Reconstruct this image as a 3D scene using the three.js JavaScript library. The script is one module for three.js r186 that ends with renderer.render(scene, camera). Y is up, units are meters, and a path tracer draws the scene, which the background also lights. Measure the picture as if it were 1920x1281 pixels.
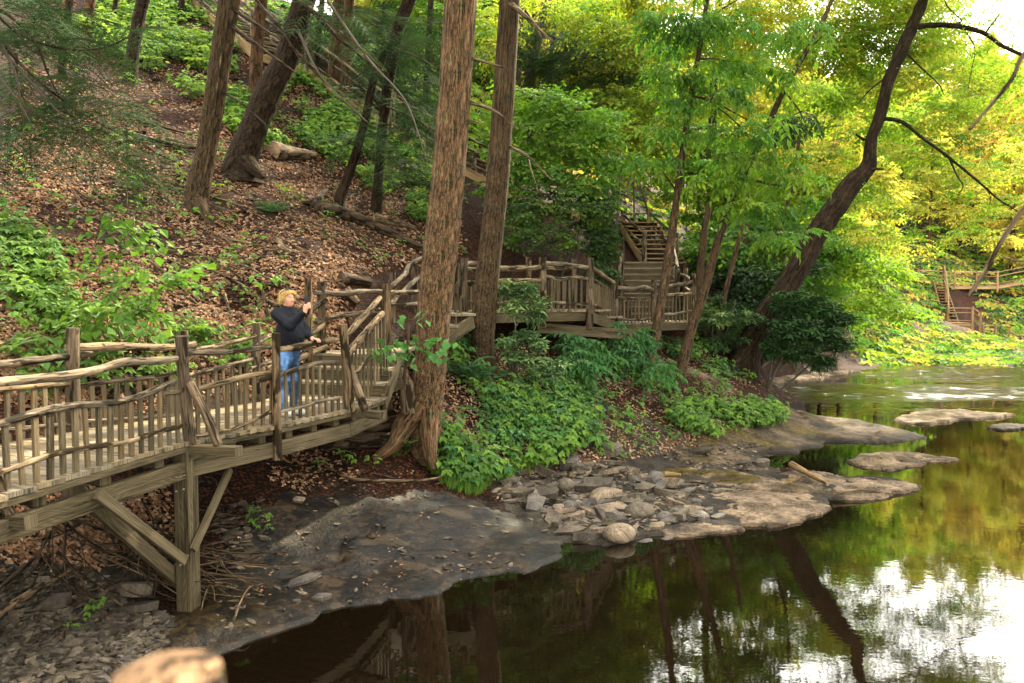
import * as THREE from 'three';
import { mergeGeometries } from 'three/addons/utils/BufferGeometryUtils.js';
import { ConvexGeometry } from 'three/addons/geometries/ConvexGeometry.js';

// ---------------------------------------------------------------- camera, sky, sun, exposure
const PW = 1920, PH = 1281, FOCAL = 1493, CAM_Y = 3.6;      // eye 1.6 m above the boardwalk, 3.6 m above the creek
const PITCH = Math.atan(85.5 / FOCAL);
const camera = new THREE.PerspectiveCamera(2 * Math.atan(PH / 2 / FOCAL) * 180 / Math.PI, PW / PH, 0.1, 600);
camera.position.set(0, CAM_Y, 0);
camera.rotation.x = -PITCH;
camera.focus = 13;
camera.userData.fStop = 2.2;

const scene = new THREE.Scene();
const renderer = new THREE.WebGLRenderer({ antialias: true });
renderer.setSize(PW, PH);
renderer.toneMapping = THREE.LinearToneMapping;
renderer.toneMappingExposure = 5.0;
renderer.shadowMap.enabled = true;

const SUN_DIR = new THREE.Vector3(0.42, 0.62, -0.66).normalize();
const sun = new THREE.DirectionalLight(new THREE.Color().setRGB(1.0, 0.87, 0.62), 4.8);
sun.position.copy(SUN_DIR).multiplyScalar(120);
sun.castShadow = true; sun.shadow.radius = 2;
Object.assign(sun.shadow.camera, { left: -70, right: 70, top: 70, bottom: -70, near: 1, far: 320 });
sun.shadow.mapSize.set(4096, 4096);
scene.add(sun);

{ // a bright, milky summer sky: thin even cloud, a little bluer overhead, warmer towards the sun
  const w = 256, h = 128, data = new Float32Array(w * h * 4), d = new THREE.Vector3();
  for (let j = 0; j < h; j++) for (let i = 0; i < w; i++) {
    const el = ((j + 0.5) / h - 0.5) * Math.PI, az = ((i + 0.5) / w - 0.5) * 2 * Math.PI;
    d.set(Math.cos(el) * Math.cos(az), Math.sin(el), Math.cos(el) * Math.sin(az));
    const up = Math.max(0, Math.sin(el)), glow = Math.pow(Math.max(0, d.dot(SUN_DIR)), 6) * 0.25;
    const k = 1.75 * (1 + glow), o = (j * w + i) * 4;
    data[o] = k * (1.0 - 0.02 * up); data[o + 1] = k * (0.96 - 0.01 * up); data[o + 2] = k * (0.85 + 0.06 * up); data[o + 3] = 1;
  }
  const sky = new THREE.DataTexture(data, w, h, THREE.RGBAFormat, THREE.FloatType);
  sky.mapping = THREE.EquirectangularReflectionMapping;
  sky.magFilter = THREE.LinearFilter; sky.needsUpdate = true;
  scene.background = sky; scene.environment = sky;
}

// ---------------------------------------------------------------- small helpers
const V = (x, y, z) => new THREE.Vector3(x, y, z);
const clamp = (x, a, b) => Math.min(b, Math.max(a, x));
const lerp = (a, b, t) => a + (b - a) * t;
const smooth = (a, b, x) => { const t = clamp((x - a) / (b - a), 0, 1); return t * t * (3 - 2 * t); };
function rng(seed) { let s = seed >>> 0; return () => { s = (s + 0x6d2b79f5) | 0; let t = Math.imul(s ^ (s >>> 15), 1 | s); t = (t + Math.imul(t ^ (t >>> 7), 61 | t)) ^ t; return ((t ^ (t >>> 14)) >>> 0) / 4294967296; }; }
function hash3(x, y, z) { let h = Math.imul(x, 374761393) + Math.imul(y, 668265263) + Math.imul(z, 2147483647 - 40503); h = Math.imul(h ^ (h >>> 13), 1274126177); h ^= h >>> 16; return (h >>> 0) / 4294967296; }
// value noise, optionally periodic (px, py periods), range 0..1
function noise2(x, y, px = 0, py = 0, s = 0) {
  const xi = Math.floor(x), yi = Math.floor(y), fx = x - xi, fy = y - yi;
  const u = fx * fx * (3 - 2 * fx), v = fy * fy * (3 - 2 * fy);
  const w = (i, p) => p ? ((i % p) + p) % p : i;
  const x0 = w(xi, px), x1 = w(xi + 1, px), y0 = w(yi, py), y1 = w(yi + 1, py);
  return lerp(lerp(hash3(x0, y0, s), hash3(x1, y0, s), u), lerp(hash3(x0, y1, s), hash3(x1, y1, s), u), v);
}
function fbm(x, y, oct = 4, px = 0, py = 0, s = 0) {
  let a = 0.5, sum = 0, tot = 0;
  for (let i = 0; i < oct; i++) { sum += a * noise2(x, y, px, py, s + i); tot += a; a *= 0.5; x *= 2; y *= 2; px *= 2; py *= 2; }
  return sum / tot;
}
// a pixel of the photograph and a distance ahead (metres) to a point of the place; and to where its line of sight meets a level
const cP = Math.cos(PITCH), sP = Math.sin(PITCH);
function ray(px, py) { const a = (px - PW / 2) / FOCAL, b = (PH / 2 - py) / FOCAL; return [a, b * cP - sP, cP + b * sP]; }
function P(px, py, d) { const r = ray(px, py), t = d / r[2]; return V(r[0] * t, CAM_Y + r[1] * t, -d); }
function G(px, py, y) { const r = ray(px, py), t = (y - CAM_Y) / r[1]; return V(r[0] * t, y, -r[2] * t); }
const pxSize = (px, d) => px * d / FOCAL;                      // metres that a width in photo pixels covers at a distance

const taken = new Map();
function numbered(name) { const n = taken.get(name) || 0; taken.set(name, n + 1); return n ? `${name}_${String(n).padStart(3, '0')}` : name; }
function tag(o, label, category, group, kind) {
  if (label) o.userData.label = label;
  if (category) o.userData.category = category;
  if (group) o.userData.group = group;
  if (kind) o.userData.kind = kind;
  return o;
}
function thing(name, label, category, group) { const o = new THREE.Group(); o.name = numbered(name); scene.add(o); return tag(o, label, category, group); }
function part(name, geo, mat, parent = scene) {
  const m = new THREE.Mesh(Array.isArray(geo) ? (geo.length === 1 ? geo[0] : mergeGeometries(geo)) : geo, mat);
  m.name = parent === scene ? numbered(name) : name; m.castShadow = m.receiveShadow = true; parent.add(m); return m;
}
function swarm(name, geo, mat, items, parent) {              // items: [position, quaternion, scale(number|Vector3), Color]
  const m = new THREE.InstancedMesh(geo, mat, items.length), M = new THREE.Matrix4(), s = V();
  items.forEach(([p, q, k, c], i) => { m.setMatrixAt(i, M.compose(p, q, k.isVector3 ? k : s.set(k, k, k))); if (c) m.setColorAt(i, c); });
  m.name = parent ? name : numbered(name); m.castShadow = m.receiveShadow = true; m.userData.kind = 'stuff'; (parent || scene).add(m); return m;
}
function copyOf(o, label, group) { const c = o.clone(); c.name = numbered(o.name.replace(/_\d+$/, '')); c.userData = { ...o.userData }; if (label) c.userData.label = label; if (group) c.userData.group = group; scene.add(c); return c; }
const quat = (yaw, tilt = 0, roll = 0) => new THREE.Quaternion().setFromEuler(new THREE.Euler(tilt, yaw, roll, 'YXZ'));
const C = (r, g, b) => new THREE.Color().setRGB(r, g, b);
const mix = (a, b, t) => a.clone().lerp(b, t);

// ---------------------------------------------------------------- geometry makers
// a tapering round limb through points; radii per point; lumps in metres; uv in metres along
function tube(points, radii, { sides = 8, lump = 0, seed = 1, caps = true, step = 0.12, flat = 0, detail = 6 } = {}) {
  const pts = points.map(p => p.isVector3 ? p : V(...p));
  const rad = Array.isArray(radii) ? radii : pts.map(() => radii);
  const curve = pts.length > 2 ? new THREE.CatmullRomCurve3(pts, false, 'centripetal') : new THREE.LineCurve3(pts[0], pts[1]);
  const len = curve.getLength(), n = clamp(Math.ceil(len / step), pts.length > 2 ? pts.length * 2 : 1, 160);
  const pos = [], uv = [], idx = [], T = V(), N = V(), B = V(), c = V();
  curve.getTangent(0, T); N.set(Math.abs(T.y) > 0.9 ? 1 : 0, Math.abs(T.y) > 0.9 ? 0 : 1, 0).addScaledVector(T, -N.dot(T)).normalize();
  const avg = rad.reduce((a, b) => a + b) / rad.length, turns = Math.max(1, Math.round(2 * Math.PI * avg / 0.25)) * 0.25;
  for (let i = 0; i <= n; i++) {
    const t = i / n; curve.getPoint(t, c); curve.getTangent(t, T);
    N.addScaledVector(T, -N.dot(T)).normalize(); B.crossVectors(T, N);
    const k = t * (rad.length - 1), k0 = Math.min(rad.length - 2, Math.floor(k)), r0 = rad.length > 1 ? lerp(rad[k0], rad[k0 + 1], k - k0) : rad[0];
    for (let j = 0; j <= sides; j++) {
      const a = j / sides * 2 * Math.PI, ja = j % sides;
      let r = r0;
      if (lump) r += lump * (fbm(Math.cos(a) * 1.3 + 7 + seed * 3.1, t * len * detail + Math.sin(a) * 1.3 + seed, 2, 0, 0, seed) - 0.5) * 2;
      if (flat) r *= 1 - flat * Math.abs(Math.sin(a + seed));
      pos.push(c.x + (N.x * Math.cos(a) + B.x * Math.sin(a)) * r, c.y + (N.y * Math.cos(a) + B.y * Math.sin(a)) * r, c.z + (N.z * Math.cos(a) + B.z * Math.sin(a)) * r);
      uv.push(j / sides * turns + seed * 0.37, t * len + seed * 0.71);
    }
  }
  const w = sides + 1;
  for (let i = 0; i < n; i++) for (let j = 0; j < sides; j++) { const a = i * w + j; idx.push(a, a + 1, a + w, a + 1, a + w + 1, a + w); }
  if (lump || true) { /* keep the seam closed */ for (let i = 0; i <= n; i++) for (let k = 0; k < 3; k++) pos[(i * w + sides) * 3 + k] = pos[i * w * 3 + k]; }
  if (caps) for (const e of [0, n]) {
    const start = pos.length / 3, at = curve.getPoint(e / n);
    pos.push(at.x, at.y, at.z); uv.push(0.1, 0.1);
    for (let j = 0; j <= sides; j++) { const s = (e * w + j) * 3; pos.push(pos[s], pos[s + 1], pos[s + 2]); const a = j / sides * 2 * Math.PI; uv.push(0.1 + Math.cos(a) * 0.05, 0.1 + Math.sin(a) * 0.05); }
    for (let j = 0; j < sides; j++) e ? idx.push(start, start + 1 + j, start + 2 + j) : idx.push(start, start + 2 + j, start + 1 + j);
  }
  const g = new THREE.BufferGeometry();
  g.setAttribute('position', new THREE.Float32BufferAttribute(pos, 3)); g.setAttribute('uv', new THREE.Float32BufferAttribute(uv, 2));
  g.setIndex(idx); g.computeVertexNormals();
  const nn = g.attributes.normal;                               // one normal along the seam
  for (let i = 0; i <= n; i++) { const a = i * w, b = a + sides; const x = nn.getX(a) + nn.getX(b), y = nn.getY(a) + nn.getY(b), z = nn.getZ(a) + nn.getZ(b), l = Math.hypot(x, y, z) || 1; nn.setXYZ(a, x / l, y / l, z / l); nn.setXYZ(b, x / l, y / l, z / l); }
  return g;
}
// a sawn timber from a to b with chamfered edges; w across, h along up
function timber(a, b, w, h, { up = V(0, 1, 0), ch = 0.006, seed = 0 } = {}) {
  const T = b.clone().sub(a), L = T.length(); T.normalize();
  const U = up.clone().addScaledVector(T, -up.dot(T)).normalize(), S = V().crossVectors(T, U);
  const ring = [[-1, -1, 1, 0], [1, -1, -1, 0], [1, -1, 0, 1], [1, 1, 0, -1], [1, 1, -1, 0], [-1, 1, 1, 0], [-1, 1, 0, -1], [-1, -1, 0, 1]].map(([x, y, cx, cy]) => [x * w / 2 + cx * ch, y * h / 2 + cy * ch]);
  const pos = [], uv = [], idx = [], o = seed * 1.618;
  const put = (s, u, t) => pos.push(a.x + S.x * s + U.x * u + T.x * t, a.y + S.y * s + U.y * u + T.y * t, a.z + S.z * s + U.z * u + T.z * t);
  let run = 0;
  for (let k = 0; k < 8; k++) {
    const p = ring[k], q = ring[(k + 1) % 8], d = Math.hypot(p[0] - q[0], p[1] - q[1]), s = pos.length / 3;
    put(p[0], p[1], 0); put(q[0], q[1], 0); put(q[0], q[1], L); put(p[0], p[1], L);
    uv.push(run + o, o * 0.7, run + d + o, o * 0.7, run + d + o, L + o * 0.7, run + o, L + o * 0.7); run += d;
    idx.push(s, s + 2, s + 1, s, s + 3, s + 2);
  }
  for (const e of [0, L]) { const s = pos.length / 3; for (const p of ring) { put(p[0], p[1], e); uv.push(p[0] + o, p[1] + o); } for (let k = 1; k < 7; k++) e ? idx.push(s, s + k + 1, s + k) : idx.push(s, s + k, s + k + 1); }
  const g = new THREE.BufferGeometry();
  g.setAttribute('position', new THREE.Float32BufferAttribute(pos, 3)); g.setAttribute('uv', new THREE.Float32BufferAttribute(uv, 2)); g.setIndex(idx);
  g.computeVertexNormals(); return g;
}
// textures: f(u, v) -> [r, g, b] in 0..1 (colour maps in sRGB)
function makeTexture(n, f, srgb = true, m = n) {
  const data = new Uint8Array(n * m * 4);
  for (let j = 0; j < m; j++) for (let i = 0; i < n; i++) { const c = f(i / n, j / m), o = (j * n + i) * 4; data[o] = clamp(c[0], 0, 1) * 255; data[o + 1] = clamp(c[1], 0, 1) * 255; data[o + 2] = clamp(c[2], 0, 1) * 255; data[o + 3] = 255; }
  const t = new THREE.DataTexture(data, n, m, THREE.RGBAFormat);
  t.wrapS = t.wrapT = THREE.RepeatWrapping; t.magFilter = THREE.LinearFilter; t.colorSpace = srgb ? THREE.SRGBColorSpace : THREE.NoColorSpace; t.needsUpdate = true; return t;
}
const sized = (t, w, h = w) => { const c = t.clone(); c.repeat.set(1 / w, 1 / h); c.needsUpdate = true; return c; };   // one repeat covers w x h metres
const grey = x => [x, x, x];

// ---------------------------------------------------------------- textures and materials
const TEX = {};
const furrow = (u, v) => { const w = fbm(u * 6, v * 5, 3, 6, 5, 3) - 0.5, a = Math.abs(fbm(u * 20 + w * 2.0, v * 2, 2, 20, 2, 11) - 0.5) * 2, b = Math.abs(fbm(u * 30 - w * 1.5, v * 3, 2, 30, 3, 41) - 0.5) * 2; return Math.min(smooth(0.02, 0.26, a), 0.35 + 0.65 * smooth(0.0, 0.2, b)); };
TEX.bark = makeTexture(512, (u, v) => {                          // long vertical plates between furrows
  const g = fbm(u * 60, v * 36, 3, 60, 36, 5), flake = fbm(u * 24, v * 16, 3, 24, 16, 15);
  return grey(0.12 + 0.62 * furrow(u, v) + 0.28 * (g - 0.5) + 0.3 * (flake - 0.5));
}, false);
TEX.barkTone = makeTexture(512, (u, v) => {
  const g = fbm(u * 60, v * 30, 3, 60, 30, 5), big = fbm(u * 4, v * 4, 3, 4, 4, 31), lichen = smooth(0.6, 0.72, fbm(u * 9, v * 7, 4, 9, 7, 77));
  const t = 0.40 + 0.26 * furrow(u, v) + 0.34 * (g - 0.5) + 0.42 * (big - 0.5);
  return [t * lerp(1.14, 0.98, lichen), t * lerp(0.98, 1.06, lichen), t * lerp(0.82, 0.84, lichen)];
});
TEX.log = makeTexture(512, (u, v) => {                           // peeled, weathered poles: grey and tan with dark checks and patches of old bark
  const g = fbm(u * 48, v * 6, 4, 48, 6, 21), crack = smooth(0.055, 0.0, Math.abs(fbm(u * 14 + fbm(u * 4, v * 4, 2, 4, 4, 2), v * 2, 3, 0, 2, 8) - 0.5));
  const patch = smooth(0.56, 0.66, fbm(u * 7, v * 5, 4, 7, 5, 44)), pale = smooth(0.52, 0.70, fbm(u * 5, v * 6, 3, 5, 6, 71));
  let t = 0.50 + 0.32 * (g - 0.5); t = lerp(t, t * 1.26, pale); t = lerp(t, t * 0.40, patch); t *= 1 - 0.6 * crack;
  return [t * lerp(1.09, 1.14, patch), t * 1.0, t * lerp(0.89, 0.76, patch)];
});
TEX.grain = makeTexture(512, (u, v) => { const g = fbm(u * 40, v * 4, 4, 40, 4, 33), c = smooth(0.05, 0, Math.abs(fbm(u * 12, v * 2, 3, 12, 2, 9) - 0.5)); return grey(0.5 + 0.6 * (g - 0.5) - 0.35 * c); }, false);
TEX.board = makeTexture(512, (u, v) => {                         // sawn timber gone grey-brown
  const ring = Math.sin((u * 26 + fbm(u * 3, v * 2, 3, 3, 2, 4) * 9) * 2 * Math.PI) * 0.5 + 0.5, g = fbm(u * 70, v * 5, 4, 70, 5, 13);
  const stain = fbm(u * 4, v * 3, 4, 4, 3, 57), check = smooth(0.03, 0.0, Math.abs(fbm(u * 9, v * 1, 3, 9, 1, 66) - 0.5));
  const t = (0.50 + 0.10 * (ring - 0.5) + 0.26 * (g - 0.5) + 0.26 * (stain - 0.5)) * (1 - 0.4 * check);
  return [t * 1.07, t * 1.0, t * lerp(0.82, 0.91, stain)];
});
TEX.rock = makeTexture(1024, (u, v) => {
  const a = fbm(u * 6, v * 6, 6, 6, 6, 7), b = fbm(u * 40, v * 40, 4, 40, 40, 17), w = fbm(u * 5, v * 5, 3, 5, 5, 23);
  const crack = smooth(0.016, 0.0, Math.abs(fbm(u * 5 + w, v * 8 + w * 0.7, 4, 5, 8, 3) - 0.5)), t = 0.52 + 0.5 * (a - 0.5) + 0.38 * (b - 0.5) - 0.16 * crack;
  return [t * 1.05, t * 0.99, t * 0.92];
});
TEX.rockBump = makeTexture(1024, (u, v) => {
  const a = fbm(u * 8, v * 8, 6, 8, 8, 7), w = fbm(u * 5, v * 5, 3, 5, 5, 23), crack = smooth(0.03, 0.0, Math.abs(fbm(u * 5 + w, v * 8 + w * 0.7, 4, 5, 8, 3) - 0.5));
  return grey(0.3 + 0.6 * a - 0.22 * crack + 0.2 * (noise2(u * 160, v * 160, 160, 160, 3) - 0.5));
}, false);
TEX.grit = makeTexture(512, (u, v) => grey(0.5 + 0.7 * (fbm(u * 24, v * 24, 4, 24, 24, 71) - 0.5) + 0.4 * (fbm(u * 90, v * 90, 2, 90, 90, 73) - 0.5)), false);
TEX.litter = makeTexture(1024, (u, v) => {                       // trodden leaf mould: fragments of many browns
  const cx = u * 80, cy = v * 80; let best = 9, id = 0;
  const X = Math.floor(cx), Y = Math.floor(cy), m = i => ((i % 80) + 80) % 80;
  for (let j = -1; j <= 1; j++) for (let i = -1; i <= 1; i++) {
    const a = m(X + i), b = m(Y + j), ang = hash3(a, b, 3) * 6.28, ox = X + i + hash3(a, b, 1) - cx, oy = Y + j + hash3(a, b, 2) - cy;
    const x = ox * Math.cos(ang) + oy * Math.sin(ang), y = (-ox * Math.sin(ang) + oy * Math.cos(ang)) * 2, d = x * x + y * y;
    if (d < best) { best = d; id = hash3(a, b, 4); }
  }
  const n = fbm(u * 90, v * 90, 3, 90, 90, 5), e = smooth(0.75, 0.1, best), t = (0.20 + 0.45 * id * id + 0.2 * (n - 0.5)) * (0.45 + 0.55 * e);
  return [t * 1.18, t * 0.84, t * 0.62];
});
TEX.soil = makeTexture(512, (u, v) => { const t = 0.5 + 0.6 * (fbm(u * 20, v * 20, 5, 20, 20, 9) - 0.5); return grey(t); }, false);
TEX.ripple = makeTexture(1024, (u, v) => {                       // two sizes of low wavelets, drawn out across the flow
  const w = fbm(u * 4, v * 4, 2, 4, 4, 2) * 1.4;
  return grey(0.5 + 0.55 * (fbm(u * 9 + w, v * 14, 3, 0, 14, 5) - 0.5) + 0.35 * (fbm(u * 34, v * 48, 3, 34, 48, 15) - 0.5));
}, false);
TEX.weave = makeTexture(256, (u, v) => grey(0.5 + 0.3 * Math.sin((u + v) * 2 * Math.PI * 32) * 0.5 + 0.6 * (fbm(u * 12, v * 12, 3, 12, 12, 6) - 0.5)), false);

const std = o => { for (const k in o) if (o[k] === null) delete o[k]; return new THREE.MeshPhysicalMaterial({ roughness: 0.85, specularIntensity: 0.3, ...o }); };
const barkMat = (r, g, b, w = 0.9, h = 1.5, bump = 0.03) => std({ color: C(r, g, b), map: sized(TEX.barkTone, w, h), bumpMap: sized(TEX.bark, w, h), bumpScale: bump, roughness: 0.95 });
const toned = new Map();
function tone(mat, k) {                                         // the same timber a little greyer, darker or fresher, one board to the next
  if (!toned.has(mat)) toned.set(mat, [[1, 1, 1], [0.78, 0.80, 0.84], [1.14, 1.08, 0.98], [0.92, 0.84, 0.72], [0.62, 0.62, 0.62]].map(f => { const m = mat.clone(); m.color.multiply(C(...f)); return m; }));
  const l = toned.get(mat); return l[Math.floor(hash3(k, 7, l.length) * l.length)];
}
const MAT = {
  bark: barkMat(0.26, 0.205, 0.155, 0.62, 1.15, 0.022), barkDark: barkMat(0.075, 0.062, 0.050, 0.8, 1.2, 0.04), barkGrey: barkMat(0.15, 0.128, 0.10, 0.6, 1.0, 0.02), barkThin: barkMat(0.186, 0.155, 0.13, 0.5, 0.8, 0.012), barkFar: barkMat(0.17, 0.122, 0.088, 1.2, 2.0, 0.03),
  log: std({ color: C(0.533, 0.485, 0.417), map: sized(TEX.log, 0.5, 1.1), bumpMap: sized(TEX.grain, 0.5, 0.9), bumpScale: 0.012, roughness: 0.88 }),
  logPost: std({ color: C(0.373, 0.315, 0.256), map: sized(TEX.log, 0.6, 1.3), bumpMap: sized(TEX.grain, 0.5, 0.9), bumpScale: 0.014, roughness: 0.9 }),
  baluster: std({ color: C(0.363, 0.320, 0.263), map: sized(TEX.board, 0.5, 1.2), bumpMap: sized(TEX.grain, 0.4, 1.0), bumpScale: 0.005, roughness: 0.88 }),
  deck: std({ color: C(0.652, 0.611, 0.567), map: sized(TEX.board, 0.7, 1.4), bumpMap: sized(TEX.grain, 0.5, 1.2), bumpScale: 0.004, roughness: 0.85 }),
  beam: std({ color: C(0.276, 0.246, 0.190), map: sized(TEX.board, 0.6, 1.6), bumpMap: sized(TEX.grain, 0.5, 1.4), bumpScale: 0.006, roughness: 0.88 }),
  newTimber: std({ color: C(0.811, 0.600, 0.389), map: sized(TEX.board, 0.7, 1.8), roughness: 0.85 }),
  stick: std({ color: C(0.411, 0.336, 0.261), map: sized(TEX.log, 0.4, 0.8), bumpMap: sized(TEX.grain, 0.3, 0.6), bumpScale: 0.006, roughness: 0.9 }),
  stickDark: std({ color: C(0.171, 0.138, 0.110), map: sized(TEX.log, 0.4, 0.8), roughness: 0.95 }),
  twig: std({ color: C(0.092, 0.075, 0.064), roughness: 0.95 }),
  stem: std({ color: C(0.059, 0.068, 0.035), roughness: 0.9 }),
};

// ---------------------------------------------------------------- the lie of the land: a surface through surveyed points
const SURVEY = [];
for (const [px, py, d] of [
  // foot of the hill behind and below the boardwalk
  [0, 1275, 7.05], [110, 1200, 7.95], [352, 1145, 8.75], [100, 1080, 8.75], [40, 960, 8.9], [230, 940, 9.9], [430, 930, 10.6], [480, 960, 10.5], [560, 1050, 9.95], [700, 950, 11.4], [850, 1050, 10.45], [900, 960, 12.2],
  [560, 890, 11.9], [600, 830, 13.0], [690, 850, 12.8], [790, 850, 13.3], [810, 800, 13.6],
  [870, 900, 13.2], [900, 800, 14.5], [1000, 780, 15.4], [1000, 700, 17], [910, 695, 16.2], [1100, 800, 16], [1100, 840, 15.2], [1000, 880, 14.3], [1150, 860, 15.5], [1300, 850, 17.2], [1250, 780, 18], [1350, 770, 19.4], [1450, 790, 20.4], [1560, 805, 20.9],
  [1300, 700, 21], [1210, 722, 20], [1280, 718, 20.4], [1395, 692, 25], [1480, 742, 25], [1150, 665, 21.3], [1230, 640, 23.6], [1000, 650, 19], [900, 630, 18.4], [1060, 645, 20.2], [1180, 790, 17.2],
  // the hillside
  [0, 560, 11.4], [150, 600, 11.9], [150, 690, 11.0], [400, 620, 13.5], [400, 700, 12.7], [400, 560, 14.2], [560, 520, 15.0], [640, 520, 15.8], [700, 480, 18.0], [850, 480, 20.6], [900, 430, 22.4], [1000, 470, 23],
  [0, 300, 15.5], [0, 100, 21.6], [200, 300, 17.6], [200, 100, 24.4], [360, 400, 17.2], [480, 310, 20.4], [590, 160, 26.6], [630, 380, 20.9], [700, 400, 21.6], [720, 250, 26], [900, 330, 27], [1100, 480, 26], [1150, 440, 29.5], [1175, 500, 26.5], [1000, 380, 27.5],
  [1300, 560, 28], [1400, 600, 30], [1500, 640, 33], [1600, 665, 38.5], [1300, 470, 33], [1450, 520, 38],
  // far bank and the slope across the river
  [1700, 668, 45], [1800, 615, 61], [1780, 545, 66], [1900, 520, 70], [1900, 640, 52], [1600, 560, 52], [1400, 300, 62], [1000, 200, 50], [300, -60, 36], [1900, 330, 110], [1650, 360, 100], [1250, 380, 46],
]) { const p = P(px, py, d); SURVEY.push([p.x, p.y, p.z]); }
SURVEY.push([-8, 2.6, -5], [-14, 6.4, -5], [-24, 13, -4], [-5.4, 0.6, -4], [-9, 3.0, 5], [-20, 10, 8], [0, -0.6, -3], [0, -0.6, 6], [30, -0.8, -18], [8, -0.7, -10], [16, -0.7, -26], [-30, 17, -22], [-42, 24, -40], [-40, 27, -70], [-20, 24, -60], [0, 24, -80], [30, 25, -125], [80, 30, -125], [60, 34, -150], [70, 4, -60], [60, 2, -48], [40, -0.8, -36], [-45, 20, 10]);
const tps = (() => {
  const n = SURVEY.length, N = n + 3, A = Array.from({ length: N }, () => new Float64Array(N + 1)), U = r2 => r2 < 1e-9 ? 0 : r2 * Math.log(r2) * 0.5;
  for (let i = 0; i < n; i++) {
    for (let j = 0; j < n; j++) A[i][j] = U((SURVEY[i][0] - SURVEY[j][0]) ** 2 + (SURVEY[i][2] - SURVEY[j][2]) ** 2);
    A[i][i] += 0.35; A[i][n] = A[n][i] = 1; A[i][n + 1] = A[n + 1][i] = SURVEY[i][0]; A[i][n + 2] = A[n + 2][i] = SURVEY[i][2]; A[i][N] = SURVEY[i][1];
  }
  for (let c = 0; c < N; c++) {
    let p = c; for (let r = c + 1; r < N; r++) if (Math.abs(A[r][c]) > Math.abs(A[p][c])) p = r;
    [A[c], A[p]] = [A[p], A[c]];
    for (let r = 0; r < N; r++) if (r !== c) { const f = A[r][c] / A[c][c]; if (f) for (let k = c; k <= N; k++) A[r][k] -= f * A[c][k]; }
  }
  const w = A.map((r, i) => r[N] / r[i]);
  return (x, z) => { let s = w[n] + w[n + 1] * x + w[n + 2] * z; for (let i = 0; i < n; i++) s += w[i] * U((x - SURVEY[i][0]) ** 2 + (z - SURVEY[i][2]) ** 2); return s; };
})();

// the water's edge, walked along the photograph and laid on the level of the creek
const EDGE = [[431, 1222], [478, 1206], [529, 1183], [568, 1171], [600, 1155], [606, 1144], [650, 1138], [697, 1134], [732, 1124], [775, 1120], [815, 1112], [842, 1095], [889, 1081], [948, 1069], [987, 1076], [1022, 1062], [1049, 1040], [1050, 1018], [1093, 1019], [1137, 1024], [1190, 1012],
  [1230, 1005], [1290, 1003], [1330, 998], [1393, 992], [1384, 981], [1455, 983], [1487, 981], [1526, 962], [1563, 949], [1545, 937], [1584, 938], [1665, 930], [1710, 919], [1728, 912], [1684, 900], [1639, 894], [1590, 896], [1526, 885], [1468, 881], [1436, 878], [1429, 868], [1426, 857], [1445, 852], [1494, 851], [1500, 844], [1542, 838],
  [1545, 830], [1623, 831], [1665, 832], [1736, 821], [1710, 812], [1665, 801], [1623, 793], [1590, 790], [1526, 784], [1510, 771], [1507, 755], [1484, 742], [1468, 726], [1442, 719], [1440, 714], [1526, 710], [1545, 700], [1620, 694], [1655, 687], [1687, 683], [1784, 684], [1920, 688], [2200, 690]].map(([x, y]) => { const p = G(x, y, 0); return [p.x, p.z]; });
const LAND = [[-4.3, 12], [-4.3, -4.0], [-3.7, -6.6], ...EDGE, [95, -62], [95, -150], [-80, -150], [-80, 12]];
const inside = (poly, x, z) => { let c = false; for (let i = 0, j = poly.length - 1; i < poly.length; j = i++) { const [a, b] = poly[i], [p, q] = poly[j]; if ((b > z) !== (q > z) && x < (p - a) * (z - b) / (q - b) + a) c = !c; } return c; };
const edgeDistance = (poly, x, z) => { let m = 1e9; for (let i = 0, j = poly.length - 1; i < poly.length; j = i++) { const [a, b] = poly[j], [p, q] = poly[i], dx = p - a, dz = q - b, t = clamp(((x - a) * dx + (z - b) * dz) / (dx * dx + dz * dz || 1e-9), 0, 1), d = (x - a - dx * t) ** 2 + (z - b - dz * t) ** 2; if (d < m) m = d; } m = Math.sqrt(m); return inside(poly, x, z) ? m : -m; };

const plan = (list, y = 0.1) => list.map(([x, t]) => { const p = G(x, t, y); return [p.x, p.z]; });
// the wet shelf of bedrock below the boardwalk, the bare ledge farther along, and the stone-strewn shore
const SHELF = [[250, 1222, 0.05], [330, 1150, 0.15], [420, 1060, 0.3], [470, 1000, 0.5], [540, 935, 0.75], [640, 912, 0.8], [760, 905, 0.75], [890, 912, 0.5], [960, 940, 0.35], [1030, 985, 0.2], [1070, 1020, 0.05], [1060, 1060, 0], [1000, 1100, 0], [900, 1110, 0], [700, 1170, 0], [600, 1200, 0], [480, 1260, 0], [380, 1320, 0], [300, 1300, 0]].map(([x, y, h]) => { const p = G(x, y, h); return [p.x, p.z]; });
const LEDGE = plan([[1240, 850], [1330, 815], [1430, 790], [1500, 770], [1540, 772], [1640, 785], [1780, 815], [1760, 845], [1580, 850], [1480, 870], [1400, 872], [1300, 868]], 0.2);
const STRAND = plan([[900, 930], [940, 880], [1040, 858], [1150, 838], [1260, 838], [1400, 862], [1470, 880], [1760, 905], [1720, 945], [1500, 1010], [1200, 1040], [1090, 1040], [1040, 1000], [950, 950]], 0.2);
const GRAVEL = plan([[-80, 1130], [60, 1090], [200, 1070], [330, 1130], [400, 1190], [350, 1235], [330, 1330], [-80, 1400]], 0.2);

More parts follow.
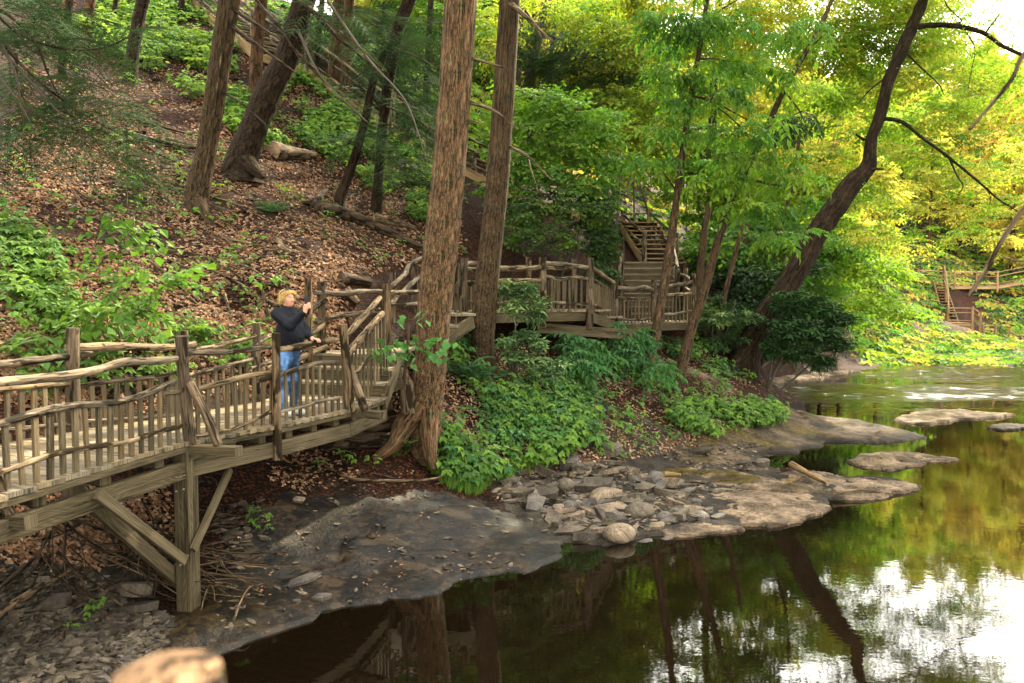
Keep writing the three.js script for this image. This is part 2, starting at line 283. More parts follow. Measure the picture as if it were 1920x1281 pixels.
const wob = (x, z, s = 1) => (fbm(x * s + 31, z * s + 17, 3, 0, 0, 91) - 0.5);
const cacheH = new Map();
function land(x, z) {                                            // height of the ground
  const key = Math.round(x * 500) * 1e6 + Math.round(z * 500); const got = cacheH.get(key); if (got !== undefined) return got;
  const s = edgeDistance(LAND, x, z) + 0.16 * (fbm(x * 2.6, z * 2.6, 3, 0, 0, 19) - 0.5) + 0.05 * (noise2(x * 9, z * 9, 0, 0, 29) - 0.5), far = smooth(18, 50, -z);
  let y;
  if (s < 0) y = Math.max(-0.9, s * 0.55 - 0.015);
  else {
    const hill = Math.max(tps(x, z), 0.05 + 0.03 * s), shelf = Math.max(inside(SHELF, x, z) ? smooth(0, 0.5, edgeDistance(SHELF, x, z)) : 0, inside(LEDGE, x, z) ? 1 : 0);
    const w = smooth(0.0, lerp(1.2, 5, far), s), low = 0.035 + 0.055 * Math.min(s, 3);
    y = lerp(low, hill, w);
    const rough = smooth(0.2, 1.6, s) * (1 - 0.75 * shelf);
    y += rough * (0.30 * wob(x, z, 0.55) + 0.13 * wob(x + 50, z, 1.7) + 0.05 * wob(x, z + 80, 5)) * lerp(1, 2.2, far);
    if (inside(SHELF, x, z)) y = lerp(y, Math.min(y, 0.04 + 0.25 * s + 0.03 * wob(x, z, 0.7)), smooth(0, 1.1, edgeDistance(SHELF, x, z)));
    if (shelf > 0) { const st = (x * 0.5 + z * 0.86) * 0.55 + wob(x, z, 0.6) * 2.6, f = st - Math.floor(st); const chip = Math.abs(wob(x, z, 3.1)) + 0.5 * Math.abs(wob(x + 7, z, 8)); y += shelf * smooth(0.0, 0.5, s) * ((smooth(0.0, 0.10, f) - f) * 0.10 + 0.03 * wob(x, z, 1.3) - 0.06 * smooth(0.05, 0.0, chip) + 0.03 * wob(x, z, 6)); }
  }
  cacheH.set(key, y); return y;
}
let GRID = null;
function ground(x, z) {                                          // the same height, read off the finished sheet
  if (!GRID) return land(x, z);
  const find = (a, v) => { let lo = 0, hi = a.length - 2; while (lo < hi) { const m = (lo + hi + 1) >> 1; a[m] <= v ? lo = m : hi = m - 1; } return lo; };
  const { xs, ds, pos } = GRID, i = find(xs, x), j = find(ds, -z), u = clamp((x - xs[i]) / (xs[i + 1] - xs[i]), 0, 1), v = clamp((-z - ds[j]) / (ds[j + 1] - ds[j]), 0, 1), n = xs.length, y = (a, b) => pos[(b * n + a) * 3 + 1];
  return lerp(lerp(y(i, j), y(i + 1, j), u), lerp(y(i, j + 1), y(i + 1, j + 1), u), v);
}
const onLand = (x, z, up = 0) => V(x, ground(x, z) + up, z);
function onGround(px, py, up = 0) {                              // where the line of sight through a photo pixel meets the ground
  const r = ray(px, py); let a = 4, b = 4;
  for (let t = 4; t < 140; t *= 1.012) { b = t; if (CAM_Y + r[1] * t < ground(r[0] * t, -r[2] * t)) break; a = t; }
  for (let i = 0; i < 18; i++) { const m = (a + b) / 2; CAM_Y + r[1] * m < ground(r[0] * m, -r[2] * m) ? b = m : a = m; }
  return V(r[0] * b, CAM_Y + r[1] * b + up, -r[2] * b);
}
const slopeNormal = (x, z, e = 0.15) => V(ground(x - e, z) - ground(x + e, z), 2 * e, ground(x, z - e) - ground(x, z + e)).normalize();

{
  const axis = (from, to, fine, lo, hi, grow) => { const out = []; let x = lo; while (x < hi) { out.push(x); x += fine; } let s = fine; while (x < to) { out.push(x); s *= grow; x += s; } out.push(to); s = fine; x = lo; const low = []; while (x > from) { s *= grow; x -= s; low.push(Math.max(x, from)); } return [...low.reverse(), ...out]; };
  const xs = axis(-80, 95, 0.085, -7.5, 11, 1.05), zs = axis(-12, 150, 0.085, 6.2, 22, 1.035).map(d => -d);
  const nx = xs.length, nz = zs.length, pos = new Float32Array(nx * nz * 3), uv = new Float32Array(nx * nz * 2), col = new Float32Array(nx * nz * 3);
  for (let j = 0; j < nz; j++) for (let i = 0; i < nx; i++) {
    const x = xs[i], z = zs[j], k = j * nx + i, y = land(x, z); pos.set([x, y, z], k * 3); uv.set([x, z - y * 0.8], k * 2);
    const a = fbm(x * 0.7 + 3, z * 0.7, 4, 0, 0, 61), slate = smooth(0.56, 0.66, fbm(x * 0.9, z * 0.9 + 40, 4, 0, 0, 72)), moss = smooth(0.60, 0.70, fbm(x * 0.8 + 70, z * 0.8, 4, 0, 0, 83));
    let c = mix(C(0.26, 0.165, 0.105), C(0.13, 0.085, 0.058), a);
    c.lerp(C(0.150, 0.145, 0.145), slate * 0.7); c.lerp(C(0.080, 0.100, 0.025), moss * 0.55);
    if (y < 0.45 && z > -26 && !inside(LEDGE, x, z)) c.lerp(C(0.080, 0.060, 0.045), smooth(0.45, 0.2, y) * 0.8);   // silt the creek leaves
    if (inside(LEDGE, x, z)) { const m = smooth(0.52, 0.62, fbm(x * 0.8, z * 1.3 + 9, 4, 0, 0, 95)), wet = smooth(0.10, 0.05, y + 0.10 * wob(x, z, 3)), dk = smooth(0.5, 0.62, fbm(x * 1.1 + 30, z * 2.2, 4, 0, 0, 97)); c = C(0.30, 0.235, 0.175).lerp(C(0.17, 0.14, 0.035), m * 0.75).lerp(C(0.13, 0.105, 0.085), dk * 0.7).lerp(C(0.06, 0.05, 0.04), wet); }
    col.set([c.r, c.g, c.b], k * 3);
  }
  GRID = { xs, ds: zs.map(z => -z), pos };
  const soil = [], shelf = [], shore = [], ledge = [];
  const jit = (x, z) => [x + wob(x, z, 2.2) * 0.7, z + wob(x + 9, z + 4, 2.2) * 0.7];
  for (let j = 0; j < nz - 1; j++) for (let i = 0; i < nx - 1; i++) {
    const a = j * nx + i, b = a + 1, c = a + nx, d = c + 1, [x, z] = jit((xs[i] + xs[i + 1]) / 2, (zs[j] + zs[j + 1]) / 2);
    const to = inside(SHELF, x, z) ? shelf : inside(LEDGE, x, z) ? ledge : inside(STRAND, x, z) || inside(GRAVEL, x, z) ? shore : soil;
    to.push(a, b, d, a, d, c);
  }
  const normals = (() => { const g = new THREE.BufferGeometry(); g.setAttribute('position', new THREE.BufferAttribute(pos, 3)); g.setIndex([...soil, ...shelf, ...shore, ...ledge]); g.computeVertexNormals(); return g.attributes.normal; })();
  const sheet = (name, idx, mat) => {
    const map = new Map(), p = [], n = [], u = [], c = [], out = idx.map(v => { if (!map.has(v)) { map.set(v, p.length / 3); p.push(pos[v * 3], pos[v * 3 + 1], pos[v * 3 + 2]); n.push(normals.getX(v), normals.getY(v), normals.getZ(v)); u.push(uv[v * 2], uv[v * 2 + 1]); c.push(col[v * 3], col[v * 3 + 1], col[v * 3 + 2]); } return map.get(v); });
    const g = new THREE.BufferGeometry();
    for (const [k, a, s] of [['position', p, 3], ['normal', n, 3], ['uv', u, 2], ['color', c, 3]]) g.setAttribute(k, new THREE.Float32BufferAttribute(a, s));
    g.setIndex(out); tag(part(name, g, mat), null, null, null, 'structure');
  };
  sheet('forest_ground', soil, std({ vertexColors: true, map: sized(TEX.litter, 3.1), bumpMap: sized(TEX.soil, 0.7), bumpScale: 0.03, roughness: 0.95 }));
  sheet('wet_bedrock', shelf, std({ color: C(0.060, 0.045, 0.031), map: wetMap(), bumpMap: sized(TEX.grit, 0.9), bumpScale: 0.012, roughness: 0.55, specularIntensity: 0.5 }));
  sheet('rock_ledge', ledge, std({ vertexColors: true, map: sized(TEX.rock, 2.2, 1.6), bumpMap: sized(TEX.rockBump, 2.0, 1.1), bumpScale: 0.05, roughness: 0.8 }));
  sheet('shore', shore, std({ color: C(0.11, 0.10, 0.09), map: sized(TEX.rock, 1.1), bumpMap: sized(TEX.rockBump, 0.7), bumpScale: 0.05, roughness: 0.85 }));
}
function wetMap() {                                              // dark wet rock under a brown film of algae, with olive and bare pale patches
  const t = makeTexture(1024, (u, v) => {
    const b = fbm(u * 60, v * 60, 4, 60, 60, 14), a = fbm(u * 9, v * 9, 5, 9, 9, 24), olive = smooth(0.50, 0.64, fbm(u * 7, v * 7, 5, 7, 7, 34)), bare = smooth(0.66, 0.70, fbm(u * 5, v * 7, 5, 5, 7, 47));
    const speck = smooth(0.60, 0.74, fbm(u * 120, v * 120, 2, 120, 120, 88)), dark = smooth(0.52, 0.40, fbm(u * 16, v * 16, 5, 16, 16, 54));
    let t = (0.46 + 0.85 * (b - 0.5) + 0.45 * (a - 0.5)) * lerp(1, 0.55, dark) + 0.22 * speck;
    const c = C(t, t * 0.90, t * 0.80).lerp(C(t * 1.0, t * 0.90, t * 0.46), olive * 0.8).lerp(C(0.92, 0.86, 0.78), bare * 0.75);
    return [c.r, c.g, c.b];
  });
  return sized(t, 4.2);
}
{ // the creek: still and dark near the rocks, broken into wavelets where it runs over the shallows farther up
  const line = (from, to, lo, hi, fine, coarse) => { const o = []; for (let x = from; x < to;) { o.push(x); x += x >= lo && x < hi ? fine : Math.min(coarse, fine + 0.18 * Math.max(lo - x, x - hi, 0.3)); } o.push(to); return o; };
  const xs = line(-60, 110, 7, 30, 0.13, 6), ds = line(-14, 146, 22, 43, 0.13, 6), pos = [], uv = [], idx = [];
  for (const d of ds) for (const x of xs) {
    const run = smooth(23, 27, d) * smooth(46, 42, d) * smooth(7, 10, x) * smooth(32, 28, x), lane = smooth(0.42, 0.56, fbm(x * 0.16 + 3, d * 0.42, 3, 0, 0, 12)), a = run * (0.10 + 0.90 * lane);
    pos.push(x, a * 0.05 * (fbm(x * 1.9, d * 3.0, 3, 0, 0, 8) - 0.5) * 2 * (0.6 + 0.8 * noise2(x * 0.5, d * 0.8, 0, 0, 3)), -d); uv.push(x, -d);
  }
  const n = xs.length, calm = [], quick = [], lane = (x, d) => smooth(23, 27, d) * smooth(46, 42, d) * smooth(7, 10, x) * smooth(34, 28, x) * fbm(x * 0.16 + 3, d * 0.42, 3, 0, 0, 12) + 0.20 * (fbm(x * 0.9, d * 4.5, 3, 0, 0, 9) - 0.5);
  for (let j = 0; j < ds.length - 1; j++) for (let i = 0; i < n - 1; i++) { const a = j * n + i; (lane(xs[i], ds[j]) > 0.375 ? quick : calm).push(a, a + 1, a + n, a + 1, a + n + 1, a + n); }
  const g = new THREE.BufferGeometry(); g.setAttribute('position', new THREE.Float32BufferAttribute(pos, 3)); g.setAttribute('uv', new THREE.Float32BufferAttribute(uv, 2)); g.setIndex([...calm, ...quick]); g.computeVertexNormals();
  const still = { color: C(0.0045, 0.0026, 0.0012), roughness: 0.02, ior: 1.6, bumpMap: sized(TEX.ripple, 2.6, 2.2), bumpScale: 0.0007 };
  for (const [name, idx, o] of [['water', calm, {}], ['riffle', quick, { bumpMap: sized(TEX.ripple, 1.7, 1.0), bumpScale: 0.012, roughness: 0.05 }]]) { const q = g.clone(); q.setIndex(idx); tag(part(name, q, new THREE.MeshPhysicalMaterial({ ...still, ...o })), null, null, null, 'structure'); }
}

// ---------------------------------------------------------------- boardwalks, steps and log railings
// where a line of sight meets the upright plane through two plan points [x, distance]
function onFence(px, py, [x1, d1], [x2, d2]) {
  const r = ray(px, py), nx = d2 - d1, nd = -(x2 - x1), t = (nx * x1 + nd * d1) / (nx * r[0] + nd * r[2]);
  return V(r[0] * t, CAM_Y + r[1] * t, -r[2] * t);
}
const at2 = ([x, d], y) => V(x, y, -d);
let logSeed = 1;
const pole = (pts, r, o = {}) => tube(pts, Array.isArray(r) ? r : [r * 1.06, r * 0.97, r], { sides: 9, lump: r * 0.16, seed: logSeed++, step: 0.09, ...o });
const post = (parent, foot, top, r, mat = MAT.logPost) => part('post', pole([foot, foot.clone().lerp(top, 0.5).add(V((hash3(logSeed, 1, 1) - 0.5) * r * 0.5, 0, 0)), top], [r * 1.08, r, r * 0.96]), tone(mat, logSeed), parent);
const rail = (parent, pts, r, mat = MAT.log) => part('rail', pole(pts, [r * 0.92, r * 1.08, r * 0.98, r * 0.94], { flat: 0.10, lump: r * 0.22, detail: 7 }), tone(mat, logSeed), parent);
function yOn(pts, x, z) { let best = 1e9, y = 0; for (let i = 0; i < pts.length - 1; i++) { const a = pts[i], b = pts[i + 1], dx = b.x - a.x, dz = b.z - a.z, t = clamp(((x - a.x) * dx + (z - a.z) * dz) / (dx * dx + dz * dz), 0, 1), d = (a.x + dx * t - x) ** 2 + (a.z + dz * t - z) ** 2; if (d < best) { best = d; y = lerp(a.y, b.y, t); } } return y; }
function balusters(parent, A, B, topRail, foot, { gap = 0.165, w = 0.055, over = 0.03, mat = MAT.baluster, skip = 0.1 } = {}) {
  const L = Math.hypot(B[0] - A[0], B[1] - A[1]), n = Math.max(1, Math.round((L - skip) / gap)), along = V(B[0] - A[0], 0, -(B[1] - A[1])).normalize();
  for (let i = 0; i < n; i++) {
    const t = (i + 0.5) / n, x = lerp(A[0], B[0], t), d = lerp(A[1], B[1], t), k = hash3(logSeed, i, 5) - 0.5, f = typeof foot === 'function' ? foot(t) : foot;
    const top = yOn(topRail, x, -d) + over, lean = along.clone().multiplyScalar(k * 0.05);
    part('baluster', timber(V(x, f + (hash3(i, logSeed, 2) - 0.5) * 0.05, -d), V(x, top, -d).add(lean), w * (1 + k * 0.3), 0.03, { up: V(along.z, 0, -along.x), seed: logSeed++ }), tone(mat, logSeed), parent);
  }
}
function planked(parent, near, far, y, { w = 0.142, gap = 0.008, th = 0.045, mat = MAT.deck, over = 0.07 } = {}) {
  const cn = new THREE.CatmullRomCurve3(near.map(p => at2(p, y))), cf = new THREE.CatmullRomCurve3(far.map(p => at2(p, y)));
  const L = (cn.getLength() + cf.getLength()) / 2, n = Math.max(1, Math.floor(L / (w + gap)));
  for (let i = 0; i < n; i++) {
    const t = (i + 0.5) / n, a = cn.getPointAt(t), b = cf.getPointAt(t), dir = b.clone().sub(a).normalize(), k = hash3(i, n, 8);
    a.addScaledVector(dir, -over - k * 0.015); b.addScaledVector(dir, over + k * 0.01); a.y = b.y = y - th / 2 - (i % 2) * 0.0025 - k * 0.003;
    part('plank', timber(a, b, L / n - gap, th, { seed: i * 3.3 + y, ch: 0.005 }), tone(mat, i + Math.round(y * 100)), parent);
  }
}
const DECK_Y = 2.0;
const NEAR = [[-4.52, 4.9], [-4.16, 6.39], [-3.63, 8.69], [-2.96, 9.89], [-2.35, 11.27], [-2.06, 12.75]];
const FAR = [[-6.15, 5.5], [-5.72, 7.3], [-5.22, 9.35], [-4.45, 10.7], [-3.86, 11.95], [-3.62, 13.0]];
const shift = (list, dx, dd) => list.map(([x, d]) => [x + dx, d + dd]);

{ // ------------ the low boardwalk, its timbers and its legs
  const b = thing('boardwalk', 'low weathered plank boardwalk on timber legs that the woman stands on', 'boardwalk');
  planked(b, NEAR, FAR, DECK_Y);
  for (let i = 0; i < NEAR.length - 1; i++) {
    const A = at2(NEAR[i], DECK_Y - 0.085), B = at2(NEAR[i + 1], DECK_Y - 0.085);
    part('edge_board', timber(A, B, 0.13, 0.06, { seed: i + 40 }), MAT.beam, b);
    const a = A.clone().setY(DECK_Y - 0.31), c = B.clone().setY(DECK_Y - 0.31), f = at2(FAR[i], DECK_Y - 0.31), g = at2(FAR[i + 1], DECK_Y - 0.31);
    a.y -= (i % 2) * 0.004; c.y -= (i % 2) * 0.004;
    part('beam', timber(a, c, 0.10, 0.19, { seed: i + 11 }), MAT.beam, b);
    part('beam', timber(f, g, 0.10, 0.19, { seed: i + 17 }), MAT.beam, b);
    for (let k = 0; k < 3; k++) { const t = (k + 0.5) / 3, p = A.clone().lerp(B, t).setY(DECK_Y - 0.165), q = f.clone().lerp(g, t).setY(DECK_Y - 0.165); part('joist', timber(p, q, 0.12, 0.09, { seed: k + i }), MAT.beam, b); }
  }
  const along = V(NEAR[2][0] - NEAR[1][0], 0, -(NEAR[2][1] - NEAR[1][1])).normalize(), out = V(-along.z, 0, along.x);
  const foot = onGround(354, 1140); foot.y -= 0.1;
  const head = P(345, 880, 8.74);
  part('support_post', timber(foot, V(foot.x, DECK_Y - 0.1, foot.z), 0.19, 0.19, { up: along, ch: 0.012, seed: 5 }), MAT.beam, b);
  const N0 = NEAR[1], N1 = NEAR[2], inA = shift([N0, N1], out.x * 0.12, -out.z * 0.12), inB = shift([N0, N1], -out.x * 0.16, out.z * 0.16);
  part('brace', timber(onFence(182, 926, ...inA), onFence(346, 1052, ...inA), 0.05, 0.105, { up: V(0, 1, 0), seed: 3 }), MAT.beam, b);
  part('brace', timber(onFence(160, 934, ...inB), onFence(346, 1098, ...inB), 0.06, 0.14, { seed: 8 }), MAT.beam, b);
  part('brace', timber(onFence(431, 880, ...inA), onFence(362, 1032, ...inA), 0.05, 0.095, { up: V(0, 1, 0), seed: 14 }), MAT.beam, b);
  for (const [x, y] of [[330, 922], [344, 918], [331, 896], [345, 892], [338, 1060], [352, 1042]]) { const q = onFence(x, y, ...shift([N0, N1], out.x * 0.16, -out.z * 0.16)); part('bolt', new THREE.CylinderGeometry(0.011, 0.011, 0.02, 8).rotateZ(Math.PI / 2).rotateY(0.6).translate(q.x, q.y, q.z), std({ color: C(0.10, 0.09, 0.08), roughness: 0.5, metalness: 0.6 }), b); }
  const back = at2(FAR[2], 0); part('support_post', timber(onLand(back.x, back.z, -0.2), V(back.x, DECK_Y - 0.1, back.z), 0.17, 0.17, { up: along, seed: 6 }), MAT.beam, b);
  // outrigger timbers that carry the props of the railing
  const rig = (x1, y1, x2, y2, d1, d2, h) => { const A = P(x1, y1, d1), B = P(x2, y2, d2); part('outrigger', timber(A, B, 0.13, h, { seed: x1 }), MAT.beam, b); };
  rig(338, 842, 448, 846, 8.78, 8.52, 0.10); rig(638, 772, 718, 779, 11.42, 11.1, 0.11);
  rig(-60, 976, 58, 978, 6.6, 6.42, 0.11);
}
{ // ------------ railing on the creek side of the low boardwalk
  const r = thing('log_railing', 'rustic log railing along the creek side of the low boardwalk, in front of the woman', 'railing', null);
  const S = NEAR.slice(1, 5), s1 = [S[0], S[1]], s2 = [S[1], S[2]], s3 = [S[2], S[3]];
  const N = [P(-30, 640, 6.5), onFence(337, 630, ...s1), onFence(513, 624, ...s2), onFence(638, 608, ...s3)], F = [P(-22, 930, 6.5), onFence(355, 836, ...s1), onFence(516, 860, ...s2), onFence(652, 770, ...s3)];
  N.forEach((t, i) => { const k = V(0.05, 0, 0.07).multiplyScalar(i > 1 ? 1 : 0.7); post(r, F[i].add(k), t.add(k), [0.07, 0.066, 0.056, 0.064][i]); });
  const on = (pl, list) => list.map(([x, y]) => onFence(x, y, ...pl));
  const A = s1, mids = [];
  rail(r, on(A, [[-60, 722], [0, 717], [66, 710], [138, 703], [186, 692], [234, 679], [279, 678], [334, 672]]), 0.044);
  mids[0] = on(A, [[-60, 812], [0, 795], [80, 772], [133, 762], [212, 756], [255, 745], [327, 717]]); rail(r, mids[0], 0.038);
  rail(r, on(A, [[-60, 898], [0, 885], [93, 853], [173, 838], [239, 828], [287, 812], [344, 798]]), 0.030);
  rail(r, on(s2, [[345, 661], [400, 661], [440, 659], [507, 650]]), 0.036);
  mids[1] = on(s2, [[362, 732], [420, 717], [440, 711], [480, 702], [507, 699]]); rail(r, mids[1], 0.036);
  rail(r, on(s2, [[362, 818], [409, 811], [440, 803], [480, 786], [508, 771]]), 0.028);
  rail(r, on(s3, [[520, 656], [567, 648], [600, 641], [633, 636]]), 0.042);
  mids[2] = on(s3, [[522, 704], [557, 693], [595, 682], [634, 679]]); rail(r, mids[2], 0.035);
  rail(r, on(s3, [[520, 774], [573, 760], [605, 751], [640, 744]]), 0.028);
  rail(r, [onFence(305, 738, ...s1), onFence(350, 734, ...s1)], 0.03); rail(r, [onFence(482, 713, ...s2), onFence(515, 706, ...s2)], 0.04);
  balusters(r, NEAR[1], NEAR[2], mids[0], DECK_Y + 0.0, { gap: 0.138, w: 0.062 });
  balusters(r, shift([NEAR[1]], -0.28, -1.2)[0], NEAR[1], [mids[0][0], mids[0][1]], DECK_Y, { gap: 0.138, w: 0.062 });
  balusters(r, NEAR[2], NEAR[3], mids[1], DECK_Y + 0.0, { gap: 0.13, w: 0.052 });
  balusters(r, NEAR[3], NEAR[4], mids[2], DECK_Y + 0.0, { gap: 0.13, w: 0.05 });
  const prop = (x1, y1, d1, x2, y2, d2, rr) => part('prop', pole([P(x1, y1, d1), P((x1 + x2) / 2 + 2, (y1 + y2) / 2, (d1 + d2) / 2), P(x2, y2, d2)], rr), MAT.logPost, r);
  prop(357, 716, 8.62, 409, 834, 8.6, 0.052); prop(649, 676, 11.24, 684, 770, 11.2, 0.058); prop(-30, 850, 6.45, 17, 966, 6.45, 0.05);
}
{ // ------------ railing on the hill side of the low boardwalk
  const r = thing('log_railing', 'log railing along the hill side of the low boardwalk, behind the woman', 'railing');
  const f = [[-5.72, 7.3], [-5.21, 9.4], [-4.42, 10.75], [-3.84, 12.0], [-3.40, 13.3]];
  const tops = [[-98, 640], [136, 615], [346, 620], [481, 606], [578, 523]], rad = [0.07, 0.078, 0.05, 0.06, 0.066];
  tops.forEach(([x, y], i) => { const t = P(x, y, f[i][1]); post(r, V(t.x, DECK_Y - 0.25, t.z), t, rad[i]); });
  const s = i => [f[i], f[i + 1]], on = (i, list) => list.map(([x, y]) => onFence(x, y, ...s(i)));
  rail(r, on(0, [[-80, 692], [0, 684], [90, 673], [172, 664]]), 0.045);
  rail(r, on(1, [[124, 652], [210, 650], [300, 652], [366, 646]]), 0.052);
  rail(r, on(2, [[340, 659], [398, 651], [440, 641], [492, 627]]), 0.038);
  rail(r, on(3, [[476, 648], [505, 630], [545, 640], [590, 612]]), 0.04);
  rail(r, on(3, [[500, 690], [540, 668], [575, 640]]), 0.035);
  const m0 = on(0, [[-80, 745], [0, 731], [70, 724], [132, 720]]), m1 = on(1, [[132, 726], [212, 715], [287, 708], [335, 697]]), m2 = on(2, [[340, 707], [400, 692], [480, 672]]);
  rail(r, m0, 0.034); rail(r, m1, 0.030); rail(r, m2, 0.032); rail(r, on(3, [[470, 690], [530, 672], [575, 655]]), 0.03);
  rail(r, on(1, [[150, 790], [240, 786], [330, 778]]), 0.03); rail(r, on(0, [[-80, 815], [20, 806], [140, 794]]), 0.03);
  balusters(r, f[0], f[1], m0, DECK_Y, { gap: 0.155, w: 0.07 }); balusters(r, f[1], f[2], m1, DECK_Y, { gap: 0.15, w: 0.065 }); balusters(r, f[2], f[3], m2, DECK_Y, { gap: 0.15, w: 0.06 });
}
// ------------ three steps up to a landing, and a second short flight behind the great trunk
const LAND_Y = 2.63, UP_Y = 3.27;
function steps(name, label, low, high, y0, y1, n, { tread = 0.30, mat = MAT.deck, riser = MAT.beam, side = MAT.beam, boards = 2, stringer = 0.26, treadTh = 0.045 } = {}) {
  // low, high: the two ends [left, right] of the bottom and top edges in plan
  const g = thing('wooden_steps', label, 'steps');
  const p = (t, k) => [lerp(low[k][0], high[k][0], t), lerp(low[k][1], high[k][1], t)];
  for (let i = 1; i <= n; i++) {
    const y = lerp(y0, y1, i / n) - (i === n ? 0.006 : 0), t0 = (i - 1) / n, t1 = i / n;
    for (let b = 0; b < boards; b++) {
      const t = lerp(t0 - 0.08 / n, t1, (b + 0.5) / boards), A = at2(p(t, 0), y - treadTh / 2), B = at2(p(t, 1), y - treadTh / 2), run = Math.hypot(high[0][0] - low[0][0], high[0][1] - low[0][1]) / n * 1.06 / boards - 0.008;
      part('tread', timber(A, B, run, treadTh, { seed: i * 2 + b, ch: 0.005 }), mat, g);
    }
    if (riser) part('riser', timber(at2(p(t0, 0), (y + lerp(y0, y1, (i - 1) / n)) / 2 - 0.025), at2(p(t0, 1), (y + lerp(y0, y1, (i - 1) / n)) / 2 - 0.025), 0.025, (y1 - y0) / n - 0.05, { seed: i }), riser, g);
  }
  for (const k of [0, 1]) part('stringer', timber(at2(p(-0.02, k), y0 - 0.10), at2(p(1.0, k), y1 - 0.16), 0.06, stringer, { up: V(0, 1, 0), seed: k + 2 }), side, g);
  return g;
}
{
  const g = steps('', 'three wooden box steps at the end of the low boardwalk, past the woman', [[-3.62, 13.0], [-2.04, 12.6]], [[-3.50, 14.0], [-1.92, 13.6]], DECK_Y, LAND_Y, 3);
  for (let i = 0; i < 3; i++) part('step_side', timber(at2([-2.03 + i * 0.04, 12.66 + i * 0.33], DECK_Y + 0.09 + i * 0.20), at2([-1.90 + i * 0.02, 13.75], DECK_Y + 0.09 + i * 0.20), 0.04, 0.17, { seed: i + 60 }), MAT.beam, g);
  const l = thing('boardwalk', 'small square plank landing between two flights of steps, left of the great trunk', 'landing');
  planked(l, [[-1.92, 13.62], [-1.62, 15.3]], [[-3.50, 14.02], [-3.2, 15.7]], LAND_Y);
  part('beam', timber(at2([-1.92, 13.65], LAND_Y - 0.17), at2([-1.64, 15.2], LAND_Y - 0.17), 0.09, 0.2), MAT.beam, l); part('beam', timber(at2([-3.48, 14.05], LAND_Y - 0.17), at2([-3.2, 15.6], LAND_Y - 0.17), 0.09, 0.2), MAT.beam, l);
  for (const [x, d] of [[-1.9, 13.8], [-1.65, 15.1], [-3.4, 14.2]]) part('support_post', timber(onLand(x, -d, -0.3), V(x, LAND_Y - 0.08, -d), 0.14, 0.14, { seed: x }), MAT.beam, l);
  steps('', 'short flight of wooden steps partly hidden behind the great trunk', [[-1.62, 13.9], [-1.62, 15.3]], [[-0.75, 15.3], [-1.1, 16.9]], LAND_Y, UP_Y, 3);
}
{
  const r = thing('log_railing', 'sloping log handrail beside the three box steps, left of the great trunk', 'railing');
  const s = [[-2.35, 11.27], [-2.06, 13.3]], on = l => l.map(([x, y]) => onFence(x, y, ...s));
  const top = P(725, 532, 13.3); post(r, V(top.x, DECK_Y - 0.3, top.z), top, 0.075);
  rail(r, on([[645, 635], [670, 606], [690, 584], [712, 559]]), 0.05); const m = on([[648, 668], [670, 643], [695, 612], [717, 588]]); rail(r, m, 0.056); rail(r, on([[660, 705], [675, 690], [698, 660]]), 0.04);
  balusters(r, s[0], [-2.08, 13.1], m, t => DECK_Y + 0.05 + Math.max(0, t - 0.55) * 0.9, { gap: 0.16, w: 0.05 });
}
{
  const r = thing('log_railing', 'level log railing on the hill side of the small landing, behind the steps', 'railing');
  const s = [[-3.24, 13.65], [-1.70, 15.6]], on = l => l.map(([x, y]) => onFence(x, y, ...s));
  const a = P(602, 529, 13.65); post(r, V(a.x, DECK_Y - 0.2, a.z), a, 0.072);
  rail(r, on([[590, 549], [650, 551], [680, 547], [716, 547]]), 0.05); rail(r, on([[596, 603], [640, 592], [690, 584], [712, 581]]), 0.042);
  rail(r, [P(574, 632, 13.3), P(595, 618, 13.5), P(616, 604, 13.6)], 0.045); rail(r, [P(571, 590, 13.3), P(592, 574, 13.5), P(613, 561, 13.6)], 0.045); rail(r, [P(558, 675, 13.1), P(580, 664, 13.3), P(612, 650, 13.6)], 0.05);
  rail(r, on([[730, 549], [760, 549], [800, 545]]), 0.05); rail(r, on([[730, 573], [760, 571], [800, 567]]), 0.042);
  for (const [x, y, d] of [[735, 511, 15.6], [777, 478, 16.6]]) { const t = P(x, y, d); post(r, V(t.x, LAND_Y - 0.3, t.z), t, 0.07); }
  rail(r, [P(733, 538, 15.4), P(758, 516, 15.9), P(766, 499, 16.2), P(792, 484, 16.6)], 0.055); rail(r, [P(733, 570, 15.4), P(760, 543, 15.9), P(786, 519, 16.6)], 0.055);
  const m = on([[730, 573], [800, 567]]); balusters(r, [-1.75, 15.55], [-1.0, 16.5], [m[0], m[1]], LAND_Y, { gap: 0.16, w: 0.05 });
}
// ------------ the upper boardwalk behind the two big trunks, and the low platform beyond
const UPN = [[-0.95, 16.9], [0.66, 18.4], [1.86, 19.1]], UPF = [[-1.9, 18.2], [-0.1, 19.9], [1.45, 20.75]];
{
  const b = thing('boardwalk', 'upper plank boardwalk passing behind the two big straight trunks', 'boardwalk');
  planked(b, UPN, UPF, UP_Y);
  for (let i = 0; i < 2; i++) {
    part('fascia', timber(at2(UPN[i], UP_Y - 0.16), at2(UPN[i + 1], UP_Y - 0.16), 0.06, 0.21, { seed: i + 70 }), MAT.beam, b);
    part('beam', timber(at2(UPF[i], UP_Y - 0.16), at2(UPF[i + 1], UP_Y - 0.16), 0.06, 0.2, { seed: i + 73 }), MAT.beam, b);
  }
  part('beam', timber(V(0.6, UP_Y - 0.42, -18.75), V(3.0, UP_Y - 0.62, -19.3), 0.12, 0.24, { seed: 3 }), MAT.beam, b);
  for (const [x, d] of [[-0.8, 17.2], [0.7, 18.6], [1.8, 19.2], [0.1, 19.7], [1.5, 20.6]]) part('support_post', timber(onLand(x, -d, -0.3), V(x, UP_Y - 0.12, -d), 0.15, 0.15, { seed: x + 9 }), MAT.beam, b);
}
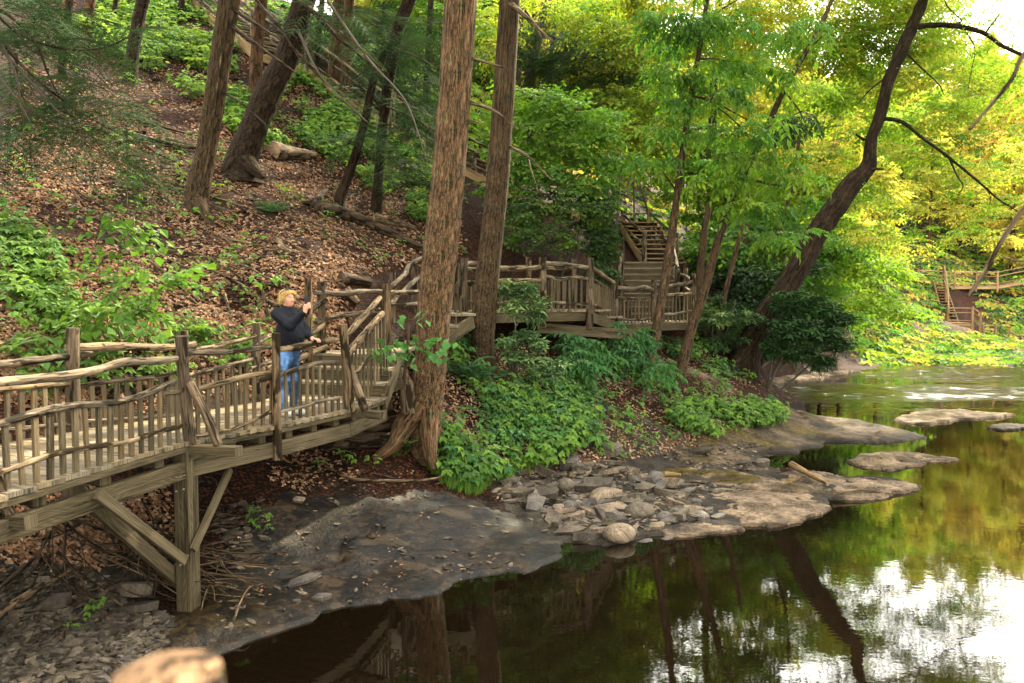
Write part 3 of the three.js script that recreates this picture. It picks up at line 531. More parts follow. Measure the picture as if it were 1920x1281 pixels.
{
  const r = thing('log_railing', 'log railing along the front of the upper boardwalk, right of the two big trunks', 'railing');
  const p = [[870, 484, 621, 16.95], [1017, 483, 614, 18.35], [1106, 484, 618, 19.0]].map(([x, y, b, d]) => { const t = P(x, y, d), f = P(x - 1, b, d); post(r, f, t, 0.09); return t; });
  const a = [[-1.02, 16.95], [0.70, 18.35]], c = [[0.70, 18.35], [1.86, 19.0]], on = (s, l) => l.map(([x, y]) => onFence(x, y, ...s));
  rail(r, on(a, [[875, 505], [905, 508], [937, 504], [975, 504], [1013, 501]]), 0.07); rail(r, on(a, [[875, 530], [930, 527], [970, 525], [1012, 526]]), 0.05);
  rail(r, on(c, [[1022, 494], [1050, 496], [1075, 499], [1102, 502]]), 0.062); const m = on(c, [[1022, 517], [1050, 523], [1080, 520], [1103, 523]]); rail(r, m, 0.046);
  rail(r, on(c, [[1022, 567], [1060, 569], [1103, 571]]), 0.045); rail(r, on(a, [[880, 566], [950, 568], [1013, 567]]), 0.04);
  balusters(r, a[0], a[1], on(a, [[875, 530], [1012, 526]]), UP_Y, { gap: 0.17, w: 0.06 }); balusters(r, c[0], c[1], m, UP_Y, { gap: 0.155, w: 0.06 });
  const back = thing('log_railing', 'log railing on the hill side of the upper boardwalk, mostly hidden behind its front railing', 'railing');
  for (const [x, y, d] of [[855, 492, 18.5], [991, 482, 20.1], [1075, 486, 20.9]]) { const t = P(x, y, d); post(back, V(t.x, UP_Y - 0.3, t.z), t, 0.08); }
  const q = [[-1.3, 18.5], [0.41, 20.1]]; rail(back, on(q, [[850, 505], [880, 494], [940, 503], [992, 500]]), 0.06); rail(back, [P(992, 501, 20.1), P(1030, 503, 20.5), P(1076, 503, 20.9)], 0.055); rail(back, on(q, [[860, 530], [930, 540], [991, 528]]), 0.05);
  balusters(back, q[0], q[1], on(q, [[860, 530], [991, 528]]), UP_Y, { gap: 0.17 }); balusters(back, q[1], [1.6, 20.9], [P(991, 528, 20.1), P(1076, 526, 20.9)], UP_Y, { gap: 0.17 });
}
const PLAT_Y = 2.88, PN = [[2.72, 21.0], [4.05, 22.2], [5.25, 23.1]], PF = [[2.3, 22.7], [3.5, 24.0], [4.6, 24.9]];
{
  const b = thing('boardwalk', 'low plank platform at the foot of the broad stairs', 'platform');
  planked(b, PN, PF, PLAT_Y);
  for (let i = 0; i < 2; i++) part('fascia', timber(at2(PN[i], PLAT_Y - 0.15), at2(PN[i + 1], PLAT_Y - 0.15), 0.06, 0.2, { seed: i + 80 }), MAT.beam, b);
  for (const [x, d] of [[2.8, 21.2], [4.1, 22.4], [5.2, 23.2], [4.5, 24.6]]) part('support_post', timber(onLand(x, -d, -0.3), V(x, PLAT_Y - 0.12, -d), 0.15, 0.15, { seed: x + 2 }), MAT.beam, b);
  steps('', 'two shallow wooden steps from the upper boardwalk down to the low platform', [[2.3, 22.6], [2.72, 20.9]], [[1.45, 20.8], [1.88, 19.15]], PLAT_Y, UP_Y, 2);
}
{
  const r = thing('log_railing', 'log railing around the low platform, in front of the broad stairs', 'railing');
  for (const [x, y, b, d] of [[1153, 525, 650, 21.0], [1226, 525, 624, 22.2], [1299, 513, 610, 23.1]]) post(r, P(x, b, d), P(x, y, d), 0.088);
  const a = [[2.72, 21.0], [3.96, 22.2]], c = [[3.96, 22.2], [5.25, 23.1]], on = (s, l) => l.map(([x, y]) => onFence(x, y, ...s));
  rail(r, on(a, [[1156, 539], [1185, 543], [1208, 539], [1224, 544]]), 0.066); const m = on(a, [[1156, 558], [1190, 560], [1224, 559]]); rail(r, m, 0.046);
  rail(r, on(c, [[1222, 534], [1250, 538], [1275, 534], [1298, 529]]), 0.066); const k = on(c, [[1228, 552], [1265, 553], [1296, 550]]); rail(r, k, 0.05); rail(r, on(c, [[1230, 590], [1260, 589], [1297, 583]]), 0.045);
  rail(r, on(a, [[1156, 598], [1190, 600], [1224, 597]]), 0.04);
  balusters(r, a[0], a[1], m, PLAT_Y, { gap: 0.15, w: 0.06 }); balusters(r, c[0], c[1], k, PLAT_Y, { gap: 0.15, w: 0.06 });
  rail(r, [P(1111, 503, 19.05), P(1130, 516, 20), P(1150, 530, 20.9)], 0.055); const sl = [P(1111, 524, 19.05), P(1130, 536, 20), P(1148, 549, 20.9)]; rail(r, sl, 0.05); rail(r, [P(1111, 570, 19.05), P(1138, 586, 20.5)], 0.045);
  balusters(r, [1.9, 19.1], [2.7, 20.9], sl, t => lerp(UP_Y, PLAT_Y, t), { gap: 0.16, w: 0.055 });
  const side = [[5.25, 23.1], [4.75, 25.0]], t = P(1286, 503, 25.0); post(r, V(t.x, PLAT_Y - 0.3, t.z), t, 0.08);
  rail(r, [P(1297, 527, 23.1), P(1288, 520, 24), P(1272, 513, 25)], 0.06); rail(r, [P(1297, 548, 23.1), P(1285, 540, 25)], 0.05); balusters(r, side[0], [5.4, 25.0], [P(1297, 548, 23.1), P(1285, 540, 25)], PLAT_Y, { gap: 0.15, w: 0.06 });
}
{ // broad stairs and the narrower flight above them
  const s = steps('', 'broad dark flight of wooden stairs rising from the low platform', [[3.35, 24.1], [5.1, 24.1]], [[3.72, 26.4], [5.3, 26.4]], PLAT_Y, 4.72, 9, { boards: 1, riser: MAT.beam });
  const l = thing('boardwalk', 'plank landing between the broad stairs and the narrow upper flight', 'landing');
  planked(l, [[5.6, 26.42], [5.75, 27.5]], [[3.6, 26.42], [3.8, 27.5]], 4.72);
  const u = steps('', 'narrow flight of pale wooden stairs with log handrails above the broad stairs', [[4.55, 27.4], [5.95, 27.5]], [[4.05, 29.9], [5.4, 30.1]], 4.72, 6.35, 9, { riser: null, boards: 1, mat: MAT.newTimber, side: MAT.newTimber });
  const top = thing('boardwalk', 'small plank landing at the head of the narrow pale stairs', 'landing');
  planked(top, [[5.4, 30.1], [5.5, 31.8]], [[3.6, 30.1], [3.7, 31.8]], 6.35);
  for (const [x, d] of [[3.75, 30.3], [5.3, 30.3], [5.3, 31.6], [3.8, 31.6]]) part('support_post', timber(onLand(x, -d, -0.3), V(x, 6.3, -d), 0.15, 0.15), MAT.newTimber, top);
  const r = thing('log_railing', 'pair of log handrails on the narrow pale stairs', 'railing');
  const A = [P(1209, 434, 27.4), P(1168, 396, 30.0)], B = [P(1268, 437, 27.6), P(1218, 394, 30.1)];
  for (const [t, y] of [[A[0], 4.6], [A[1], 6.0], [B[0], 3.6], [B[1], 6.0]]) post(r, V(t.x, y, t.z), t, 0.085, MAT.log);
  const dn = (p, y) => p.clone().add(V(0, -y, 0));
  for (const [p, q] of [[A[0], A[1]], [B[0], B[1]]]) for (const y of [0.1, 0.5, 0.85]) rail(r, [dn(p, y), dn(p.clone().lerp(q, 0.5), y + 0.02), dn(q, y)], 0.045);
  rail(r, [dn(A[1], 0.12), dn(B[1], 0.12)], 0.04); rail(r, [dn(A[1], 0.5), dn(B[1], 0.5)], 0.035);
  for (let i = 0; i < 8; i++) for (const [p, q] of [[A[0], A[1]], [B[0], B[1]]]) { const m = p.clone().lerp(q, (i + 0.5) / 8); part('baluster', timber(dn(m, 0.9), dn(m, 0.48), 0.045, 0.03), MAT.baluster, r); }
  const right = thing('log_railing', 'bent log handrail on the right of the broad stairs', 'railing');
  for (const [x, y, d, b] of [[1268, 437, 26.6, 3.2], [1270, 500, 24.3, 2.6]]) { const t = P(x, y, d); post(right, V(t.x, b, t.z), t, 0.085); }
  rail(right, [P(1267, 446, 26.6), P(1263, 462, 26), P(1267, 485, 25), P(1272, 508, 24.2)], 0.06); rail(right, [P(1270, 490, 26.6), P(1264, 515, 25.2), P(1270, 530, 24.3)], 0.05);
  const left = thing('log_railing', 'low log handrail on the left of the broad stairs, half lost in the laurel', 'railing');
  for (const [x, y, d, b] of [[1166, 470, 26.6, 3.8], [1163, 520, 24.2, 2.6]]) { const t = P(x, y, d); post(left, V(t.x, b, t.z), t, 0.08); }
  rail(left, [P(1166, 476, 26.6), P(1162, 500, 25.4), P(1163, 526, 24.2)], 0.055);
}
// ------------ the long stair high on the hill: stringers of newer, yellow timber
function hillRun(label, stairLabel, pts, { w = 1.35, landing = false } = {}) {   // pts: [px, py, d] along the near edge at walking level
  const grounded = ([x, y]) => { const g = onGround(x, y + 16), p = P(x, y, -g.z - 0.3); return p; };
  const a = grounded(pts[0]), b = grounded(pts[1]), dir = b.clone().sub(a).setY(0).normalize(), side = V(dir.z, 0, -dir.x); if (side.z > 0) side.negate();
  const L = Math.hypot(b.x - a.x, b.z - a.z), rise = Math.abs(a.y - b.y), n = Math.max(1, Math.round(rise / 0.2));
  if (!landing) {
    const g = thing('wooden_steps', stairLabel, 'steps');
    for (let i = 0; i < n; i++) { const p = a.clone().lerp(b, (i + 0.5) / n), q = p.clone().addScaledVector(side, w); part('tread', timber(p, q, L / n * 0.95, 0.045, { seed: i }), MAT.deck, g); }
    for (const k of [0, 1]) part('stringer', timber(a.clone().addScaledVector(side, k * w).add(V(0, -0.12, 0)), b.clone().addScaledVector(side, k * w).add(V(0, -0.12, 0)), 0.06, 0.34, { up: V(0, 1, 0), seed: k }), MAT.newTimber, g);
  } else {
    const g = thing('boardwalk', stairLabel, 'landing'), m = Math.round(L / 0.15);
    for (let i = 0; i < m; i++) { const p = a.clone().lerp(b, (i + 0.5) / m), q = p.clone().addScaledVector(side, w); part('plank', timber(p, q, L / m - 0.01, 0.045, { seed: i }), MAT.deck, g); }
    part('fascia', timber(a.clone().add(V(0, -0.14, 0)), b.clone().add(V(0, -0.14, 0)), 0.06, 0.24, { seed: 1 }), MAT.newTimber, g);
    for (const t of [0.05, 0.95]) { const p = a.clone().lerp(b, t); part('support_post', timber(onLand(p.x, p.z, -0.4), p.clone().add(V(0, -0.05, 0)), 0.14, 0.14), MAT.newTimber, g); }
  }
  for (const k of [0, 1]) {
    const r = thing('log_railing', label[k], 'railing'), up = (t, y) => a.clone().lerp(b, t).addScaledVector(side, k * w).add(V(0, y, 0)), np = Math.max(1, Math.round(L / 2.2));
    for (let i = 0; i <= np; i++) post(r, up(i / np, -0.45), up(i / np, 1.25), 0.075, MAT.log);
    for (const y of [1.05, 0.72, 0.25]) rail(r, [up(-0.02, y), up(0.3, y + 0.03), up(0.7, y - 0.03), up(1.02, y)], 0.042, MAT.log);
    const nb = Math.round(L / 0.2); for (let i = 0; i < nb; i++) if (k || !landing) part('baluster', timber(up((i + 0.5) / nb, 0.06), up((i + 0.5) / nb, 0.74), 0.05, 0.03, { seed: i }), MAT.baluster, r);
  }
}
hillRun(['near log railing of the topmost stair flight high on the hill', 'far log railing of the topmost stair flight high on the hill'], 'topmost flight of the hill stairs, yellow timber side seen behind the twin trunks', [[300, -48, 23.5], [474, 92, 26.5]]);
hillRun(['near log railing of the landing high on the hill', 'far log railing of the landing high on the hill'], 'plank landing of the hill stairs behind the dark leaning trunk', [[474, 95, 26.5], [575, 128, 27.2]], { landing: true });
hillRun(['near log railing of the middle stair flight on the hill', 'far log railing of the middle stair flight on the hill'], 'middle flight of the hill stairs, seen between the dark leaning trunk and the paired trunks', [[575, 130, 27.2], [735, 245, 29.5]]);
hillRun(['near log railing of the lowest stair flight on the hill', 'far log railing of the lowest stair flight on the hill'], 'lowest flight of the hill stairs, seen left of and between the two big trunks', [[738, 248, 29.6], [930, 345, 31.5]]);
hillRun(['near log railing of the hill walk behind the maple thicket', 'far log railing of the hill walk behind the maple thicket'], 'plank hill walk leading to the head of the narrow pale stairs', [[932, 347, 31.6], [1150, 424, 31.0]], { landing: true });

// ------------ stairs and walks on the far bank
{
  const p = thing('boardwalk', 'boxed-in platform of pale boards at the foot of the far-bank stairs', 'platform');
  const A = P(1775, 606, 60), B = P(1823, 606, 60), d = V(0, 0, -2.2);
  for (let i = 0; i < 14; i++) { const q = A.clone().lerp(B, (i + 0.5) / 14); part('plank', timber(q, q.clone().add(d), 0.13, 0.045, { seed: i }), MAT.newTimber, p); }
  for (let i = 0; i < 4; i++) part('board', timber(A.clone().lerp(B, i > 0 ? 0.4 : 0.0).add(V(0, -0.14 - i * 0.2, 0)), B.clone().add(V(0, -0.14 - i * 0.2, 0)), 0.04, 0.17, { seed: i }), MAT.newTimber, p);
  for (const t of [0, 0.4, 1]) { const q = A.clone().lerp(B, t); part('support_post', timber(onLand(q.x, q.z, -0.4), q, 0.16, 0.16), MAT.newTimber, p); part('support_post', timber(onLand(q.x, q.z - 2.1, -0.4), q.clone().add(d), 0.16, 0.16), MAT.newTimber, p); }
  const fence = (label, a, b, base = 0, gap = 0.17) => {
    const r = thing('log_railing', label, 'railing'), L = a.distanceTo(b), np = Math.max(1, Math.round(L / 2)), up = (t, y) => a.clone().lerp(b, t).add(V(0, y, 0));
    for (let i = 0; i <= np; i++) post(r, up(i / np, -0.3 - base), up(i / np, 1.25), 0.09, MAT.newTimber);
    for (const y of [1.1, 0.75, 0.15]) rail(r, [up(0, y), up(0.5, y + 0.03), up(1, y)], 0.05, MAT.newTimber);
    const nb = Math.round(L / gap); for (let i = 0; i < nb; i++) part('baluster', timber(up((i + 0.5) / nb, 0.05), up((i + 0.5) / nb, 0.78), 0.06, 0.03), MAT.newTimber, r);
  };
  fence('front log railing of the far-bank platform', A, B, 1.2);
  steps('', 'steep flight of wooden stairs on the far bank', [[P(1771, 590, 62).x, 62], [P(1797, 590, 62).x, 62]], [[P(1766, 0, 66).x, 66], [P(1786, 0, 66).x, 66]], A.y, 5.0, 15, { riser: null, boards: 1, mat: MAT.newTimber, side: MAT.newTimber });
  const hr = thing('log_railing', 'log handrail on the right of the far-bank stairs', 'railing');
  const h0 = V(P(1797, 0, 62).x, A.y + 1.1, -62), h1 = V(P(1786, 0, 66).x, 6.1, -66); rail(hr, [h0, h0.clone().lerp(h1, 0.5).add(V(0.1, -0.1, 0)), h1], 0.07, MAT.newTimber); for (const t of [0, 0.5, 1]) { const q = h0.clone().lerp(h1, t); post(hr, q.clone().add(V(0, -1.3, 0)), q.clone().add(V(0, 0.1, 0)), 0.09, MAT.newTimber); }
  const U = [P(1722, 532, 67), P(1790, 536, 66.5), P(1870, 536, 66), P(1945, 522, 65)];
  const w = thing('boardwalk', 'long plank walk across the far bank above the stairs', 'boardwalk');
  for (let i = 0; i < 3; i++) { const n = Math.round(U[i].distanceTo(U[i + 1]) / 0.2); for (let k = 0; k < n; k++) { const q = U[i].clone().lerp(U[i + 1], (k + 0.5) / n); part('plank', timber(q, q.clone().add(V(0, 0, -1.6)), 0.18, 0.05, { seed: k }), MAT.newTimber, w); } part('fascia', timber(U[i].clone().add(V(0, -0.16, 0.02)), U[i + 1].clone().add(V(0, -0.16, 0.02)), 0.06, 0.24), MAT.newTimber, w); for (const t of [0.1, 0.6]) { const q = U[i].clone().lerp(U[i + 1], t); part('support_post', timber(onLand(q.x, q.z, -0.4), q, 0.16, 0.16), MAT.newTimber, w); } }
  fence('left length of log railing on the far-bank walk', U[0], U[1], 0.2, 0.22); fence('middle length of log railing on the far-bank walk', U[1], U[2], 0.2, 0.22); fence('right length of log railing on the far-bank walk, rising out of the picture', U[2], U[3], 0.2, 0.22);
  fence('short sloping log railing just right of the far-bank platform', P(1825, 606, 60.2), P(1838, 616, 59.5), 0.4);
  fence('level log railing lower down on the far bank', P(1843, 640, 58), P(1866, 640, 57.5), 0.5);
  fence('sloping log railing lowest on the far bank at the right edge', P(1893, 652, 55), P(1935, 676, 52), 0.5);
}

// ---------------------------------------------------------------- leaves and sprays
function leafTo(out, o, dir, up, len, wid, { fold = 0.18, curl = 0.12, waist = 0.45 } = {}) {   // four faces: a folded, drooping blade
  const s = V().crossVectors(dir, up).normalize(), n = V().crossVectors(s, dir).normalize(), at = (l, w, h) => o.clone().addScaledVector(dir, l * len).addScaledVector(s, w * wid).addScaledVector(n, h * len);
  const b = at(0, 0, 0), L = at(waist, -0.5, fold * 0.4), R = at(waist, 0.5, fold * 0.4), m = at(waist + 0.05, 0, -curl * 0.3), t = at(1, 0, -curl);
  for (const tri of [[b, m, L], [L, m, t], [b, R, m], [m, R, t]]) for (const v of tri) out.push(v.x, v.y, v.z);
}
function stalkTo(out, a, b, r) { const d = b.clone().sub(a).normalize(), s = V().crossVectors(d, Math.abs(d.y) > 0.9 ? V(1, 0, 0) : V(0, 1, 0)).normalize().multiplyScalar(r), u = V().crossVectors(s, d).setLength(r); for (const [p, q] of [[s, u], [u, s.clone().negate()], [s.clone().negate(), s]]) for (const v of [a.clone().add(p), a.clone().add(q), b]) out.push(v.x, v.y, v.z); }
function toGeo(out) { const g = new THREE.BufferGeometry(); g.setAttribute('position', new THREE.Float32BufferAttribute(out, 3)); g.computeVertexNormals(); return g; }
const SPRAY = {};
const unit = (r, e = 1) => { const a = r() * 6.283, z = (r() * 2 - 1) * e, k = Math.sqrt(1 - z * z); return V(k * Math.cos(a), z, k * Math.sin(a)); };
function twigSpray(seed, { n = 11, size = 0.5, len = 0.12, wid = 0.075, droop = 0.35, flat = 0.35 }) {   // alternate leaves held in a rough plane along a forking twig
  const r = rng(seed), out = [];
  for (let f = 0; f < 3; f++) {
    const a0 = (f - 1) * 0.7 + (r() - 0.5) * 0.3, L = size * (f === 1 ? 1 : 0.75), k = Math.round(n / 3);
    for (let i = 0; i < k; i++) {
      const t = (i + 0.6) / k, sd = i % 2 ? 1 : -1, p = V(Math.sin(a0) * L * t, -droop * L * t * t * 0.5 + (r() - 0.5) * 0.04 * size, Math.cos(a0) * L * t);
      const a = a0 + sd * (0.55 + r() * 0.5), d = V(Math.sin(a), -droop * (0.4 + r() * 0.9), Math.cos(a)).normalize(), up = V((r() - 0.5) * flat * 2, 1, (r() - 0.5) * flat * 2).normalize();
      leafTo(out, p, d, up, len * (0.75 + r() * 0.5), wid * (0.75 + r() * 0.5), { curl: 0.1 + r() * 0.2 });
    }
    stalkTo(out, V(0, 0, 0), V(Math.sin(a0) * L, -droop * L * 0.5, Math.cos(a0) * L), 0.006 * size);
  }
  return toGeo(out);
}
SPRAY.maple = [1, 2].map(s => twigSpray(s, { n: 15, size: 0.55, len: 0.12, wid: 0.095 }));
SPRAY.beech = [3, 4].map(s => twigSpray(s, { n: 18, size: 0.6, len: 0.10, wid: 0.055, droop: 0.25, flat: 0.25 }));
SPRAY.far = [5, 6].map(s => twigSpray(s, { n: 21, size: 1.05, len: 0.30, wid: 0.20, flat: 0.8, droop: 0.4 }));
SPRAY.canopy = [7].map(s => twigSpray(s, { n: 15, size: 1.1, len: 0.34, wid: 0.24, flat: 0.6, droop: 0.3 }));
SPRAY.ash = [8, 9].map(s => {                                    // compound leaves: paired leaflets along an arching stalk
  const r = rng(s), out = [];
  for (let f = 0; f < 3; f++) {
    const a0 = (f - 1) * 1.1 + (r() - 0.5) * 0.5, L = 0.36, dr = 0.3 + r() * 0.5;
    for (let i = 0; i < 4; i++) for (const sd of i === 3 ? [0] : [-1, 1]) {
      const t = (i + 1) / 4, p = V(Math.sin(a0) * L * t, -dr * L * t * t, Math.cos(a0) * L * t), a = a0 + sd * 0.9, d = V(Math.sin(a), -dr * t - 0.15 - r() * 0.3, Math.cos(a)).normalize();
      leafTo(out, p, d, V((r() - 0.5) * 0.4, 1, (r() - 0.5) * 0.4).normalize(), 0.17 * (0.8 + r() * 0.4), 0.075, { curl: 0.2 });
    }
    stalkTo(out, V(), V(Math.sin(a0) * L, -dr * L, Math.cos(a0) * L), 0.004);
  }
  return toGeo(out);
});
SPRAY.hemlock = [10, 11].map(s => {                               // flat lacy branchlets with short needles, drawn as combs of fine blades
  const r = rng(s), out = [], up = V(0, 1, 0);
  const comb = (o, a, L, dr) => { const n = Math.round(L / 0.022); for (let i = 0; i < n; i++) { const t = (i + 0.5) / n, p = V(o.x + Math.sin(a) * L * t, o.y - dr * L * t * t, o.z + Math.cos(a) * L * t); for (const sd of [-1, 1]) { const b = a + sd * 1.0, nl = 0.028 * (1 - t * 0.4) * (0.8 + r() * 0.5), e = p.clone().add(V(Math.sin(b) * nl, -0.004, Math.cos(b) * nl)), w = V(Math.sin(a), 0, Math.cos(a)).multiplyScalar(0.009); out.push(p.x - w.x, p.y, p.z - w.z, p.x + w.x, p.y, p.z + w.z, e.x, e.y, e.z); } } };
  const main = 0.6; comb(V(), 0, main, 0.3); stalkTo(out, V(), V(0, -0.3 * main, main), 0.004);
  for (let i = 0; i < 7; i++) for (const sd of [-1, 1]) { const t = 0.1 + i * 0.125, p = V(0, -0.3 * main * t * t, main * t), L = 0.30 * (1 - t * 0.6) * (0.8 + r() * 0.4); comb(p, sd * (0.85 + r() * 0.2), L, 0.3); }
  return toGeo(out);
});
SPRAY.laurel = [12, 13].map(s => {                                // a whorl of long leathery leaves
  const r = rng(s), out = []; for (let i = 0; i < 9; i++) { const a = i * 2.4 + r(), e = 0.5 - r() * 0.9; leafTo(out, V(0, i * 0.004, 0), V(Math.cos(a), e * 0.8, Math.sin(a)).normalize(), V(0, 1, 0), 0.13 * (0.8 + r() * 0.4), 0.042, { fold: 0.1, curl: 0.2, waist: 0.55 }); } stalkTo(out, V(0, -0.15, 0), V(0, 0.01, 0), 0.005); return toGeo(out);
});
SPRAY.herb = [14, 15, 16].map(s => {                              // a low woodland plant: toothed leaves in threes on thin stalks
  const r = rng(s), out = []; for (let i = 0; i < 5; i++) { const a = i * 1.3 + r(), h = 0.10 + r() * 0.16, q = V(Math.cos(a) * 0.09 * (0.5 + r()), h, Math.sin(a) * 0.09 * (0.5 + r())); stalkTo(out, V(), q, 0.003); for (let k = -1; k <= 1; k++) { const b = a + k * 1.1 + (r() - 0.5) * 0.4; leafTo(out, q, V(Math.cos(b), -0.15 - r() * 0.3, Math.sin(b)).normalize(), V((r() - 0.5) * 0.5, 1, (r() - 0.5) * 0.5).normalize(), 0.085 * (0.7 + r() * 0.6), 0.055, { curl: 0.15 }); } } return toGeo(out);
});
SPRAY.fern = [17, 18].map(s => {                                  // one arching frond
  const r = rng(s), out = [], L = 0.55, at = t => V(0, 0.42 * Math.sin(t * 2.2) * L, L * (t * 0.95));
  for (let i = 0; i < 17; i++) { const t = 0.12 + i / 17 * 0.86, p = at(t), d = at(t + 0.02).sub(p).normalize(), ln = 0.15 * Math.sin(Math.min(1, t * 1.15 + 0.08) * 3.0) + 0.015; for (const sd of [-1, 1]) { const q = V(sd, 0, 0).addScaledVector(d, 0.35).add(V(0, -0.18, 0)).normalize(); leafTo(out, p, q, V(0, 1, 0).addScaledVector(d, -0.2).normalize(), ln * (0.9 + r() * 0.2), 0.032, { fold: 0.05, curl: 0.1, waist: 0.3 }); } }
  for (let i = 0; i < 5; i++) stalkTo(out, at(i / 5), at((i + 1.1) / 5), 0.0035); return toGeo(out);
});
SPRAY.grass = [19, 20].map(s => { const r = rng(s), out = []; for (let i = 0; i < 12; i++) { const a = r() * 6.28, h = 0.10 + r() * 0.14, b = V((r() - 0.5) * 0.06, 0, (r() - 0.5) * 0.06); leafTo(out, b, V(Math.cos(a) * 0.45, 1, Math.sin(a) * 0.45).normalize(), V(-Math.cos(a), 0.3, -Math.sin(a)).normalize(), h, 0.010, { curl: -0.3, waist: 0.4 }); } return toGeo(out); });
SPRAY.dead = [21, 22, 23].map(s => { const r = rng(s), out = []; for (let i = 0; i < 6; i++) { const a = i * 2.1 + r(), k = 0.05 + 0.07 * r(); leafTo(out, V(Math.cos(a) * k - 0.03, 0.003 + i * 0.003, Math.sin(a) * k), V(Math.cos(a + r() * 3), 0.05 + (r() - 0.5) * 0.5, Math.sin(a + r() * 3)).normalize(), V((r() - 0.5) * 0.9, 1, (r() - 0.5) * 0.9).normalize(), 0.045 + r() * 0.04, 0.026 + r() * 0.022, { fold: 0.5, curl: 0.3 * (r() - 0.3) }); } return toGeo(out); });
SPRAY.heart = [24].map(() => { const out = []; leafTo(out, V(), V(0, -0.25, 1).normalize(), V(0, 1, 0), 0.15, 0.135, { fold: 0.12, curl: 0.15, waist: 0.36 }); return toGeo(out); });

const leafMat = (through, rough = 0.92, coat = 0.0) => new THREE.MeshPhysicalMaterial({ color: C(1, 1, 1), roughness: rough, transmission: through, thickness: 0, side: THREE.DoubleSide, specularIntensity: coat ? 0.35 : 0.2 });
const LEAF = { thin: leafMat(0.5, 0.94, 0.10), tough: leafMat(0.15, 0.9, 0.35), needle: leafMat(0.25, 0.92), dry: leafMat(0.12, 0.95) };
const GREEN = {
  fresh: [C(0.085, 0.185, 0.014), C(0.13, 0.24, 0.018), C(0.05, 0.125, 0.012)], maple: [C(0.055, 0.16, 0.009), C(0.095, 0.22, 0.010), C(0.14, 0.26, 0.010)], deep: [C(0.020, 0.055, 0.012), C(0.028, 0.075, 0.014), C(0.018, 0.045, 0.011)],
  ash: [C(0.032, 0.12, 0.012), C(0.06, 0.17, 0.014), C(0.11, 0.22, 0.02)], gold: [C(0.37, 0.36, 0.03), C(0.46, 0.40, 0.045), C(0.25, 0.30, 0.02)], lime: [C(0.18, 0.31, 0.012), C(0.27, 0.37, 0.016), C(0.10, 0.22, 0.010)],
  hemlock: [C(0.028, 0.06, 0.024), C(0.04, 0.08, 0.028), C(0.055, 0.09, 0.032)], laurel: [C(0.04, 0.085, 0.032), C(0.06, 0.115, 0.042), C(0.10, 0.16, 0.04)], ochre: [C(0.44, 0.31, 0.04), C(0.38, 0.29, 0.03), C(0.28, 0.26, 0.03)], teal: [C(0.022, 0.095, 0.022), C(0.035, 0.13, 0.03), C(0.055, 0.155, 0.028)],
};
const tint = (set, r) => { const a = set[Math.floor(r() * set.length)].clone().lerp(set[Math.floor(r() * set.length)], r()); return a.multiplyScalar(0.8 + r() * 0.45); };
function leaves(parent, kind, mat, clumps, set, seed, { scale = 1, droop = 0.15, name = 'crown', shell = 0.45, big = 0.6 } = {}) {   // clumps: [centre, [rx, ry, rz], n]
  const r = rng(seed), lots = SPRAY[kind].map(() => []);
  clumps.forEach(([c, R, n, own]) => {
    const hue = tint(own || set, r);
    for (let i = 0; i < n; i++) {
      const d = unit(r), k = Math.pow(r(), shell), p = V(c.x + d.x * R[0] * k, c.y + d.y * R[1] * k, c.z + d.z * R[2] * k), yaw = Math.atan2(d.x, d.z) + (r() - 0.5) * 2.4;
      lots[i % lots.length].push([p, quat(yaw, droop + (r() - 0.5) * 0.9 - d.y * 0.25, (r() - 0.5) * 0.8), scale * (1 - big / 2 + r() * big * 1.6), mix(hue, tint(own || set, r), 0.65)]);
    }
  });
  return lots.map((l, i) => l.length ? swarm(name, SPRAY[kind][i], mat, l, parent) : null);
}
// the clumps of a crown along limbs that leave the trunk; limbs: [from, to, radius]
function limb(parent, a, b, r, mat, seed, sag = 0.06) { const L = a.distanceTo(b), q = rng(seed), m = a.clone().lerp(b, 0.5).add(V((q() - 0.5) * L * 0.12, L * sag, (q() - 0.5) * L * 0.12)); return part('branch', tube([a, m, b], [r, r * 0.7, r * 0.25], { sides: 5, lump: r * 0.12, seed, step: 0.35, detail: 2 }), mat, parent); }
function trunkFrom(parent, list, d, mat, { sides = 18, lump = 0.04, up = 9, seed = 3, step = 0.16, rough = 3, flare = 1 } = {}) {   // list: [px, py, widthPx] from the foot up
  const pts = list.map(([x, y]) => P(x, y, d)), rad = list.map(([, , w]) => pxSize(w, d) / 2), n = pts.length, dir = pts[n - 1].clone().sub(pts[n - 2]).normalize();
  const foot = pts[0].clone(); foot.y = Math.min(foot.y, ground(foot.x, foot.z)) - 0.25; pts.unshift(foot); rad.unshift(rad[0] * 1.12 * flare);
  if (up) { pts.push(pts[n].clone().addScaledVector(dir, up * 0.5)); rad.push(rad[n] * 0.75); pts.push(pts[n].clone().addScaledVector(dir, up)); rad.push(rad[n] * 0.3); }
  part('trunk', tube(pts, rad, { sides, lump: rad[1] * lump, seed, step, detail: rough }), mat, parent);
  const whole = new THREE.CatmullRomCurve3(pts, false, 'centripetal'), e = pts.length - 1, s0 = up ? e - 2 : 0;
  return { pts, rad, above: t => whole.getPoint((s0 + t * (e - s0)) / e) };
}
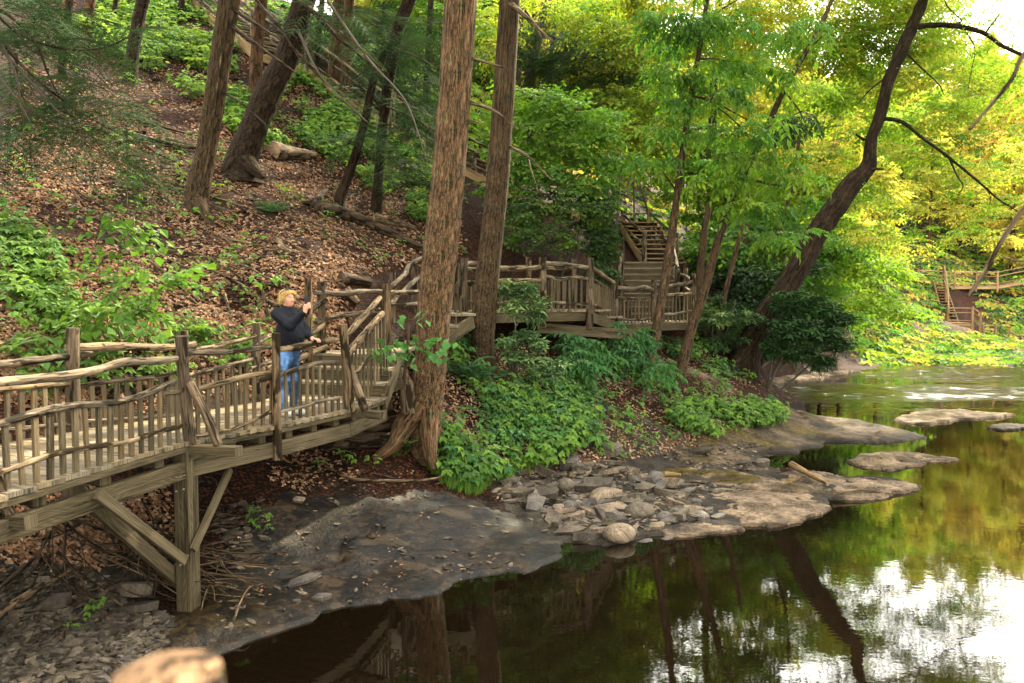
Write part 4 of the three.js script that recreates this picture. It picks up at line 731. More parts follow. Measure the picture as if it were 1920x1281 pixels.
function highCrown(parent, tr, seed, { n = 9, spread = 3.2, per = 60, kind = 'canopy', set = GREEN.maple, from = 0.3, scale = 0.62, mat = MAT.barkDark, lift = 0.6 } = {}) {
  const r = rng(seed), cl = [];
  for (let i = 0; i < n; i++) { const t = lerp(from, 1, (i + 0.5) / n), a = tr.above(t), an = i * 2.4 + r() * 0.8, L = spread * (1.15 - 0.6 * (i / n)) * (0.7 + r() * 0.5), b = a.clone().add(V(Math.cos(an) * L, lift + r() * 0.8, Math.sin(an) * L)); limb(parent, a, b, Math.max(0.03, tr.rad[1] * 0.22), mat, seed + i); cl.push([b, [spread * 0.42, spread * 0.20, spread * 0.42], per]); cl.push([a.clone().lerp(b, 0.55), [spread * 0.35, spread * 0.16, spread * 0.35], per >> 1]); }
  leaves(parent, kind, kind === 'hemlock' ? LEAF.needle : LEAF.thin, cl, set, seed, { scale });
}
const tree = (label, group) => thing('tree', label, 'tree', group);
{
  let t = tree('great straight trunk with furrowed warm brown bark beside the steps'), k = trunkFrom(t, [[794, 858, 52], [797, 800, 60], [802, 740, 62], [809, 660, 61], [816, 560, 64], [826, 470, 65], [838, 360, 62], [851, 200, 60], [864, 0, 59]], 13.3, MAT.bark, { sides: 40, lump: 0.05, step: 0.1, up: 13, rough: 4 });
  const root = (a, r, s) => part('root', tube(a, r, { sides: 14, lump: r[0] * 0.14, seed: s, step: 0.08 }), MAT.bark, t);
  root([P(806, 770, 13.1), P(805, 815, 12.95), P(806, 852, 12.85), P(814, 880, 12.8)], [0.17, 0.16, 0.12, 0.06], 4); root([P(785, 760, 13.2), P(758, 800, 13.05), P(735, 835, 12.9), P(700, 862, 12.8)], [0.22, 0.19, 0.13, 0.05], 5); root([P(800, 800, 13.4), P(830, 836, 13.6), P(845, 860, 13.7)], [0.22, 0.14, 0.06], 6);
  part('broken_stub', tube([P(766, 775, 13.0), P(761, 720, 13.0), P(757, 690, 13.0)], [0.13, 0.11, 0.05], { sides: 10, lump: 0.03, seed: 7, step: 0.06 }), MAT.logPost, t);
  for (const [a, b, c, w] of [[[880, 108], [905, 115], [965, 133], 0.03], [[874, 190], [925, 207], [972, 243], 0.035], [[870, 225], [893, 228], [904, 234], 0.02]]) part('branch', tube([P(...a, 13.3), P(...b, 13.0), P(...c, 12.8)], [w, w * 0.7, w * 0.3], { sides: 6, lump: 0.004, step: 0.1 }), MAT.stick, t);
  highCrown(t, k, 31, { n: 12, spread: 4.2, per: 60 });
  t = tree('second straight trunk, slimmer and smoother, right of the great one'); k = trunkFrom(t, [[908, 700, 50], [905, 660, 43], [907, 597, 46], [914, 515, 45], [927, 400, 42], [936, 300, 42], [956, 0, 38]], 16.3, MAT.barkGrey, { sides: 32, lump: 0.03, step: 0.12, up: 12, seed: 9 });
  for (const [a, b, c, w] of [[[955, 275], [985, 290], [1035, 338], 0.035], [[990, 296], [998, 325], [1010, 362], 0.02], [[950, 0], [990, 35], [1040, 82], 0.06], [[985, 20], [1010, 60], [1022, 95], 0.03]]) part('branch', tube([P(...a, 16.2), P(...b, 15.8), P(...c, 15.5)], [w, w * 0.7, w * 0.25], { sides: 6, lump: 0.004, step: 0.1 }), MAT.stick, t);
  highCrown(t, k, 37, { n: 11, spread: 3.8, per: 55 });
  t = tree('twin-stemmed grey tree on the leaf-strewn slope, above the maple sapling'); k = trunkFrom(t, [[366, 398, 40], [362, 365, 34], [378, 290, 25], [393, 190, 21], [405, 100, 20], [418, 0, 18]], 17.2, MAT.barkGrey, { sides: 14, up: 10, seed: 12, flare: 1.2 });
  part('trunk', tube([P(374, 375, 17.35), P(391, 290, 17.45), P(410, 190, 17.5), P(425, 90, 17.5), P(439, 0, 17.5), P(455, -180, 17.5), P(466, -380, 17.5)], [0.19, 0.15, 0.13, 0.125, 0.12, 0.09, 0.04], { sides: 14, lump: 0.008, seed: 13, step: 0.16 }), MAT.barkGrey, t);
  part('root', tube([P(372, 380, 17.1), P(385, 405, 16.9), P(402, 430, 16.7)], [0.18, 0.11, 0.04], { sides: 9, lump: 0.01, step: 0.1 }), MAT.barkGrey, t);
  for (const [a, b, c, w] of [[[430, 45], [490, 90], [556, 137], 0.045], [[420, 175], [450, 192], [498, 233], 0.03], [[436, 15], [480, 45], [527, 75], 0.04]]) part('branch', tube([P(...a, 17.4), P(...b, 17.1), P(...c, 16.9)], [w, w * 0.75, w * 0.3], { sides: 6, lump: 0.005, step: 0.12 }), MAT.stickDark, t);
  highCrown(t, k, 41, { n: 8, spread: 3.4, per: 40 });
  t = tree('thick dark trunk leaning right on the upper slope'); k = trunkFrom(t, [[450, 322, 66], [453, 300, 58], [472, 250, 50], [499, 183, 48], [541, 98, 43], [570, 0, 40]], 19.6, MAT.barkDark, { sides: 20, lump: 0.05, up: 12, seed: 15, flare: 1.25 });
  part('root', tube([P(462, 305, 19.4), P(480, 322, 19.2), P(492, 334, 19.0)], [0.24, 0.14, 0.05], { sides: 9, lump: 0.02, step: 0.1 }), MAT.barkDark, t); part('root', tube([P(440, 300, 19.4), P(424, 320, 19.3), P(412, 332, 19.3)], [0.24, 0.15, 0.06], { sides: 9, lump: 0.02, step: 0.1 }), MAT.barkDark, t);
  for (const [a, b, c, w] of [[[565, 0], [640, 75], [716, 134], 0.06], [[520, 60], [580, 122], [685, 228], 0.05], [[480, 0], [530, 60], [567, 120], 0.04]]) part('branch', tube([P(...a, 19.5), P(...b, 19.2), P(...c, 19.0)], [w, w * 0.75, w * 0.3], { sides: 6, lump: 0.006, step: 0.12 }), MAT.stickDark, t);
  highCrown(t, k, 43, { n: 9, spread: 3.6, per: 45 });
  const plain = (label, list, d, mat, o = {}, c = {}) => { const q = tree(label), tr = trunkFrom(q, list, d, mat, { sides: 12, up: 9, ...o }); if (c) highCrown(q, tr, Math.round(d * 7 + list[0][0]), { n: 6, spread: 3.0, per: 34, ...c }); return [q, tr]; };
  plain('reddish-brown trunk standing just behind the dark leaning one', [[478, 205, 26], [480, 130, 23], [484, 60, 22], [490, 0, 22]], 23.5, MAT.barkFar, { seed: 21 });
  plain('dark trunk rising from the ferny slope behind the hemlock boughs', [[244, 143, 26], [252, 80, 22], [263, 20, 22], [268, 0, 22]], 23.0, MAT.barkDark, { seed: 22 });
  plain('slim dark trunk half hidden by the hemlock boughs, farthest left', [[117, 112, 15], [124, 60, 13], [130, 0, 13]], 21.5, MAT.barkDark, { seed: 23 }, null);
  plain('thin dark stem at the upper left, right of the twin-trunk hemlock shade', [[208, 60, 10], [213, 30, 9], [217, 0, 9]], 27, MAT.barkDark, { seed: 41 }, null);
  plain('thin dark trunk behind the twin-stemmed tree, left of its stems', [[330, 60, 12], [336, 30, 11], [341, 0, 11]], 29, MAT.barkDark, { seed: 42 }, null);
  plain('slim dark trunk between the reddish-brown trunk and the paired trunks', [[592, 120, 12], [598, 60, 11], [604, 0, 11]], 29, MAT.barkDark, { seed: 43 }, null);
  plain('slim dark trunk just left of the great trunk, far behind it', [[792, 290, 12], [800, 150, 11], [808, 0, 11]], 31, MAT.barkDark, { seed: 44 }, null);
  plain('short dark trunk between the two behind the hemlock boughs', [[163, 70, 19], [166, 30, 18], [169, 0, 18]], 25.5, MAT.barkFar, { seed: 24 }, null);
  plain('left trunk of the brown pair standing by the middle flight of the hill stairs', [[624, 185, 27], [630, 110, 25], [637, 0, 24]], 27.6, MAT.barkFar, { seed: 25 });
  plain('right trunk of the brown pair standing by the middle flight of the hill stairs', [[644, 206, 24], [650, 120, 20], [656, 0, 18]], 26.4, MAT.barkFar, { seed: 26 });
  plain('slim leaning mossy trunk above the fallen log', [[636, 378, 22], [660, 310, 17], [681, 240, 15], [704, 140, 16], [722, 100, 12], [738, 75, 9]], 20.9, MAT.barkDark, { seed: 27, up: 0 }, null);
  plain('dark bent trunk right of the mossy leaning one, above the fallen log', [[706, 392, 24], [710, 330, 18], [719, 225, 19], [734, 120, 22], [748, 50, 24], [768, 0, 24], [790, -60, 22]], 21.6, MAT.barkDark, { seed: 28 });
  plain('slanting grey trunk behind the maple thicket', [[992, 160, 18], [1000, 110, 17], [1012, 60, 17], [1026, 0, 16]], 33, MAT.barkGrey, { seed: 29 }, null);
  plain('thin dark upright trunk just right of the slanting grey one', [[1030, 165, 9], [1036, 80, 9], [1043, 0, 8]], 33.5, MAT.barkDark, { seed: 30 }, null);
  plain('thin pale upright trunk just left of the slanting grey one', [[972, 165, 9], [976, 80, 8], [979, 0, 8]], 35, MAT.barkGrey, { seed: 31 }, null);
  plain('grey trunk behind the feathery leaves of the slim curving tree', [[1338, 170, 15], [1342, 120, 14], [1348, 0, 13]], 34, MAT.barkGrey, { seed: 32 }, null);

  // the slender trees of the creek bank
  t = tree('slim curving dark tree on the bank in front of the low platform'); k = trunkFrom(t, [[1205, 724, 26], [1212, 690, 22], [1227, 640, 20], [1241, 560, 18], [1254, 480, 18], [1264, 410, 15], [1273, 340, 13], [1290, 215, 11], [1305, 130, 10], [1320, 40, 9], [1329, -20, 8]], 20, MAT.barkThin, { sides: 12, up: 4, seed: 34, lump: 0.06 });
  for (const [a, b, c, w] of [[[1284, 250], [1320, 240], [1383, 255], 0.045], [[1299, 180], [1335, 190], [1420, 235], 0.035], [[1311, 110], [1340, 111], [1375, 116], 0.03], [[1318, 50], [1350, 20], [1400, -10], 0.03], [[1270, 360], [1240, 320], [1215, 300], 0.025]]) part('branch', tube([P(...a, 20), P(...b, 19.6), P(...c, 19.2)], [w, w * 0.75, w * 0.3], { sides: 6, lump: 0.004, step: 0.12 }), MAT.barkThin, t);
  const near = (x, y, d, rx, ry, rz, n, own) => [P(x, y, d), [rx, ry, rz], n, own];
  leaves(t, 'ash', LEAF.thin, [near(1290, 60, 19.6, 1.05, 0.28, 1.08, 28), near(1250, 40, 19.2, 0.73, 0.24, 0.84, 17), near(1350, 40, 19.4, 0.84, 0.24, 0.96, 20), near(1275, 130, 19.3, 0.73, 0.20, 0.84, 16), near(1345, 150, 19.2, 0.73, 0.20, 0.84, 13), near(1400, 110, 19.2, 0.63, 0.20, 0.72, 11), near(1265, 185, 19.6, 0.53, 0.16, 0.72, 10), near(1250, 235, 19.4, 0.63, 0.20, 0.72, 11), near(1330, 245, 19.2, 0.73, 0.16, 0.84, 12), near(1395, 250, 19, 0.63, 0.16, 0.72, 11), near(1430, 225, 19, 0.53, 0.16, 0.60, 7), near(1215, 300, 19.4, 0.53, 0.16, 0.60, 8), near(1370, 185, 19.2, 0.53, 0.16, 0.60, 7), near(1320, -40, 19.6, 1.05, 0.32, 1.20, 18)], [...GREEN.ash, ...GREEN.maple], 51, { scale: 0.9 });
  t = tree('slim leaning tree with a mottled stem right of the low platform'); k = trunkFrom(t, [[1274, 716, 24], [1282, 675, 20], [1298, 610, 19], [1320, 548, 18], [1336, 488, 16], [1355, 426, 14], [1376, 366, 13], [1395, 328, 12], [1431, 256, 12], [1457, 197, 11], [1484, 144, 10], [1513, 95, 10], [1546, 33, 8], [1560, 0, 7]], 20.4, MAT.barkThin, { sides: 12, up: 4, seed: 35, lump: 0.06 });
  for (const [a, b, c, w] of [[[1420, 280], [1380, 230], [1320, 182], 0.03], [[1470, 170], [1500, 210], [1520, 260], 0.025], [[1513, 95], [1540, 70], [1568, 46], 0.025], [[1395, 330], [1440, 345], [1500, 350], 0.03], [[1370, 385], [1330, 340], [1300, 330], 0.025]]) part('branch', tube([P(...a, 20.4), P(...b, 20), P(...c, 19.8)], [w, w * 0.75, w * 0.3], { sides: 6, lump: 0.004, step: 0.12 }), MAT.barkThin, t);
  leaves(t, 'ash', LEAF.thin, [near(1440, 130, 20, 0.84, 0.24, 0.96, 19), near(1480, 60, 20, 0.84, 0.24, 0.96, 18), near(1500, 170, 20, 0.73, 0.20, 0.84, 14), near(1500, 225, 19.8, 0.53, 0.20, 0.72, 11, GREEN.deep), near(1430, 295, 19.6, 0.84, 0.20, 0.96, 17), near(1370, 300, 19.4, 0.73, 0.20, 0.84, 13), near(1480, 330, 19.8, 0.84, 0.24, 0.96, 18), near(1420, 380, 19.6, 0.84, 0.24, 0.96, 18), near(1330, 340, 19.4, 0.63, 0.20, 0.72, 11), near(1460, 440, 20.2, 0.73, 0.24, 0.84, 12),], [...GREEN.ash, ...GREEN.lime], 52, { scale: 0.9 });

  t = tree('big dark tree leaning out over the creek with long bare limbs'); k = trunkFrom(t, [[1392, 692, 64], [1404, 655, 52], [1434, 600, 45], [1470, 545, 42], [1507, 484, 41], [1540, 425, 40], [1566, 390, 40], [1598, 345, 36], [1628, 311, 27], [1634, 262, 20], [1651, 213, 20], [1667, 148, 21], [1696, 82, 23], [1712, 46, 22], [1732, 0, 18], [1752, -60, 15]], 25, MAT.barkDark, { sides: 20, up: 5, seed: 36, lump: 0.07 });
  part('root', tube([P(1400, 660, 24.8), P(1375, 690, 24.5), P(1340, 700, 24.2)], [0.35, 0.2, 0.08], { sides: 9, lump: 0.03, step: 0.12 }), MAT.barkDark, t); part('root', tube([P(1405, 670, 24.8), P(1408, 700, 24.6), P(1412, 722, 24.5)], [0.35, 0.22, 0.1], { sides: 9, lump: 0.03, step: 0.12 }), MAT.barkDark, t);
  const limbs = [[[[1708, 52], [1745, 47], [1790, 48], [1845, 62], [1880, 86], [1928, 108]], [0.10, 0.085, 0.08, 0.065, 0.055, 0.05]], [[[1655, 222], [1690, 228], [1725, 255], [1785, 300], [1840, 345], [1870, 372], [1908, 396]], [0.07, 0.055, 0.05, 0.042, 0.035, 0.028, 0.015]], [[[1622, 322], [1640, 317], [1657, 317]], [0.06, 0.04, 0.02]], [[[1620, 262], [1605, 252]], [0.05, 0.02]], [[[1780, 296], [1795, 330], [1806, 348], [1796, 366]], [0.03, 0.02, 0.015, 0.01]], [[[1848, 62], [1872, 30], [1902, -6]], [0.035, 0.025, 0.015]], [[[1790, 45], [1803, 40], [1775, 10], [1772, -10]], [0.03, 0.025, 0.02, 0.012]], [[[1700, 100], [1725, 125], [1762, 160], [1770, 178]], [0.03, 0.022, 0.016, 0.01]], [[[1812, 60], [1828, 90], [1822, 130], [1815, 170]], [0.02, 0.015, 0.012, 0.008]], [[[1840, 345], [1856, 365], [1855, 390]], [0.02, 0.012, 0.006]], [[[1655, 150], [1630, 170], [1608, 195]], [0.03, 0.02, 0.01]]];
  for (const [l, w] of limbs) part('branch', tube(l.map(([x, y], i) => P(x, y, 25 - i * 0.25)), w, { sides: 7, lump: w[0] * 0.2, step: 0.12, seed: Math.round(l[0][0]) }), MAT.barkDark, t);
  leaves(t, 'beech', LEAF.thin, [near(1640, 60, 27.8, 1.4, 0.4, 1.2, 60), near(1720, 90, 27.4, 1.3, 0.4, 1.2, 46), near(1800, 110, 25.1, 1.2, 0.35, 1.2, 40), near(1870, 70, 24.7, 1.0, 0.4, 1.0, 26), near(1820, 180, 25.1, 0.9, 0.4, 0.9, 30), near(1760, 220, 25.5, 0.9, 0.35, 0.9, 24), near(1620, 180, 27.8, 0.9, 0.3, 0.9, 24), near(1660, 130, 27.6, 0.8, 0.2, 0.8, 26), near(1590, 120, 28.0, 0.9, 0.35, 0.9, 26), near(1700, 170, 27.4, 0.8, 0.3, 0.8, 20), near(1840, 20, 25.1, 1.4, 0.5, 1.2, 30), near(1720, 20, 27.6, 1.4, 0.5, 1.2, 40), near(1570, 20, 28.0, 1.2, 0.5, 1.2, 40), near(1500, 60, 28.6, 1.2, 0.5, 1.2, 34, GREEN.gold), near(1440, 20, 28.8, 1.2, 0.5, 1.2, 34, GREEN.gold), near(1620, 0, 28.4, 1.2, 0.5, 1.2, 34, GREEN.gold), near(1690, -20, 28.2, 1.2, 0.5, 1.2, 30), near(1540, 110, 28.8, 1.1, 0.4, 1.1, 28, GREEN.gold), near(1460, 120, 29.0, 1.1, 0.4, 1.1, 28, GREEN.gold), near(1380, 40, 29.2, 1.1, 0.5, 1.1, 28, GREEN.gold), near(1780, 40, 25.5, 1.0, 0.4, 1.0, 24), near(1740, 140, 25.7, 1.0, 0.4, 1.0, 24, GREEN.gold), near(1880, 250, 24.5, 0.6, 0.3, 0.8, 12), near(1900, 180, 24.5, 0.6, 0.3, 0.8, 12), near(1560, 455, 27.6, 1.0, 0.3, 0.9, 34, GREEN.ash), near(1545, 385, 27.2, 0.8, 0.3, 0.8, 26, GREEN.ash)], GREEN.lime, 53);
  const low = []; const rr = rng(78); for (let i = 0; i < 46; i++) { const x = 1470 + rr() * 430, y = -10 + rr() * 330; if (x > 1770 && y < 100) continue; low.push(near(x, y, 26.6 + rr() * 4, 0.9, 0.3, 0.9, 20 + Math.floor(rr() * 14), rr() < 0.5 ? GREEN.gold : GREEN.lime)); }
  for (let i = 0; i < 46; i++) low.push(near(1600 + rr() * 320, 250 + rr() * 210, 25.5 + rr() * 4.5, 0.7, 0.25, 0.7, 9, rr() < 0.5 ? GREEN.gold : GREEN.maple));
  for (let i = 0; i < 84; i++) low.push(near(1200 + rr() * 600, -60 + rr() * 170, 28 + rr() * 6, 1.2, 0.4, 1.2, 34, rr() < 0.5 ? GREEN.gold : GREEN.lime));
  leaves(t, 'beech', LEAF.thin, low, GREEN.lime, 55);
  const high = []; const r = rng(77); for (let i = 0; i < 22; i++) high.push([P(1420 + r() * 420, -60 - r() * 330, 22 + r() * 7), [1.2, 0.4, 1.2], 14 + Math.floor(r() * 18)]);
  leaves(t, 'far', LEAF.thin, high, GREEN.lime, 54, { scale: 0.62 });
  for (const [x, y, d, x2, y2, d2] of [[1745, -40, 25, 1600, -160, 23], [1750, -55, 25, 1850, -150, 23], [1755, -80, 25, 1700, -260, 24], [1750, -70, 25, 1900, -230, 27]]) limb(t, P(x, y, d), P(x2, y2, d2), 0.09, MAT.barkDark, x2);
  // more stems in the gloom right of the platform
  for (const [label, l, d] of [['dark stem behind the slim leaning tree, nearest the bent handrail', [[1312, 640, 22], [1310, 560, 17], [1318, 460, 14], [1330, 380, 10]], 26.5], ['crooked thin stem between the slim leaning tree and the big leaning tree', [[1345, 650, 12], [1358, 560, 10], [1385, 450, 9], [1405, 365, 8]], 26], ['short bare snag among the laurels left of the big leaning tree', [[1376, 640, 13], [1390, 520, 10], [1402, 420, 8]], 27.5], ['slim stem rising just behind the foot of the big leaning tree', [[1420, 620, 10], [1450, 480, 9], [1490, 330, 7], [1500, 240, 6]], 28]]) plain(label, l, d, MAT.barkThin, { sides: 8, up: 0, seed: Math.round(d * 10) }, null);
}

// ---------------------------------------------------------------- undergrowth, shrubs, saplings and the woods behind
const inPoly = (poly, x, y) => inside(poly, x, y);
function overPixels(poly, n, seed) {                             // ground points that fall evenly over a region of the photograph
  const r = rng(seed), xs = poly.map(p => p[0]), ys = poly.map(p => p[1]), x0 = Math.min(...xs), x1 = Math.max(...xs), y0 = Math.min(...ys), y1 = Math.max(...ys), out = [];
  for (let t = 0; out.length < n && t < n * 12; t++) { const x = lerp(x0, x1, r()), y = lerp(y0, y1, r()); if (!inPoly(poly, x, y)) continue; const g = onGround(x, y); if (g.z < -130) continue; out.push(g); }
  return out;
}
function carpet(name, label, kind, mat, points, set, seed, { scale = 1, vary = 0.5, clumpy = 0, stand = 0.35 } = {}) {
  const r = rng(seed), lots = SPRAY[kind].map(() => []), up = V(0, 1, 0);
  points.forEach((p, i) => {
    if (clumpy && fbm(p.x * 0.9 + seed, p.z * 0.9, 3, 0, 0, 66) < clumpy * 0.5 + r() * 0.2) return;
    const n = slopeNormal(p.x, p.z), q = new THREE.Quaternion().setFromUnitVectors(up, n.lerp(up, stand).normalize()).multiply(quat(r() * 6.283, (r() - 0.5) * 0.5, (r() - 0.5) * 0.5));
    lots[i % lots.length].push([p, q, scale * (1 - vary / 2 + r() * vary * 1.4), tint(set, r)]);
  });
  const top = new THREE.Group(); top.name = numbered(name); scene.add(top); tag(top, label, null, null, 'stuff');
  lots.forEach((l, i) => l.length && swarm(name + '_patch', SPRAY[kind][i], mat, l, top));
}
const HILL = [[0, 330], [0, 640], [130, 700], [330, 690], [600, 640], [640, 520], [760, 500], [870, 480], [860, 330], [700, 230], [560, 120], [440, 0], [60, 0]];
const BANK = [[740, 640], [740, 800], [850, 905], [960, 900], [1240, 850], [1440, 790], [1500, 750], [1400, 690], [1300, 650], [1200, 640], [1000, 650], [880, 640]];
const DRY = [C(0.25, 0.145, 0.088), C(0.33, 0.20, 0.125), C(0.16, 0.085, 0.048), C(0.39, 0.27, 0.18), C(0.11, 0.064, 0.04), C(0.26, 0.125, 0.06)];
carpet('leaf_litter', 'brown dry fallen leaves lying thick on the hillside', 'dead', LEAF.dry, [...overPixels(HILL, 13500, 3), ...overPixels([[0, 640], [0, 760], [330, 760], [640, 690], [640, 560], [330, 600]], 2000, 5)], DRY, 4, { scale: 1.0, vary: 0.7, clumpy: 0.5, stand: 0.1 });
carpet('leaf_litter', 'brown dry fallen leaves on the bank and under the boardwalk', 'dead', LEAF.dry, [...overPixels(BANK, 2600, 6), ...overPixels([[0, 930], [0, 1060], [170, 1060], [330, 1010], [300, 900], [200, 930]], 700, 7), ...overPixels([[520, 840], [640, 850], [680, 890], [560, 930], [510, 900]], 90, 8)], DRY, 9, { scale: 0.85, vary: 0.7, stand: 0.1 });
carpet('leaf_litter', 'a few brown leaves stranded on the wet rock and the stones', 'dead', LEAF.dry, overPixels([[420, 1000], [560, 900], [760, 880], [960, 900], [1300, 850], [1400, 900], [1200, 990], [960, 1060], [700, 1120], [500, 1180]], 70, 533), DRY, 10, { scale: 0.55, vary: 0.6, stand: 0.1 });
const lot = (n, s, ...p) => overPixels(p, n, s);
carpet('undergrowth', 'bright yellow-green herbs on the upper slope left of the twin trunks', 'herb', LEAF.thin, lot(1500, 11, [90, 0], [330, 0], [440, 60], [430, 150], [360, 190], [300, 140], [180, 120]), [...GREEN.lime, ...GREEN.fresh], 11, { scale: 1.25, vary: 0.9, clumpy: 0.9 });
carpet('undergrowth', 'bright green herbs on the slope between the dark leaning trunk and the fallen log', 'herb', LEAF.thin, lot(2600, 12, [425, 175], [530, 150], [580, 130], [640, 190], [760, 260], [840, 330], [850, 440], [740, 400], [640, 310], [560, 275], [500, 285], [430, 250]), [...GREEN.fresh, ...GREEN.maple, ...GREEN.lime], 12, { scale: 1.1, vary: 0.9, clumpy: 0.85 });
carpet('undergrowth', 'fresh green herbs crowding the left end of the slope above the boardwalk', 'herb', LEAF.thin, lot(380, 13, [0, 400], [60, 440], [120, 520], [180, 590], [150, 620], [60, 630], [0, 600]), GREEN.fresh, 13, { scale: 0.9, vary: 1.1, clumpy: 0.85 });
carpet('undergrowth', 'scattered green seedlings on the leaf-strewn hillside', 'herb', LEAF.thin, lot(260, 14, ...HILL), [...GREEN.fresh, ...GREEN.maple], 14, { scale: 0.9, vary: 0.9, clumpy: 0.45 });
carpet('undergrowth', 'low green plants along the hill side of the boardwalk', 'herb', LEAF.thin, lot(110, 15, [20, 650], [330, 620], [480, 640], [470, 690], [330, 720], [60, 760]), GREEN.fresh, 15, { scale: 1.0, clumpy: 0.3 });
carpet('undergrowth', 'lush bright green herbs below the two big trunks', 'herb', LEAF.thin, lot(1500, 16, [850, 770], [900, 745], [960, 730], [1080, 700], [1125, 790], [1110, 830], [1060, 850], [960, 890], [880, 912], [835, 900], [830, 820]), [...GREEN.fresh, ...GREEN.fresh, ...GREEN.teal], 16, { scale: 0.85, vary: 1.2, clumpy: 0.8 });
carpet('undergrowth', 'green plants among the leaf litter on the bank below the upper boardwalk', 'herb', LEAF.thin, lot(520, 17, ...BANK), [...GREEN.fresh, ...GREEN.teal, ...GREEN.maple], 17, { scale: 0.85, vary: 1.0, clumpy: 0.95 });
carpet('undergrowth', 'green tufts of herbs on the low point of the bank near the ledge', 'herb', LEAF.thin, [...lot(420, 18, [1250, 780], [1310, 765], [1390, 775], [1400, 805], [1330, 818], [1270, 810]), ...lot(160, 19, [1390, 760], [1460, 770], [1470, 800], [1400, 805])], GREEN.fresh, 18, { scale: 0.9, vary: 1.0, clumpy: 0.5 });
carpet('undergrowth', 'green plants on the bank around the feet of the slim trees', 'herb', LEAF.thin, lot(380, 20, [1120, 660], [1320, 640], [1400, 720], [1330, 770], [1180, 770]), [...GREEN.teal, ...GREEN.fresh], 20, { scale: 1.0, vary: 0.9, clumpy: 0.9 });
carpet('undergrowth', 'taller leafy sprays standing among the lush herbs below the two big trunks', 'maple', LEAF.thin, lot(130, 161, [870, 790], [960, 730], [1090, 710], [1120, 800], [1040, 850], [900, 880]).map(p => p.add(V(0, 0.28, 0))), [...GREEN.fresh, ...GREEN.teal], 161, { scale: 0.7, vary: 0.8, stand: 0.9 });
carpet('grass', 'pale green grass at the foot of the great trunk and along the stones', 'grass', LEAF.thin, [...lot(300, 21, [830, 868], [900, 880], [930, 905], [890, 935], [840, 918], [800, 880]), ...lot(160, 22, [930, 880], [1010, 860], [1010, 885], [930, 905])], [...GREEN.fresh, C(0.14, 0.22, 0.02)], 21, { scale: 0.9, stand: 0.8 });
carpet('undergrowth', 'sparse sprigs of green on the gravel and the wet rock', 'herb', LEAF.thin, [onGround(178, 1150), onGround(176, 1145), onGround(484, 985), onGround(490, 1000), onGround(478, 972), onGround(650, 870), onGround(640, 862), onGround(700, 880), onGround(140, 1186), onGround(600, 885)], GREEN.fresh, 22, { scale: 0.8 });

function bush(label, stems, clumps, kind, mat, set, seed, o = {}) {     // stems: [[px, py, d] foot, [px, py, d] top]
  const b = thing(o.name || 'shrub', label, o.category || 'shrub', o.group);
  stems.forEach(([a, c, w = 0.025], i) => { const A = P(...a), B = P(...c); A.y = Math.min(A.y, ground(A.x, A.z) - 0.05); part('stem', tube([A, A.clone().lerp(B, 0.5).add(V(0.08 * (i % 2 ? 1 : -1), 0, 0.05)), B], [w, w * 0.75, w * 0.35], { sides: 5, lump: w * 0.1, step: 0.15, seed: seed + i }), o.stem || MAT.twig, b); });
  leaves(b, kind, mat, clumps.map(([x, y, d, rx, ry, n]) => [P(x, y, d), [rx, ry, rx], n]), set, seed, { name: 'foliage', ...o });
  return b;
}
// thicket between the second trunk and the slim curving tree
bush('broad green maple thicket above the upper boardwalk', [[[1072, 480, 23.6], [1074, 290, 23.4], 0.05], [[1072, 480, 23.6], [1000, 260, 23.2], 0.03], [[1075, 470, 23.6], [1120, 250, 23.2], 0.03], [[1140, 420, 24.5], [1165, 270, 24], 0.04], [[1074, 300, 23.4], [1060, 215, 23], 0.025]],
  [[985, 185, 23, 0.8, 0.28, 40], [1040, 190, 22.8, 0.8, 0.28, 42], [1080, 215, 22.6, 0.8, 0.25, 42], [1000, 245, 22.6, 0.7, 0.25, 34], [1120, 250, 22.8, 0.7, 0.25, 36], [1060, 275, 22.4, 0.8, 0.25, 36], [965, 290, 22.4, 0.6, 0.25, 28], [1150, 300, 22.8, 0.7, 0.25, 32], [1010, 320, 22.4, 0.8, 0.25, 36], [1100, 340, 22.4, 0.8, 0.25, 36], [970, 215, 23.4, 0.6, 0.3, 28], [1150, 220, 24, 0.6, 0.3, 24]], 'maple', LEAF.thin, GREEN.maple, 61);
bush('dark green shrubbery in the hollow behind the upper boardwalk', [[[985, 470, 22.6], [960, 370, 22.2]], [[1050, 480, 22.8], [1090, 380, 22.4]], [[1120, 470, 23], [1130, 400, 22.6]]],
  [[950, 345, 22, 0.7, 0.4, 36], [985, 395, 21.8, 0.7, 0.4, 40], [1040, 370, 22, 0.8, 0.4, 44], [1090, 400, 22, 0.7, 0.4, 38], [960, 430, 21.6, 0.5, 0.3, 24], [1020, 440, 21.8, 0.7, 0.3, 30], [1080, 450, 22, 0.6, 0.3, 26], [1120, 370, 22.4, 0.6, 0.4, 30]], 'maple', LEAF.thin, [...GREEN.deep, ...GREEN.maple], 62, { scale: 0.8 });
bush('dark glossy laurel beside the foot of the broad stairs', [[[1140, 500, 23.2], [1140, 430, 23]], [[1155, 520, 23], [1170, 440, 23]]], [[1115, 420, 22.8, 0.5, 0.4, 60], [1120, 400, 23, 0.5, 0.4, 70], [1135, 455, 22.6, 0.5, 0.4, 70], [1130, 440, 23, 0.5, 0.4, 60], [1125, 480, 22.6, 0.4, 0.35, 60], [1125, 510, 22.2, 0.4, 0.3, 40], [1140, 520, 22.4, 0.3, 0.25, 30], [1140, 480, 23, 0.35, 0.3, 40]], 'laurel', LEAF.tough, [...GREEN.deep, ...GREEN.laurel], 63, { scale: 1.2, category: 'laurel' });
